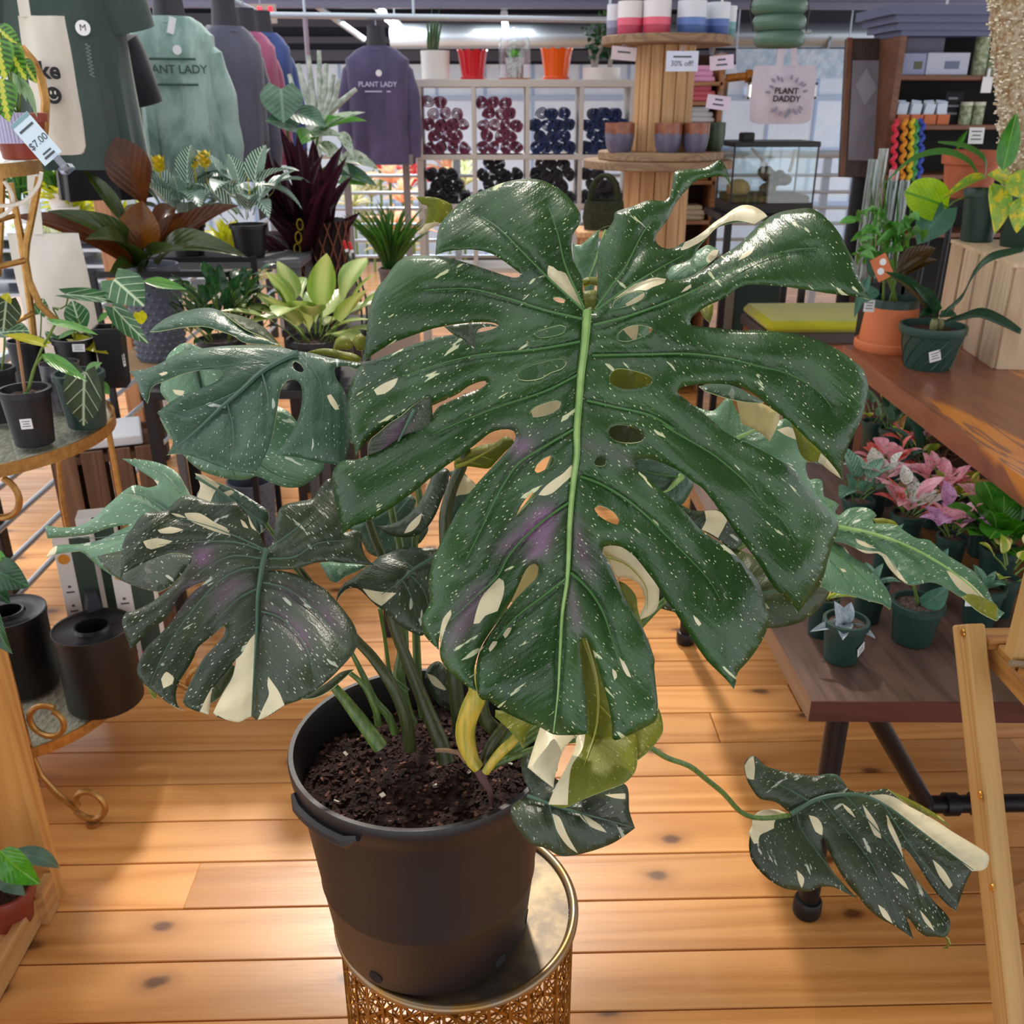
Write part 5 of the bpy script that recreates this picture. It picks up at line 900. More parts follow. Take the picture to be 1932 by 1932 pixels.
def anthuriums():
    H1 = dict(arch=0.03, fold=0.10); hv = leafdata('heart', ANV, **H1); hd = leafdata('heart', AND, arch=0.02, fold=0.12); hp = leafdata('heart', ANP, **H1); hy = leafdata('heart', YEL, **H1); lv = leafdata('lance', ANV, **H1); lp = leafdata('lance', ANP, **H1)
    b, r = px_pot(18, 88, 846, Z=ZS)
    t = thing('potted_anthurium', 'staked young anthurium in a round black pot with white sticker, front of glass shelf', 'potted plant', b)
    pot_parts(t, b, r*1.28, r*1.02, 0.118, BLACKP, SOILP, rim=0.1); label_tag(t, b+Vector((0.25, -0.97, 0)).normalized()*r*1.16+Vector((0, 0, 0.055)), (0.25, -0.96, -0.1))
    y = b.y
    part('stake', MB().tube([W(33, 640, Y=y), W(48, 745, Y=y)], 0.0035, 6), mat('wood_stake', 'a5795a', 0.8), t)
    part('clip', MB().box(W(50, 748, Y=y-0.01), (0.013, 0.012, 0.016), bev=0.003), mat('green_clip', '0f8a4a', 0.4), t)
    stems(t, [[(50, 745, y), (62, 700, y), (78, 660, y), (104, 612, y)], [(55, 735, y), (66, 690, y), (80, 672, y)], [(43, 762, y), (45, 750, y), (50, 745, y)]], 0.0028)
    lf(t, hy, (85, 650), (8, 632), 26, y, y-0.02, (0.1, -0.5, 0.9)); lf(t, hp, (100, 610), (185, 632), 26, y, y+0.04, (0, -0.45, 0.9)); lf(t, lp, (78, 668), (165, 720), 30, y, y-0.06, (0.2, -0.7, 0.6))
    b, r = px_pot(120, 188, 812, Z=ZS)
    t = thing('potted_anthurium', 'anthurium with a hanging dark velvet heart leaf in a green pot on glass shelf', 'potted plant', b)
    pot_parts(t, b, r*1.3, r*1.02, 0.12, GREENP, SOILP, rim=0.12); y = b.y-0.09
    lf(t, hd, (160, 702), (158, 804), 76, y, y+0.005, (0, -1, 0.25)); lf(t, lp, (160, 708), (193, 684), 30, y+0.07, y+0.05); lf(t, hp, (150, 712), (112, 722), 26, y+0.09, y+0.06); lf(t, hp, (188, 722), (207, 745), 20, y+0.1, y+0.1)
    stems(t, [[(150, 728, b.y), (155, 712, b.y-0.02), (160, 704, y)], [(152, 728, b.y), (158, 715, b.y), (160, 708, y+0.07)]], 0.002)
    b, r = px_pot(194, 238, 733, Z=ZS)
    t = thing('potted_anthurium', 'tall veined anthurium in a square black pot at the back of glass shelf', 'potted plant', b)
    pot_parts(t, b, r*1.18, r*0.95, 0.15, BLACKP, SOILP, rim=0.08, square=True); y = b.y; label_tag(t, b+Vector((r*1.12, -0.02, 0.07)), (1, -0.1, 0), 0.012, 0.03)
    lf(t, hv, (216, 528), (272, 578), 78, y, y-0.08, (0.1, -0.75, 0.6)); lf(t, hv, (125, 556), (238, 572), 34, y-0.03, y-0.06, (0.05, -0.6, 0.8)); lf(t, hv, (214, 580), (280, 648), 44, y-0.02, y-0.1, (-0.5, -0.7, 0.5)); lf(t, hv, (150, 612), (136, 566), 46, y, y+0.03); lf(t, lp, (270, 530), (352, 546), 26, y+0.03, y+0.05); lf(t, lp, (205, 590), (184, 608), 14, y, y); lf(t, hy, (262, 590), (268, 612), 26, y, y)
    stems(t, [[(216, 672, y), (212, 620, y), (214, 575, y), (214, 540, y)], [(218, 672, y), (224, 640, y), (226, 610, y), (216, 582, y-0.02)], [(214, 672, y), (180, 640, y), (150, 620, y), (146, 600, y)], [(110, 585, y), (100, 580, y), (115, 582, y-0.02), (125, 576, y-0.02), (128, 562, y-0.02)], [(215, 670, y), (200, 660, y), (112, 605, y), (100, 582, y)]], 0.0022)
    b, r = px_pot(24, 82, 738, Z=ZS)
    t = thing('potted_anthurium', 'small veined anthurium in a wide black pot behind the staked anthurium', 'potted plant', b)
    pot_parts(t, b, r*1.1, r*0.95, 0.12, BLACKP, SOILP, rim=0.1); y = b.y
    lf(t, hv, (76, 592), (82, 562), 30, y, y); stems(t, [[(60, 680, y), (76, 640, y), (78, 600, y), (77, 590, y)]], 0.0018); lf(t, hv, (20, 612), (58, 640), 30, y, y-0.05); lf(t, lv, (85, 625), (120, 660), 20, y, y)
    b, r = px_pot(108, 178, 738, Z=ZS)
    t = thing('potted_anthurium', 'yellowing anthurium in a black pot with white card, behind the dark velvet one', 'potted plant', b)
    pot_parts(t, b, r*1.06, r*0.92, 0.125, BLACKP, SOILP, rim=0.1); y = b.y; label_tag(t, b+Vector((0.03, -r*1.1, 0.11)), (0, -1, 0.2), 0.03, 0.018)
    lf(t, hy, (140, 640), (205, 668), 30, y, y-0.03, (0, -0.6, 0.8)); lf(t, lp, (108, 640), (152, 622), 18, y, y, (0, -0.5, 0.9)); lf(t, lp, (175, 640), (205, 636), 16, y, y)
    stems(t, [[(143, 690, y), (141, 655, y), (140, 622, y)], [(150, 690, y), (155, 665, y), (158, 645, y)], [(146, 692, y), (126, 672, y), (124, 650, y)]], 0.0022, mat('olive_stem', '7a7a2c', 0.5))
    b, r = px_pot(-30, 26, 800, Z=ZS)
    t = thing('potted_anthurium', 'dark leaved anthurium with yellow tips in a black pot at the shelf edge', 'potted plant', b)
    pot_parts(t, b, r*1.25, r*1.0, 0.12, BLACKP, SOILP, rim=0.1); label_tag(t, b+Vector((0.7, -0.75, 0)).normalized()*r*1.16+Vector((0, 0, 0.05)), (0.7, -0.75, 0), 0.012, 0.03)
    y = b.y; lf(t, hd, (12, 568), (6, 626), 58, y, y-0.03); lf(t, hv, (0, 628), (56, 624), 34, y, y-0.02); lf(t, lp, (4, 600), (32, 602), 22, y+0.02, y+0.02); lf(t, hy, (10, 572), (16, 552), 22, y, y)
    stems(t, [[(2, 712, y), (8, 660, y), (10, 600, y)]], 0.0024)
    b = Vector((-0.985, 2.165, ZS)); r = 0.042
    t = thing('plastic_jar', 'smoky clear plastic jar at the right end of glass shelf', 'jar', b)
    part('jar', MB().lathe([(0.001, 0), (r, 0), (r*1.02, 0.10), (r*1.04, 0.105), (r*0.98, 0.105), (r*0.95, 0.004)], b, 32), mat('smoky_clear_plastic', '6a6570', 0.25, col2='3c383e', vs=30), t)
anthuriums()
# ---- lower shelf: canisters, boxes, little sign
def lower_shelf():
    ZL = 0.217
    for (l, r_, yb, lab) in ((108, 248, 1356, 'matte black canister with a holed lid in front of the white boxes'), (-50, 84, 1322, 'matte black canister behind the gold post near the pine shelf')):
        b, r = px_pot(l, r_, yb, Z=ZL); top = 0.205
        t = thing('black_canister', lab, 'canister', b)
        part('body', MB().lathe([(0.001, 0), (r*0.97, 0), (r, 0.004), (r, top-0.014), (r*1.035, top-0.012), (r*1.035, top), (r*1.0, top)], b, 48), mat('matte_black_metal', '1a1719', 0.45, 0.2), t)
        part('lid', MB().lathe([(r*1.0, top), (r*0.93, top-0.004), (r*0.5, top-0.004), (r*0.45, top+0.003), (r*0.40, top+0.002), (r*0.36, top-0.05), (0.001, top-0.05)], b, 48), mat('glossy_black_lid', '17161c', 0.25), t)
    def prodbox(px, py, y, w, dpt, h, rz, lab):
        c = W(px, py, Y=y); c.z = ZL; t = thing('product_box', lab, 'box', c, group='white boxes on the lower glass shelf'); rot = Matrix.Rotation(rz, 3, 'Z')
        def q(v): return c+rot @ Vector(v)
        part('carton', MB().box(q((0, 0, h/2)), (w, dpt, h), rot, bev=0.001), mat('white_carton', 'dcdad8', 0.6), t, False)
        part('green_panel', MB().box(q((w*0.22, -dpt/2-0.0006, h*0.60)), (w*0.55, 0.001, h*0.80), rot), mat('dark_green_print', '2e4238', 0.6), t, False)
        part('orange_band', MB().box(q((w*0.22, -dpt/2-0.0009, h*0.13)), (w*0.55, 0.0012, h*0.14), rot), mat('orange_print', 'd8542c', 0.6), t, False)
        m = frame(q((-w*0.28, -dpt/2-0.001, h*0.86))-c, rot @ Vector((1, 0, 0)), rot @ Vector((0, -1, 0)))
        o = link('orange_dot', MB().lathe([(0.0001, 0.0005), (w*0.16, 0.0005), (w*0.16, 0), (0.0001, 0)], (0, 0, 0), 16).mesh('orange_dot', mat('amber_print', 'd08a2a', 0.6), False), t); o.matrix_basis = m
        ln = MB()
        for k in range(4): ln.box(q((-w*0.28, -dpt/2-0.0007, h*(0.62-0.14*k))), (w*0.22, 0.001, 0.004), rot).box(q((-w*0.28, -dpt/2-0.0007, h*(0.66-0.14*k))), (w*0.08, 0.001, 0.006), rot)
        part('small_print', ln, INK, t, False)
    prodbox(152, 1085, 2.13, 0.085, 0.06, 0.375, 0.25, 'tall white carton with green panel and orange dot beside the black canister')
    prodbox(196, 1060, 2.21, 0.085, 0.06, 0.395, 0.25, 'taller white carton with green panel, second from the gold post')
    prodbox(255, 1100, 2.12, 0.09, 0.06, 0.33, 0.2, 'white carton with green panel and orange band under the purple leaf')
    c = W(176, 1150, Y=2.115); t = thing('tent_sign', 'small dark tent card with chalky white lettering behind the black canister', 'sign', (c.x, c.y, ZL))
    b = Vector((c.x, c.y, ZL)); m = Matrix.Translation(b) @ Matrix.Rotation(0.5, 4, 'Z') @ Matrix.Rotation(math.pi/2, 4, 'X')
    part('card', MB().prism([(-0.055, 0), (0.055, 0), (0.012, 0.235), (-0.012, 0.235)], 0.07, m), mat('charcoal_card', '35333d', 0.7), t, False)
    bars(t, Matrix.Translation(-b) @ m @ Matrix.Translation((0, 0.1, 0.0705)) @ Matrix.Rotation(0.5, 4, 'Z'), [(-0.015, 0.03, 0.008, 0.05), (0.012, 0.025, 0.008, 0.05), (0, 0.035, 0.04, 0.008), (-0.012, -0.03, 0.008, 0.045), (0.015, -0.03, 0.008, 0.045), (0, -0.03, 0.035, 0.008)], mat('lavender_chalk', '8f92c8', 0.8))
    part('wooden_foot', MB().box(b+Vector((-0.02, -0.02, 0.03)), (0.03, 0.14, 0.06), Matrix.Rotation(0.5, 3, 'Z')), mat('pale_wood_block', 'b9a88c', 0.6), t, False)
lower_shelf()
# ---- brown crate, white tray behind
CRW = wood('brown_crate_wood', '7a5a44', '5a3d2c', axis=2, rough=0.7, vary=0.4)
def crate(name, lab, c, size, rz, mt, slats, group=None, top=True, face='x'):
    t = thing(name, lab, 'crate', c); rot = Matrix.Rotation(rz, 3, 'Z'); w, d, h = size
    for sy in (-1, 1):
        sw = w/slats
        for i in range(slats):
            part('slat', MB().box(Vector(c)+rot @ Vector((-w/2+sw*(i+0.5), sy*(d/2-0.005), h/2)), (sw*0.82, 0.011, h), rot, bev=0.0015), mt, t, False)
        ns = max(2, int(d/sw))
        for i in range(ns): part('slat', MB().box(Vector(c)+rot @ Vector((sy*(w/2-0.005), -d/2+d/ns*(i+0.5), h/2)), (0.011, d/ns*0.88, h), rot, bev=0.0015), mt, t, False)
    for s in (0.03, h-0.03): part('batten', MB().box(Vector(c)+rot @ Vector((0, 0, s)), (w-0.024, d-0.024, 0.018), rot), mt, t, False)
    return t
c = W(222, 960, Y=2.78); crate('wooden_crate', 'weathered brown slatted crate standing by the railing', (c.x, 2.78, 0), (0.30, 0.26, 0.62), 0.35, CRW, 4)
solo('white_tray', MB().box((c.x, 2.77, 0.635), (0.22, 0.2, 0.03), Matrix.Rotation(0.35, 3, 'Z'), bev=0.004), WHITE, 'plain white tray lying on the weathered brown crate', 'tray', smooth=False, origin=(c.x, 2.77, 0.62))
# ---- grey dimpled planters
DIMP = None
def dimple_mat():
    t = NT('grey_dimpled_ceramic'); t.p(Base_Color=srgb('5d6474'), Roughness=0.5); return t.m
DIMP = dimple_mat()
def dimpled_planter(t, b, r, h, rows, cols, taper=0.86):
    mb = MB().lathe([(0.001, 0), (r*taper*0.97, 0), (r*taper, 0.004), (r, h-0.006), (r*1.0, h), (r*0.93, h), (r*0.92, h*0.8)], b, 48)
    p = part('planter', mb, DIMP, t); st = MB()
    for j in range(rows):
        z = h*(j+0.7)/(rows+0.6); rr = r*(taper+(1-taper)*z/h)
        for i in range(cols):
            a = 2*math.pi*(i+0.5*(j % 2))/cols; n = Vector((math.cos(a), math.sin(a), 0)); tt = Vector((-n.y, n.x, 0)); w = math.pi*rr/cols*0.8; k = h/rows*0.36; c0 = b+n*rr+Vector((0, 0, z))
            st.add([c0-tt*w, c0-Vector((0, 0, k)), c0+tt*w, c0+Vector((0, 0, k)), c0+n*0.006], [(0, 1, 4), (1, 2, 4), (2, 3, 4), (3, 0, 4)])
    d = part('stud', st, DIMP, p, False); d['kind'] = 'stuff'
RUB = leafm('burgundy_philodendron_leaf', '3e1e0c', '522c12', 'plain', '4a2a20', tl=0.25, rough=0.3)
RUG = leafm('dark_olive_philodendron_leaf', '2a3a18', '3c4c22', 'plain', '5a4a38', tl=0.2, rough=0.25)
RUO = leafm('rusty_young_leaf', '5e340c', '6e4410', 'plain', '6a2a1c', tl=0.3, rough=0.3)
def red_philodendron():
    b = W(298, 682, Y=3.05); b.y = 3.1; r = 46*mpp(b); h = W(298, 498, Y=3.1).z-b.z
    t = thing('potted_philodendron', 'large burgundy leaved philodendron in a tall grey studded planter', 'potted plant', b)
    dimpled_planter(t, b, r*1.1, h, 14, 22); part('soil', MB().disc(b+Vector((0, 0, h*0.9)), r*1.0, 24), SOIL, t)
    ob = leafdata('obov', RUB, arch=0.05, fold=0.15, nl=14, nw=6); ov = leafdata('ovate', RUO, arch=0.05, fold=0.3, nl=12, nw=6); lg = leafdata('ovate', RUG, arch=0.16, fold=0.18, nl=14, nw=6); lr = leafdata('ovate', RUB, arch=0.16, fold=0.25, nl=14, nw=6)
    lf(t, ob, (276, 392), (218, 258), 82, 3.05, 3.0, (0.3, -1, 0.2)); lf(t, ov, (264, 470), (268, 378), 84, 3.0, 3.02, (0.1, -1, 0.1))
    for bb, tt, w, dt, m in (((238, 425), (156, 322), 30, 3.1, lg), ((255, 500), (88, 398), 62, 2.8, lg), ((250, 505), (22, 408), 60, 2.9, lr), ((252, 515), (160, 452), 70, 2.75, lg), ((285, 480), (378, 402), 46, 3.15, lr), ((300, 490), (452, 388), 42, 3.2, lr), ((300, 500), (468, 486), 64, 2.85, lg), ((275, 520), (352, 470), 44, 2.9, lg), ((262, 520), (205, 520), 46, 2.85, lg), ((290, 470), (330, 395), 40, 3.3, lr)):
        lf(t, m, bb, tt, w, 3.05, dt)
    for a in ((250, 430), (262, 450), (280, 455), (272, 440)): part('stem', MB().tube([W(270, 520, Y=3.1), W((270+a[0])/2, 490, Y=3.08), W(*a, Y=3.05)], 0.006, 7), mat('maroon_stem', '4a2028', 0.4), t)
    # black metal stand carrying it
    s = thing('metal_plant_stand', 'black metal stand with a wooden board under the grey studded planter', 'plant stand', (b.x+0.08, 3.12, 0))
    part('board', MB().box((b.x+0.08, 3.12, b.z-0.012), (0.46, 0.34, 0.022), bev=0.002), wood('stand_board', 'a5825c', '85603c', axis=0, rough=0.6), s, False)
    for x in (-0.13, 0.29):
        for y in (2.97, 3.27): part('leg', MB().box((b.x+x, y, (b.z+0.30)/2+0.0), (0.018, 0.018, b.z+0.30)), BLACKP, s, False)
    for y in (2.97, 3.27): part('rail', MB().box((b.x+0.08, y, b.z+0.29), (0.42, 0.016, 0.016)), BLACKP, s, False)
    b2 = W(478, 1085, Z=0.0); b2 = Vector((b2.x, b2.y+0.1, 0)); h2 = W(478, 905, Y=b2.y).z
    t = thing('planter', 'grey studded planter standing empty on the floor behind the left leaves', 'planter', b2); dimpled_planter(t, b2, 42*mpp(b2), h2, 12, 20, 0.8)
red_philodendron()
# ---- zebra plants
ZEB = leafm('zebra_plant_leaf', '234a3a', '2f5a48', 'zebra', 'c3d8cc', n=9, k=0.9, wid=0.19, tl=0.15)
YFL = mat('yellow_bract', 'e0c414', 0.5)
def zebra_plant(cx, cy, d, n, L, flowers, lab, basepx):
    c = W(cx, cy, Y=d); z0 = c.z-0.20
    t = thing('potted_zebra_plant', lab, 'potted plant', (c.x, d, z0)); pot_parts(t, (c.x, d, z0), 0.062, 0.05, 0.11, BLACKP, SOIL)
    zl = [leafdata('ovate', ZEB, arch=0.12, fold=0.18, nl=10, nw=4), leafdata('ovate', ZEB, arch=0.2, fold=0.1, nl=10, nw=4)]
    rosette(t, (c.x, d, z0+0.10), n, L, L*0.56, zl, el=(-25, 60), spread=0.07, lift=0.13, rnd=random.Random(cx), stem=STEMG, slen=(0.02, 0.07))
    for px, py, s in flowers:
        p = W(px, py, Y=d-0.03); m = MB()
        for k in range(5):
            for q in range(4):
                a = q*math.pi/2+k*0.8; m.add([p+Vector((math.cos(a)*0.004, math.sin(a)*0.004, k*0.008*s)), p+Vector((math.cos(a+0.7)*0.016*s, math.sin(a+0.7)*0.016*s, k*0.008*s+0.006)), p+Vector((math.cos(a)*0.020*s, math.sin(a)*0.020*s, k*0.008*s+0.016*s)), p+Vector((math.cos(a-0.7)*0.016*s, math.sin(a-0.7)*0.016*s, k*0.008*s+0.006))], [(0, 1, 2, 3)])
        m.tube([p+Vector((0, 0, -0.06)), p+Vector((0, 0, 0.03))], 0.0022, 6); part('flower', m, YFL, t, False)
    return Vector((c.x, d, z0))
z1 = zebra_plant(345, 372, 3.55, 38, 0.135, ((301, 325, 1.2), (367, 318, 1.0), (388, 316, 1.2)), 'bushy zebra plant with yellow flower heads under the tie dyed shirt', 0)
z2 = zebra_plant(462, 372, 3.5, 20, 0.15, ((467, 332, 0.8),), 'smaller zebra plant with striped leaves beside the dark bromeliad', 0)
def plinth(name, lab, x, y, w, d, z, m_):
    t = thing(name, lab, 'table', (x, y, 0)); part('top', MB().box((x, y, z-0.012), (w, d, 0.024), bev=0.002), m_, t, False)
    for sx in (-1, 1):
        for sy in (-1, 1): part('leg', MB().box((x+sx*(w/2-0.02), y+sy*(d/2-0.02), (z-0.024)/2), (0.03, 0.03, z-0.024)), m_, t, False)
plinth('plant_bench', 'grey plant bench carrying the zebra plants', (z1.x+z2.x)/2, 3.53, 0.62, 0.3, z1.z, mat('grey_bench', '5a5c60', 0.6))
# ---- dark bromeliad in a woven net basket
BRO = leafm('dark_purple_bromeliad_leaf', '2a1420', '44222c', 'plain', '3a1a2a', tl=0.2, rough=0.28)
def bromeliad():
    d = 3.75; c = W(592, 470, Y=d); zb = W(605, 560, Y=d).z-0.10
    t = thing('potted_bromeliad', 'dark purple strap leaved bromeliad in a brown net basket', 'potted plant', (c.x+0.03, d, zb))
    st = [leafdata('strap', BRO, arch=0.03, fold=0.25, nl=10, nw=4), leafdata('strap', BRO, arch=0.12, fold=0.25, nl=10, nw=4)]
    rnd = random.Random(4); B = (600, 500)
    for (x, y, w) in ((500, 262, 26), (516, 300, 26), (528, 240, 28), (548, 262, 28), (560, 250, 28), (578, 275, 30), (590, 262, 32), (610, 290, 28), (648, 272, 34), (656, 292, 28), (668, 330, 24), (680, 400, 24), (480, 345, 26), (490, 390, 26), (474, 420, 24), (500, 440, 26), (520, 470, 26), (540, 320, 32), (570, 330, 34), (620, 340, 34), (635, 380, 30), (545, 400, 30), (580, 380, 32), (640, 430, 26), (505, 350, 28), (470, 470, 22), (530, 500, 22), (600, 320, 36)):
        lf(t, rnd.choice(st), (B[0]+rnd.uniform(-22, 22), B[1]+rnd.uniform(-15, 15)), (x, y), w, d, d+rnd.uniform(-0.22, 0.15), (rnd.uniform(-0.5, 0.5), -1, 0.3))
    bc = Vector((c.x+0.03, d, zb)); h = W(605, 415, Y=d).z-zb; r0, r1 = 0.07, 0.115; net = MB()
    for i in range(16):
        for s in (-1, 1):
            pts = []
            for k in range(9):
                a = 2*math.pi*i/16+s*k*0.16; r = r0+(r1-r0)*k/8; pts.append(bc+Vector((r*math.cos(a), r*math.sin(a), h*k/8)))
            net.tube(pts, 0.0035, 5)
    part('net_basket', net, mat('brown_net', '6a3a2a', 0.6), t)
    part('basket_liner', MB().lathe([(0.001, 0), (r0*0.93, 0), (r1*0.93, h), (r1*0.88, h), (0.001, h*0.9)], bc, 24), mat('dark_coir', '1c1012', 0.95), t)
    for k, (px, py) in enumerate(((566, 424), (563, 448), (561, 470), (564, 492))):
        p = W(px, py, Y=d-0.13); pts = [p+Vector((0.011*math.cos(a), 0.004*(k % 2)*math.sin(a), 0.019*math.sin(a))) for a in (q*math.pi/8 for q in range(16))]
        part('chain_link', MB().tube(pts, 0.0032, 6, closed=True), mat('brass_chain', 'b59a2c', 0.35, 0.6), t)
    m = frame(W(599, 401, Y=d-0.14)-wloc(t), (0.95, 0, -0.2), (0, -1, 0)); o = link('paper_tag', MB().prism([(-0.014, -0.028), (0.014, -0.028), (0.016, 0.018), (0.008, 0.030), (-0.008, 0.030), (-0.016, 0.018)], 0.001).mesh('paper_tag', WHITE, False), t); o.matrix_basis = m
    plinth('plant_bench', 'dark plant bench under the bromeliad basket', bc.x, d, 0.30, 0.30, zb, mat('dark_bench', '2b2222', 0.7))
bromeliad()
# ---- green plants in the middle ground
DIE = leafm('pale_dieffenbachia_leaf', '6f8c3a', '8aa352', 'center', 'b4c07a', tl=0.15)
DGR = leafm('glossy_dark_leaf', '1c3a22', '2c5230', 'plain', '4a7a4a', tl=0.15, rough=0.22)
GRS = leafm('grassy_blade', '2f5a28', '4a7a34', 'plain', '6a9a4a', tl=0.25)
PHD = leafm('dusty_green_leaf', '3a5a44', '4c7258', 'veins', '6a8a70', n=6, tl=0.15)
WSP = leafm('white_splashed_leaf', '9ab09a', 'c8d0c4', 'speck', '5a7a4a', n=6, wid=0.03, tl=0.3)
def ground_plants():
    d = 2.75; c = W(596, 650, Y=d)
    t = thing('potted_dieffenbachia', 'pale yellow green dieffenbachia behind the blue green monstera leaf', 'potted plant', (c.x, d, c.z-0.10)); pot_parts(t, (c.x, d, c.z-0.10), 0.08, 0.065, 0.12, BLACKP, SOIL)
    dl = [leafdata('obov', DIE, arch=0.1, fold=0.12, nl=10, nw=4), leafdata('ovate', DIE, arch=0.06, fold=0.12, nl=10, nw=4)]
    rosette(t, (c.x, d, c.z), 26, 0.15, 0.085, dl, el=(-5, 66), spread=0.05, lift=0.05, rnd=random.Random(8), stem=STEMG, slen=(0.02, 0.11))
    plinth('plant_bench', 'low black bench under the dieffenbachia and the dark green bush', c.x-0.14, d+0.03, 0.68, 0.34, c.z-0.10, BLACKP)
    c2 = W(428, 640, Y=2.85); t = thing('potted_bush', 'dark glossy small leaved bush between the studded planter and dieffenbachia', 'potted plant', (c2.x, 2.8, c.z-0.10)); pot_parts(t, (c2.x, 2.8, c.z-0.10), 0.07, 0.055, 0.11, BLACKP, SOIL)
    rosette(t, (c2.x, 2.8, c.z+0.0), 110, 0.06, 0.040, leafdata('ovate', DGR, arch=0.1, fold=0.2, nl=6, nw=4), el=(0, 80), spread=0.10, lift=0.13, rnd=random.Random(9), stem=STEMG, slen=(0.02, 0.09))
    for (px, py, lab, sd) in ((738, 505, 'grassy green palm in a grey pot below the peach bromeliads', 3),):
        dd = 4.3; c = W(px, py, Y=dd); t = thing('potted_grass', lab, 'potted plant', (c.x, dd, c.z-0.12)); pot_parts(t, (c.x, dd, c.z-0.12), 0.055, 0.045, 0.12, mat('taupe_pot', '7a6a66', 0.6), SOIL)
        rosette(t, (c.x, dd, c.z-0.01), 80, 0.27, 0.013, leafdata('blade', GRS, arch=0.08, fold=0.2, nl=6, nw=2), el=(45, 88), spread=0.03, rnd=random.Random(sd))
        solo('pedestal', MB().box((c.x, dd, (c.z-0.12)/2), (0.22, 0.22, c.z-0.12), bev=0.004), mat('pale_plinth', 'b5a69a', 0.7), 'pale square pedestal under the grassy palm', 'pedestal', smooth=False, origin=(c.x, dd, 0))
    d = 3.95; c = W(575, 300, Y=d); t = thing('potted_alocasia', 'dusty green and white splashed alocasia behind the dark bromeliad', 'potted plant', (c.x, d, c.z-0.35)); pot_parts(t, (c.x, d, c.z-0.35), 0.09, 0.07, 0.15, BLACKP, SOIL)
    hp = leafdata('heart', PHD, arch=0.06, fold=0.2, nl=12, nw=6); hw = leafdata('ovate', WSP, arch=0.12, fold=0.2, nl=10, nw=4); hg = leafdata('ovate', ANP, arch=0.12, fold=0.2, nl=10, nw=4)
    for b_, t_, w, m in (((530, 168), (535, 232), 82, hp), ((560, 240), (500, 228), 44, hp), ((560, 215), (615, 240), 48, hp), ((600, 260), (690, 212), 22, hw), ((610, 250), (692, 228), 24, hg), ((600, 250), (640, 222), 30, hg), ((580, 262), (650, 258), 26, hw), ((600, 270), (660, 330), 30, hw), ((640, 250), (668, 300), 24, hw), ((590, 250), (560, 275), 40, hg), ((640, 300), (715, 320), 34, hw), ((630, 320), (712, 352), 32, hp), ((610, 250), (622, 212), 20, hw), ((640, 340), (690, 350), 40, hg)): lf(t, m, b_, t_, w, d, d-0.08)
    for a in ((530, 170), (560, 238), (600, 258), (640, 300)): part('stem', MB().tube([(c.x, d, c.z-0.22), W((575+a[0])/2, 320, Y=d), W(*a, Y=d)], 0.005, 6), STEMG, t)
    solo('pedestal', MB().box((c.x, d, (c.z-0.35)/2), (0.24, 0.2, c.z-0.35), bev=0.004), mat('dark_plinth', '3a3634', 0.7), 'dark square pedestal under the dusty green alocasia', 'pedestal', smooth=False, origin=(c.x, d, 0))
    d = 4.6; c = W(596, 175, Y=d); t = thing('potted_euphorbia', 'ghostly white branching euphorbia beside the purple sweatshirt', 'potted plant', (c.x, d, 0.9)); GH = mat('ghost_white_stem', 'c3cbc2', 0.6, col2='8e9a8c', vs=30)
    pot_parts(t, (c.x, d, 0.9), 0.08, 0.06, 0.14, WHITE, SOIL)
    for pth in (((600, 300), (604, 200), (602, 95)), ((600, 260), (590, 180), (582, 105)), ((600, 250), (612, 170), (616, 120)), ((600, 240), (575, 170), (562, 120)), ((602, 230), (640, 195), (672, 168)), ((600, 260), (630, 190), (640, 150)), ((600, 280), (585, 200), (572, 150)), ((602, 250), (622, 180), (630, 140)), ((600, 270), (560, 190), (545, 140))):
        part('branch', MB().tube([W(*pth[0], Y=d), W(*pth[1], Y=d), W(*pth[2], Y=d)], [0.016, 0.014, 0.009], 8), GH, t)
    solo('pedestal', MB().box((c.x, d, 0.45), (0.22, 0.22, 0.9), bev=0.004), mat('grey_plinth', '6b6866', 0.7), 'grey square pedestal under the ghost white euphorbia', 'pedestal', smooth=False, origin=(c.x, d, 0))
    # red tipped stakes
    for px, dx in ((654, 0), (664, 1)):
        a, b = W(px-6, 452+dx*2, Y=3.3), W(px+26, 560, Y=3.3); t = thing('plant_stake', 'green plant stake with red tip standing beside the net basket', 'stake', (b.x, 3.3, 0), group='red tipped stakes')
        part('shaft', MB().tube([Vector((b.x, 3.3, 0.0)), b, a+(b-a)*0.2], 0.004, 6), GREENP, t); part('red_tip', MB().tube([a+(b-a)*0.02, a+(b-a)*0.16], 0.006, 6), mat('red_plastic', 'c8201c', 0.4), t); part('white_band', MB().tube([a+(b-a)*0.16, a+(b-a)*0.21], 0.0065, 6), WHITE, t)
ground_plants()
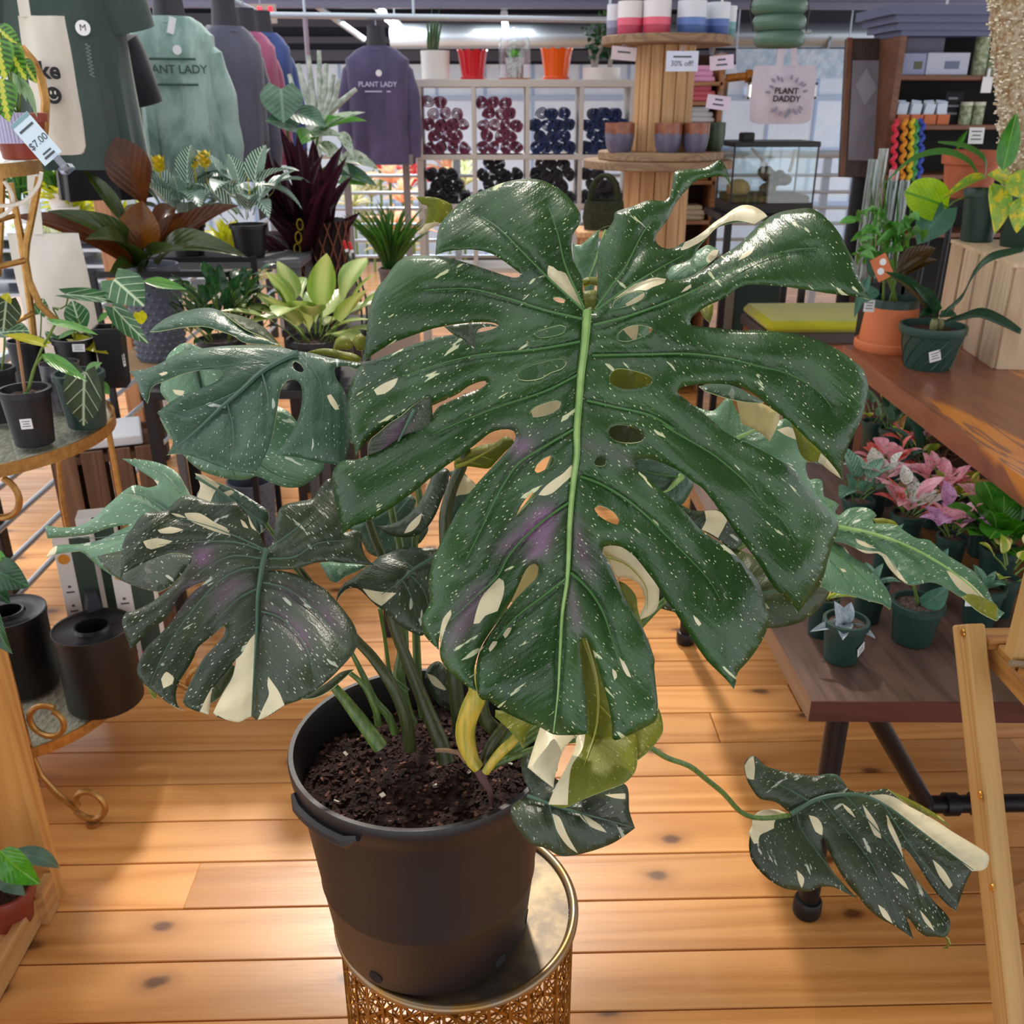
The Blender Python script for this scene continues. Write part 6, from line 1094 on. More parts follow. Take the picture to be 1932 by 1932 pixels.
# sunlit bromeliads and foliage beyond the railing
PEA = leafm('peach_bromeliad_leaf', 'f0c09a', 'f6dcc4', 'plain', 'e86a5a', tl=0.4); PNK = leafm('pink_bromeliad_leaf', 'd8485a', 'e88a80', 'plain', 'f0c0b0', tl=0.4); YGR = leafm('sunny_yellow_green_leaf', 'a8b02c', 'd0cc4a', 'plain', 'e8e890', tl=0.45); WHG = leafm('cream_green_leaf', '8aa05a', 'd8d8b4', 'edge', 'eae6d0', tl=0.4)
def beyond():
    rnd = random.Random(21)
    specs = [(735, 330, PEA), (760, 370, PEA), (700, 360, WHG), (745, 420, PEA), (780, 430, PEA), (690, 420, WHG), (716, 305, PNK), (775, 340, PNK), (720, 460, WHG), (668, 380, WHG), (845, 320, PEA), (875, 335, WHG), (760, 470, WHG)]
    for i, (px, py, m) in enumerate(specs):
        d = 7.45+0.24*((i*5) % 13); c = W(px, py, Y=d); nm = {PEA: 'peach', PNK: 'pink', WHG: 'cream edged'}[m]
        t = thing('bromeliad', 'sunlit %s bromeliad behind the pale back railing' % nm, 'plant', (c.x, d, 0), group='%s bromeliads beyond the railing' % nm)
        part('stem', MB().tube([(c.x, d, 0), (c.x, d, c.z-0.05)], 0.012, 6), STEMG, t)
        rosette(t, (c.x, d, c.z-0.06), 18, 0.21*d/7.5, 0.06*d/7.5, leafdata('lance', m, arch=0.12, fold=0.2, nl=6, nw=2), el=(5, 75), spread=0.02, rnd=rnd)
    for i, (px, py, m, L) in enumerate(((120, 372, YGR, 0.15), (140, 400, YGR, 0.15), (150, 432, YGR, 0.14), (160, 455, YGR, 0.12), (108, 345, GRS, 0.18), (40, 360, GRS, 0.2), (215, 400, YGR, 0.15), (20, 470, WHG, 0.16), (90, 470, WHG, 0.14), (430, 470, YGR, 0.16), (470, 520, WHG, 0.16), (420, 520, YGR, 0.16))):
        d = 4.45+0.11*(i % 4) if px < 300 else 4.8+0.2*(i % 3); c = W(px, py, Y=d); nm = {YGR: 'bright yellow green', GRS: 'grassy green', WHG: 'cream edged'}[m]
        t = thing('sunny_plant', 'sunlit %s plant in a white pot outside the left railing' % nm, 'potted plant', (c.x, d, c.z-0.14), group='%s plants outside the left railing' % nm)
        pot_parts(t, (c.x, d, c.z-0.14), 0.055, 0.04, 0.10, WHITE, SOIL)
        rosette(t, (c.x, d, c.z-0.05), 34, L, L*0.3 if m != GRS else 0.015, leafdata('lance' if m != GRS else 'blade', m, arch=0.15, fold=0.2, nl=6, nw=2), el=(0, 80), spread=0.05, lift=0.05, rnd=rnd)
    # tiered bench carrying them
    t = thing('slatted_bench', 'pale grey tiered bench carrying the sunlit plants outside the railing', 'bench', (-2.2, 4.65, 0))
    for i, py in enumerate((372, 395, 425, 452, 478)):
        z = W(120, py, Y=4.6).z-0.145-0.01
        part('slat', MB().box((-2.15+0.02*i, 4.6, z), (1.5, 0.42, 0.014)), RAILM, t, False)
    for x in (-2.8, -1.65): part('leg', MB().box((x, 4.68, 0.62), (0.04, 0.04, 1.24)), RAILM, t, False)
    p = [W(172, 310, Y=4.2), W(195, 310, Y=4.2), W(222, 470, Y=4.2), W(190, 470, Y=4.2)]
    solo('wooden_post', MB().box((W(200, 400, Y=4.25).x, 4.25, 0.75), (0.07, 0.07, 1.5), bev=0.004), wood('orange_post', 'c08a60', 'a06a40', axis=2), 'orange brown wooden post behind the burgundy philodendron', 'post', smooth=False, origin=(W(200, 400, Y=4.25).x, 4.25, 0))
beyond()
# ---- clothes on the left rail
def fabric(name, c1, c2, vs=6, rough=0.85, fold=0.6):
    if name in MATS: return MATS[name]
    t = NT(name); c1, c2 = srgb(c1), srgb(c2); o = t.obj(); v = t.noise(t.mapping(o, (1, 1, 0.55)), vs, 5, 0.65, 0.6)
    t.p(Base_Color=t.mix(t.step(v, 0.35, 0.65), c1, c2), Roughness=rough, Sheen_Weight=0.3, Specular_IOR_Level=0.2); t.bump(t.noise(o, 700, 2), 0.15, 0.002); MATS[name] = t.m; return t.m
CHAR = mat('mannequin_charcoal', '26242e', 0.5)
def shirt(lab, c, rz, w, L, sl, mt, seed, long=True, prints=None, cat='shirt', name='shirt', mannequin=True):
    """c = middle of the collar; front faces -y before turning by rz"""
    t = thing(name, lab, cat, c); t.rotation_euler.z = rz; rnd = random.Random(seed); ph = [rnd.uniform(0, 6.28) for _ in range(4)]
    def local(nm, mb, m): return link(nm, mb.mesh(nm, m, True), t)
    rings = 22; n = 48; vs, fs = [], []
    for i in range(rings+1):
        s = i/rings; z = -L*s
        hw = 0.075+(w/2-0.075)*min(1, (s/0.13))**0.75 if s < 0.13 else w/2*(1+0.06*(s-0.13)-0.05*math.sin((s-0.13)*3.4)); dp = 0.06+0.055*min(1, s/0.25)
        if s < 0.13: z = -0.02-0.085*(s/0.13)**1.25*(L/0.7)
        for k in range(n):
            a = 2*math.pi*k/n; ca, sa = math.cos(a), math.sin(a); q = 1+0.0*s
            f = s**1.4*(0.018*math.sin(5*a+ph[0])+0.014*math.sin(9*a+ph[1]+s*2)+0.008*math.sin(14*a+ph[2]))
            x = math.copysign(abs(ca)**0.7, ca)*(hw+f*0.3); y = math.copysign(abs(sa)**0.85, sa)*(dp+f)
            vs.append((x, y, z))
    for i in range(rings):
        for k in range(n): fs.append((i*n+k, (i+1)*n+k, (i+1)*n+(k+1) % n, i*n+(k+1) % n))
    local('body', MB().add(vs, fs), mt)
    for s in (-1, 1):
        pts, rr = [], []; steps = 10
        for i in range(steps+1):
            q = i/steps; pts.append(Vector((s*(w/2-0.055+0.065*q**0.6+(0.02*math.sin(q*3) if long else 0)), 0.012*math.sin(q*5+ph[3])-0.01*q, -0.115-sl*q))); rr.append((0.036 if i == 0 else 0.062-0.018*q+0.005*math.sin(q*16+ph[0])) if long else (0.04 if i == 0 else 0.082-0.005*q))
        local('sleeve', MB().tube(pts, rr, 16), mt)
        if long: local('cuff', MB().tube([pts[-1], pts[-1]+Vector((0, 0, -0.05))], [0.043, 0.038], 16), mt)
    local('collar', MB().tube([(0.078*math.cos(a), 0.064*math.sin(a), -0.02-0.012*(1-math.sin(a))) for a in (q*math.pi/14 for q in range(28))], 0.010, 8, closed=True), mt)
    if mannequin:
        local('mannequin_neck', MB().lathe([(0.001, -0.09), (0.062, -0.08), (0.056, 0.0), (0.050, 0.07), (0.052, 0.085), (0.001, 0.088)], (0, 0, 0), 24), CHAR)
        local('hook', MB().tube([(0, 0, 0.08), (0, 0, 0.14), (0.02, 0, 0.165), (0.035, 0, 0.15), (0.03, 0, 0.135)], 0.003, 6), mat('steel_hook', '9a9aa4', 0.3, 0.8))
    for (body, size, zz, xx, m_, bold) in (prints or []): text_mesh(body, size, m_, Matrix.Translation((xx, -0.122, -zz)) @ Matrix.Rotation(math.pi/2, 4, 'X'), parent=t, ext=0.0006, bold=bold)
    return t
def clothes():
    g = fabric('pepper_green_cotton', '35433f', '3d4d49', 3); bk = fabric('black_cotton', '0f0e16', '15141d', 5); td = fabric('sage_tie_dye', 'a9c0ba', '6f8c84', 5.5); tdk = fabric('dark_tie_dye', '3c4f4c', '5a716c', 6)
    gy = fabric('slate_grey_fleece', '4a4a58', '565668', 4); pk = fabric('dusty_rose_fleece', '8e4460', 'a4587a', 4); bl = fabric('indigo_fleece', '33447a', '40548c', 4); pp = fabric('plum_fleece', '5e5478', '4a4462', 3.5)
    dkt = mat('dark_green_print_ink', '3c4f4a', 0.8); wht = mat('lilac_print', 'c3bfe0', 0.8)
    def at(px, py, d): return W(px, py, Y=d)
    s = shirt('pepper green cotton t-shirt with a white round size sticker, hung nearest the gilt stand', at(76, -215, 3.15), 0.22, 0.34, 0.74, 0.24, g, 1, long=False)
    m = frame((0.07, -0.128, -0.36), (1, 0, 0), (0, -1, 0))
    o = link('size_sticker', MB().lathe([(0.0001, 0), (0.020, 0), (0.020, 0.001), (0.0001, 0.001)], (0, 0, 0), 24).mesh('size_sticker', WHITE, False), s); o.matrix_basis = m
    text_mesh('M', 0.024, BLACKI, m @ Matrix.Translation((0, 0, 0.0012)), parent=o and s)
    o = link('script_print', MB().tube([(0.007*math.sin(i*1.1), i*0.0017, 0.0006) for i in range(52)], 0.0009, 5).mesh('script_print', mat('grey_script', '7c8a88', 0.8)), s); o.matrix_basis = frame((0.075, -0.128, -0.40), (-1, 0, 0), (0, -1, 0))
    shirt('plain black t-shirt between the green t-shirt and the tie dyed shirt', at(142, 4, 3.6), 0.25, 0.30, 0.62, 0.20, bk, 2, long=False)
    s = shirt('sage tie dyed long sleeve shirt printed PLANT LADY', at(318, 20, 3.95), 0.22, 0.30, 0.60, 0.44, td, 3, prints=[('PLANT LADY', 0.040, 0.20, 0.0, dkt, 0.0006)])
    for z in (0.165, 0.250): link('print_bar', MB().box((0, -0.122, -z), (0.16, 0.001, 0.008)).mesh('print_bar', dkt, False), s)
    o = link('size_sticker', MB().lathe([(0.0001, 0), (0.016, 0), (0.016, 0.001), (0.0001, 0.001)], (0, 0, 0), 20).mesh('size_sticker', WHITE, False), s); o.matrix_basis = frame((0.02, -0.121, -0.135), (1, 0, 0), (0, -1, 0))
    o = link('swing_tag', MB().box((0, 0, 0), (0.024, 0.002, 0.055)).mesh('swing_tag', WHITE, False), s); o.location = (0.01, -0.10, -0.055); o.rotation_euler.y = 0.3
    shirt('slate grey fleece sweatshirt next to the tie dyed shirt', at(424, 40, 4.7), 0.75, 0.30, 0.66, 0.5, gy, 4, cat='sweatshirt', name='sweatshirt')
    shirt('dusty rose fleece sweatshirt between the grey and indigo ones', at(462, 52, 5.3), 0.7, 0.28, 0.60, 0.48, pk, 5, cat='sweatshirt', name='sweatshirt')
    shirt('indigo fleece sweatshirt at the corner of the clothes rail', at(494, 54, 5.75), 0.6, 0.28, 0.66, 0.5, bl, 6, cat='sweatshirt', name='sweatshirt')
    s = shirt('plum purple sweatshirt printed PLANT LADY hung by the cube shelf', at(710, 80, 6.15), 0.06, 0.37, 0.66, 0.46, pp, 7, cat='sweatshirt', name='sweatshirt', prints=[('PLANT LADY', 0.038, 0.225, 0.0, wht, 0.0006)])
    link('print_bar', MB().box((0, -0.121, -0.262), (0.15, 0.001, 0.007)).mesh('print_bar', wht, False), s)
    o = link('size_sticker', MB().lathe([(0.0001, 0), (0.018, 0), (0.018, 0.001), (0.0001, 0.001)], (0, 0, 0), 20).mesh('size_sticker', WHITE, False), s); o.matrix_basis = frame((0.01, -0.121, -0.165), (1, 0, 0), (0, -1, 0))
    # the rail
    z = W(490, 28, Y=6.15).z; A = W(490, 28, Y=6.15); t = thing('clothes_rail', 'pale steel clothes rail carrying the shirts and sweatshirts', 'rail', (A.x, 6.15, 0))
    part('back_bar', MB().tube([A, W(1155, 38, Y=6.15)], 0.017, 12), RAILM, t)
    part('side_bar', MB().tube([A, (A.x+0.02, 5.9, z), (A.x-0.02, 2.6, z+0.05)], 0.017, 12), RAILM, t)
    for p in (W(575, 28, Y=6.15), W(780, 20, Y=6.15), W(1150, 40, Y=6.15)): part('hanger_rod', MB().tube([Vector((p.x, 6.15, z+0.6)), Vector((p.x, 6.15, z-0.0))], 0.008, 8), RAILM, t)
    part('post', MB().tube([(W(575, 28, Y=6.15).x, 6.15, z), (W(575, 28, Y=6.15).x, 6.15, 0)], 0.014, 10), mat('pink_grey_post', '9a8a96', 0.4, 0.3), t)
clothes()
q = W(492, 26, Y=6.9); t = thing('red_sign', 'beige hanging sign with glowing red letters above the indigo sweatshirt', 'sign', q); part('board', MB().box(q, (0.2, 0.02, 0.11)), mat('beige_board', 'a59890', 0.6), t, False); part('cord', MB().tube([q, q+Vector((0, 0, 0.7))], 0.004, 6), RAILM, t)
for k in range(5): part('red_letter', MB().box(q+Vector((-0.07+0.034*k, -0.014, 0.02-0.03*(k % 2))), (0.026, 0.008, 0.04), bev=0.003), mat('red_neon', 'ff2238', 0.4, emit=1.6), t, False)
# ---- tote bags
CANV = fabric('natural_canvas', 'cfc8bd', 'c2bab0', 8)
def tote(lab, px0, px1, py0, py1, d, handles, prints=None, skew=0.0, mt=CANV, dt=0.02):
    a, b = W(px0, py0, Y=d), W(px1, py1, Y=d); cx = (a.x+b.x)/2; w = b.x-a.x; h = a.z-b.z
    t = thing('tote_bag', lab, 'tote bag', (cx, d, b.z)); n = 14; vs, fs = [], []
    for side in (-1, 1):
        for j in range(n+1):
            for i in range(n+1):
                u, v = i/n, j/n; bul = 0.028*math.sin(math.pi*u)*(0.25+math.sin(math.pi*min(1, v*0.9+0.1)))+0.004*math.sin(u*13+v*7)*math.sin(v*5)
                x = (u-0.5)*w*(1+0.05*math.sin(v*3)); z = v*h - (0.10*h*(abs(u-0.5)*2)**6*0 if v > 0 else 0)
                if v < 0.35: z += 0.18*h*(0.35-v)*((abs(u-0.5)*2)**8)
                vs.append((cx+x+skew*v*w, d+side*(bul+0.002), b.z+z))
    k = (n+1)**2
    for s, o in ((0, 0), (1, k)):
        for j in range(n):
            for i in range(n):
                q = o+j*(n+1)+i; f = (q, q+1, q+n+2, q+n+1); fs.append(f if s == 0 else f[::-1])
    for i in range(n): fs.append((i, k+i, k+i+1, i+1))
    for j in range(n): fs.append((j*(n+1), (j+1)*(n+1), k+(j+1)*(n+1), k+j*(n+1))); fs.append((j*(n+1)+n, k+j*(n+1)+n, k+(j+1)*(n+1)+n, (j+1)*(n+1)+n))
    part('bag_body', MB().add(vs, fs), mt, t)
    for hp in handles:
        pts = [W(x, y, Y=d+dd) for x, y, dd in hp]; m = MB()
        for p, q in zip(pts[:-1], pts[1:]): m.bar(p, q, 0.026, 0.003, (0, -1, 0.01))
        part('handle', m, mt, t, False)
    return t, cx, w, b.z, h
t, cx, w, zb, h = tote('natural canvas tote bag with a black smiley face, hung behind the gilt stand', 34, 164, 30, 292, 2.55, [((48, 32, -0.01), (40, -20, 0), (40, -160, 0))])
def on_bag(t, px, py, d): return frame(W(px, py, Y=d)-wloc(t), (1, 0, -0.02), (0, -1, 0))
text_mesh('ke', 0.052, BLACKI, on_bag(t, 93, 134, 2.505), parent=t, bold=0.0016)
sm = link('smiley_print', MB().lathe([(0.0001, 0), (0.019, 0), (0.019, 0.0006), (0.0001, 0.0006)], (0, 0, 0), 28).mesh('smiley_print', BLACKI, False), t); sm.matrix_basis = on_bag(t, 101, 180, 2.505)
fm = MB()
for s in (-1, 1): fm.sphere((s*0.005, 0.006, 0.0006), 0.0035, 10, sc=(0.7, 1.3, 0.15))
fm.tube([(0.011*math.cos(a), 0.011*math.sin(a)+0.001, 0.0008) for a in (math.pi*(1.12+0.76*i/10) for i in range(11))], 0.0012, 5); link('smiley_face', fm.mesh('smiley_face', CANV), sm)
tote('plain cream canvas tote bag hung low behind the crossed gold rods', 22, 200, 440, 700, 2.62, [((72, 442, -0.01), (68, 400, 0), (62, 360, 0), (60, 300, 0))], skew=-0.06, mt=fabric('cream_canvas', 'd8d4cc', 'cdc8be', 8))
# ---- prayer plant on the top tier
MAR = leafm('prayer_plant_leaf', '4a7a28', '64963a', 'maranta', 'bcc050', n=7, k=0.45, tl=0.25, rough=0.35)
def prayer():
    z = 1.452; b = W(46, 300, Y=2.03); b.z = z
    t = thing('potted_prayer_plant', 'prayer plant with yellow ribbed leaves in a rust red pot on the top glass shelf', 'potted plant', b)
    pot_parts(t, b, 0.052, 0.038, 0.085, mat('rust_red_plastic', '8a2f18', 0.4), SOIL, rim=0.2)
    ml = leafdata('ovate', MAR, arch=0.06, fold=0.12, nl=12, nw=6); sl = leafdata('lance', leafm('prayer_underside', '8aa888', 'a3bc9a', 'plain', 'c8d4b8', tl=0.2), arch=0.05, fold=0.4)
    for b_, t_, w, d in (((-8, 52), (44, 96), 34, 1.95), ((-6, 70), (10, 150), 50, 1.88), ((12, 82), (50, 152), 38, 1.9), ((42, 112), (70, 158), 26, 1.95), ((2, 148), (17, 230), 48, 1.85), ((-22, 90), (-10, 160), 44, 1.9)): lf(t, ml, b_, t_, w*1.25, d+0.03, d, (0.1, -1, 0.35))
    for b_, t_, w in (((34, 140), (50, 192), 14), ((45, 150), (70, 222), 14), ((30, 130), (38, 180), 20)): lf(t, sl, b_, t_, w, 1.92, 1.92)
    for a in ((0, 60), (12, 84), (42, 112), (4, 148)): part('stem', MB().tube([b+Vector((0.01, -0.01, 0.075)), (b+W(*a, Y=1.93))/2+Vector((0, 0, 0.03)), W(*a, Y=1.93)], 0.0022, 6), STEMG, t)
    s = MB(); c = b+Vector((0.03, -0.035, 0.055)); rot = Matrix.Rotation(0.25, 3, 'Y')
    for i in range(16): a = i*0.11-0.9; s.box(b+Vector((0.057*math.sin(a), -0.057*math.cos(a), 0.058)), (0.0055, 0.002, 0.055), Matrix.Rotation(a, 3, 'Z'))
    part('ribbed_band', s, mat('lilac_ribbed', 'b4aed0', 0.5), t, False)
    d = 1.80; c = W(68, 262, Y=d); k = thing('price_tag', 'pale blue price tag clipped to the top glass shelf', 'price tag', c)
    m = frame((0, 0, 0), (0.80, 0, 0.60), (0.05, -1, 0.1)); o = link('card', MB().box((0, 0, 0), (0.040, 0.082, 0.001)).mesh('card', mat('pale_blue_card', 'cfe2ee', 0.6), False), k); o.matrix_basis = m
    text_mesh('$7.00', 0.017, INK, m @ Matrix.Translation((0, -0.006, 0.0008)) , parent=k); bars(k, m @ Matrix.Translation((0, 0, 0.0006)), [(0, 0.022, 0.030, 0.004), (0, -0.026, 0.018, 0.003), (0, -0.033, 0.022, 0.004)])
    q = link('teal_stripe', MB().box((0, 0.037, 0.0004), (0.040, 0.007, 0.001)).mesh('teal_stripe', mat('teal_print', '7fa3ac', 0.6), False), k); q.matrix_basis = m
    q = link('clip', MB().box((0.006, -0.050, 0), (0.012, 0.024, 0.005), bev=0.001).box((0.004, -0.064, -0.01), (0.02, 0.012, 0.03), bev=0.002).mesh('clip', glass('clear_clip', (0.85, 0.85, 0.95), 0.5), False), k); q.matrix_basis = m
    for i, pth in enumerate((((-30, 385), (10, 388), (45, 380), (72, 350), (78, 325)), ((8, 342), (22, 365), (24, 385), (12, 402), (-10, 412)))):
        solo('power_cord', MB().tube([W(x, y, Y=2.05+0.02*i) for x, y in [tuple(v) for v in smooth_poly([(a, b_, False) for a, b_ in pth], 6, False)]], 0.0042, 8), mat('white_cord', 'eceae2', 0.4), ('white power cord looping below the top glass shelf beside the price tag', 'white power cord curling in front of the crossed gold rods')[i], 'cord')
prayer()
# ---- pine shelf unit at the lower left with plants
PNS = wood('pine_shelf', 'd3a05c', 'b67c3c', axis=2, rough=0.5, grain=1.0, ring=5, vary=0.15); PNX = wood('pine_rail', 'c89a62', 'a8723e', axis=1, rough=0.5)
def pine_shelf():
    t = thing('pine_shelf_unit', 'honey pine shelf unit on the floor at the left', 'shelf', (-1.2, 1.4, 0))
    part('end_panel', MB().box((-1.195, 1.568, 0.31), (0.52, 0.018, 0.62), bev=0.001), PNS, t, False); part('edge_strip', MB().box((-0.928, 1.562, 0.31), (0.016, 0.036, 0.62), bev=0.001), PNS, t, False)
    part('bottom_board', MB().box((-1.20, 1.12, 0.035), (0.52, 0.88, 0.014)), PNX, t, False); part('front_rail', MB().box((-0.938, 1.12, 0.035), (0.018, 0.88, 0.066), bev=0.002), PNX, t, False)
    part('foot_block', MB().box((-0.921, 1.51, 0.045), (0.016, 0.05, 0.09)), PNX, t, False)
    part('upper_board', MB().box((-1.27, 1.12, 0.613), (0.45, 0.86, 0.014)), PNX, t, False)
    for y in (0.68,): part('end_panel', MB().box((-1.245, y, 0.29), (0.52, 0.018, 0.58)), PNS, t, False)
    b = W(14, 1772, Z=0.043); b = Vector((b.x-0.012, b.y+0.05, 0.043)); lg = leafm('fresh_green_leaf', '3f8a1c', '5aa82c', 'plain', '8ac84a', tl=0.25, rough=0.15); gr = leafm('grey_green_leaf', '4a6a58', '5a7a66', 'plain', '6a8a74', tl=0.2)
    p = thing('potted_peperomia', 'bright green leaved plant in a brick red pot on the bottom pine shelf', 'potted plant', b); pot_parts(p, b, 0.050, 0.040, 0.082, mat('brick_red_plastic', '7c3024', 0.4), SOIL, rim=0.3)
    l1 = leafdata('ovate', lg, arch=0.12, fold=0.35, nl=12, nw=6); l2 = leafdata('ovate', gr, arch=0.2, fold=0.1, nl=12, nw=6); y = b.y
    lf(p, l1, (0, 1605), (76, 1668), 62, y-0.02, y-0.05, (-0.3, -0.5, 0.8)); lf(p, l2, (20, 1610), (112, 1638), 38, y+0.02, y+0.05, (0, -0.4, 0.9)); lf(p, l2, (-10, 1655), (48, 1690), 36, y-0.02, y-0.03); lf(p, l2, (-20, 1800), (10, 1790), 24, y-0.06, y-0.06); lf(p, l1, (-20, 1640), (-60, 1690), 50, y, y)
    for a in ((2, 1608), (20, 1612), (-8, 1656)): part('stem', MB().tube([b+Vector((0, 0, 0.07)), W(*a, Y=y)], 0.003, 6), STEMG, p)
    b = Vector((-1.27, 1.46, 0.62)); p = thing('potted_hoya', 'dark leaved plant in a black pot on the upper pine shelf', 'potted plant', b); pot_parts(p, b, 0.06, 0.05, 0.10, BLACKP, SOIL)
    l3 = leafdata('ovate', DGR, arch=0.1, fold=0.2, nl=12, nw=6); l4 = leafdata('ovate', ANP, arch=0.1, fold=0.2, nl=12, nw=6)
    lf(p, l3, (-18, 1070), (56, 1108), 66, 1.46, 1.44, (-0.1, -0.7, 0.6)); lf(p, l3, (-14, 1140), (24, 1234), 52, 1.46, 1.42, (-0.3, -0.9, 0.4)); lf(p, l3, (-30, 1100), (20, 1140), 40, 1.47, 1.44)
    lf(p, l4, (-20, 1040), (16, 1062), 20, 1.47, 1.46)
    for a in ((-18, 1070), (-14, 1140)): part('stem', MB().tube([b+Vector((0, 0, 0.09)), W(a[0]-30, a[1]-20, Y=1.46), W(*a, Y=1.46)], 0.003, 6), STEMG, p)
pine_shelf()
# ================================================================ RIGHT SIDE
def table_mat(name, c1, c2, c3):
    t = NT(name); c1, c2, c3 = srgb(c1), srgb(c2), srgb(c3); o = t.obj()
    n1 = t.noise(t.mapping(o, (1, 0.13, 1)), 7, 3, 0.55, 0.8); b = t.math('ABSOLUTE', t.math('MULTIPLY_ADD', t.math('FRACT', t.math('MULTIPLY', n1, 7)), 2, -1))
    f = t.math('MULTIPLY_ADD', t.noise(t.mapping(o, (1, 0.06, 1)), 130, 3), 0.5, t.math('MULTIPLY', b, 0.4)); col = t.mix(t.step(f, 0.2, 0.9), c1, c2)
    gold = t.math('MULTIPLY', t.step(t.noise(t.mapping(o, (1, 0.10, 1)), 4.2, 2, 0.4, 0.5), 0.60, 0.64), t.step(b, 0.1, 0.5)); col = t.mix(t.math('MULTIPLY', gold, 0.85), col, c3)
    t.p(Base_Color=col, Roughness=0.34, Coat_Weight=0.25, Coat_Roughness=0.2); t.bump(f, 0.1, 0.003); MATS[name] = t.m; return t.m
def slab(t, name, corners, z, th, mt):
    n = len(corners); vs = [Vector((x, y, z)) for x, y in corners]+[Vector((x, y, z-th)) for x, y in corners]
    mb = MB().add(vs, [tuple(range(n)), tuple(range(2*n-1, n-1, -1))]+[(i, n+i, n+(i+1) % n, (i+1) % n) for i in range(n)])
    return part(name, mb, mt, t, False)
TZ = 0.60
def low_table():
    c = W(1530, 1322, Z=TZ); bk = W(1298, 900, Z=TZ); dr = Vector((bk.x-c.x, bk.y-c.y)); 
    t = thing('low_table', 'low dark brown wood table with black pipe legs holding small pots', 'table', (0.9, 2.0, 0))
    slab(t, 'table_top', [(c.x, c.y), (1.34, c.y-0.03), (1.27, bk.y+0.12), (bk.x-dr.x*0.0, bk.y+0.10)], TZ, 0.042, table_mat('dark_walnut_laminate', '664d43', '46322a', '96652a'))
    part('edge_band', MB().bar((c.x, c.y-0.001, TZ-0.021), (1.34, c.y-0.031, TZ-0.021), 0.003, 0.0415), wood('reddish_edge', '5a2e26', '43201a', axis=0, rough=0.4), t, False)
    f = W(1521, 1722, Z=0.0); g = W(1293, 1212, Z=0.0); zt = TZ-0.042
    for p in (f, g, Vector((1.22, f.y, 0)), Vector((1.16, g.y, 0))):
        lg = part('leg', MB().tube([(p.x, p.y, 0.0), (p.x, p.y, zt)], 0.021, 16), PIPE, t)
        part('pipe_cap', MB().lathe([(0.001, 0), (0.026, 0), (0.029, 0.006), (0.029, 0.034), (0.026, 0.040), (0.021, 0.041)], (p.x, p.y, 0), 20), mat('black_pipe_cap', '1c1c20', 0.4, 0.4), lg)
        part('flange', MB().lathe([(0.045, zt-0.008), (0.045, zt), (0.001, zt)], (p.x, p.y, 0), 20), PIPE, lg)
    e = W(1748, 1518, Y=1.66); a = Vector((f.x+0.03, f.y+0.02, zt)); part('brace', MB().tube([a, e], 0.019, 14), PIPE, t)
    part('cross_pipe', MB().tube([e, (1.22, e.y, e.z)], 0.02, 14), PIPE, t)
    for s in (0.0, 0.07, 0.13): part('pipe_fitting', MB().tube([e+Vector((s-0.03, 0, 0)), e+Vector((s-0.002, 0, 0))], 0.026, 14), mat('black_pipe_cap', '1c1c20', 0.4, 0.4), t)
low_table()
BZ = 0.85
def bench():
    a = W(1590, 652, Z=BZ); b = W(1932, 903, Z=BZ); d = (b-a)/(b.y-a.y); n = a+d*(1.5-a.y)
    t = thing('plank_bench', 'reddish brown varnished plank bench with orange grain holding the crate', 'bench', (1.5, 2.2, 0))
    slab(t, 'bench_top', [(n.x, 1.5), (2.2, 1.5), (2.2, a.y), (a.x, a.y)], BZ, 0.055, table_mat('red_brown_varnish', '8a5138', '6c3a28', 'd8842c'))
    for x, y in ((a.x+0.08, a.y-0.10), (1.48, 1.7), (2.0, a.y-0.1), (2.0, 1.7)): part('leg', MB().box((x, y, (BZ-0.055)/2), (0.06, 0.06, BZ-0.055), bev=0.003), wood('bench_leg', '5a2e20', '3e1e16', axis=2), t, False)
bench()
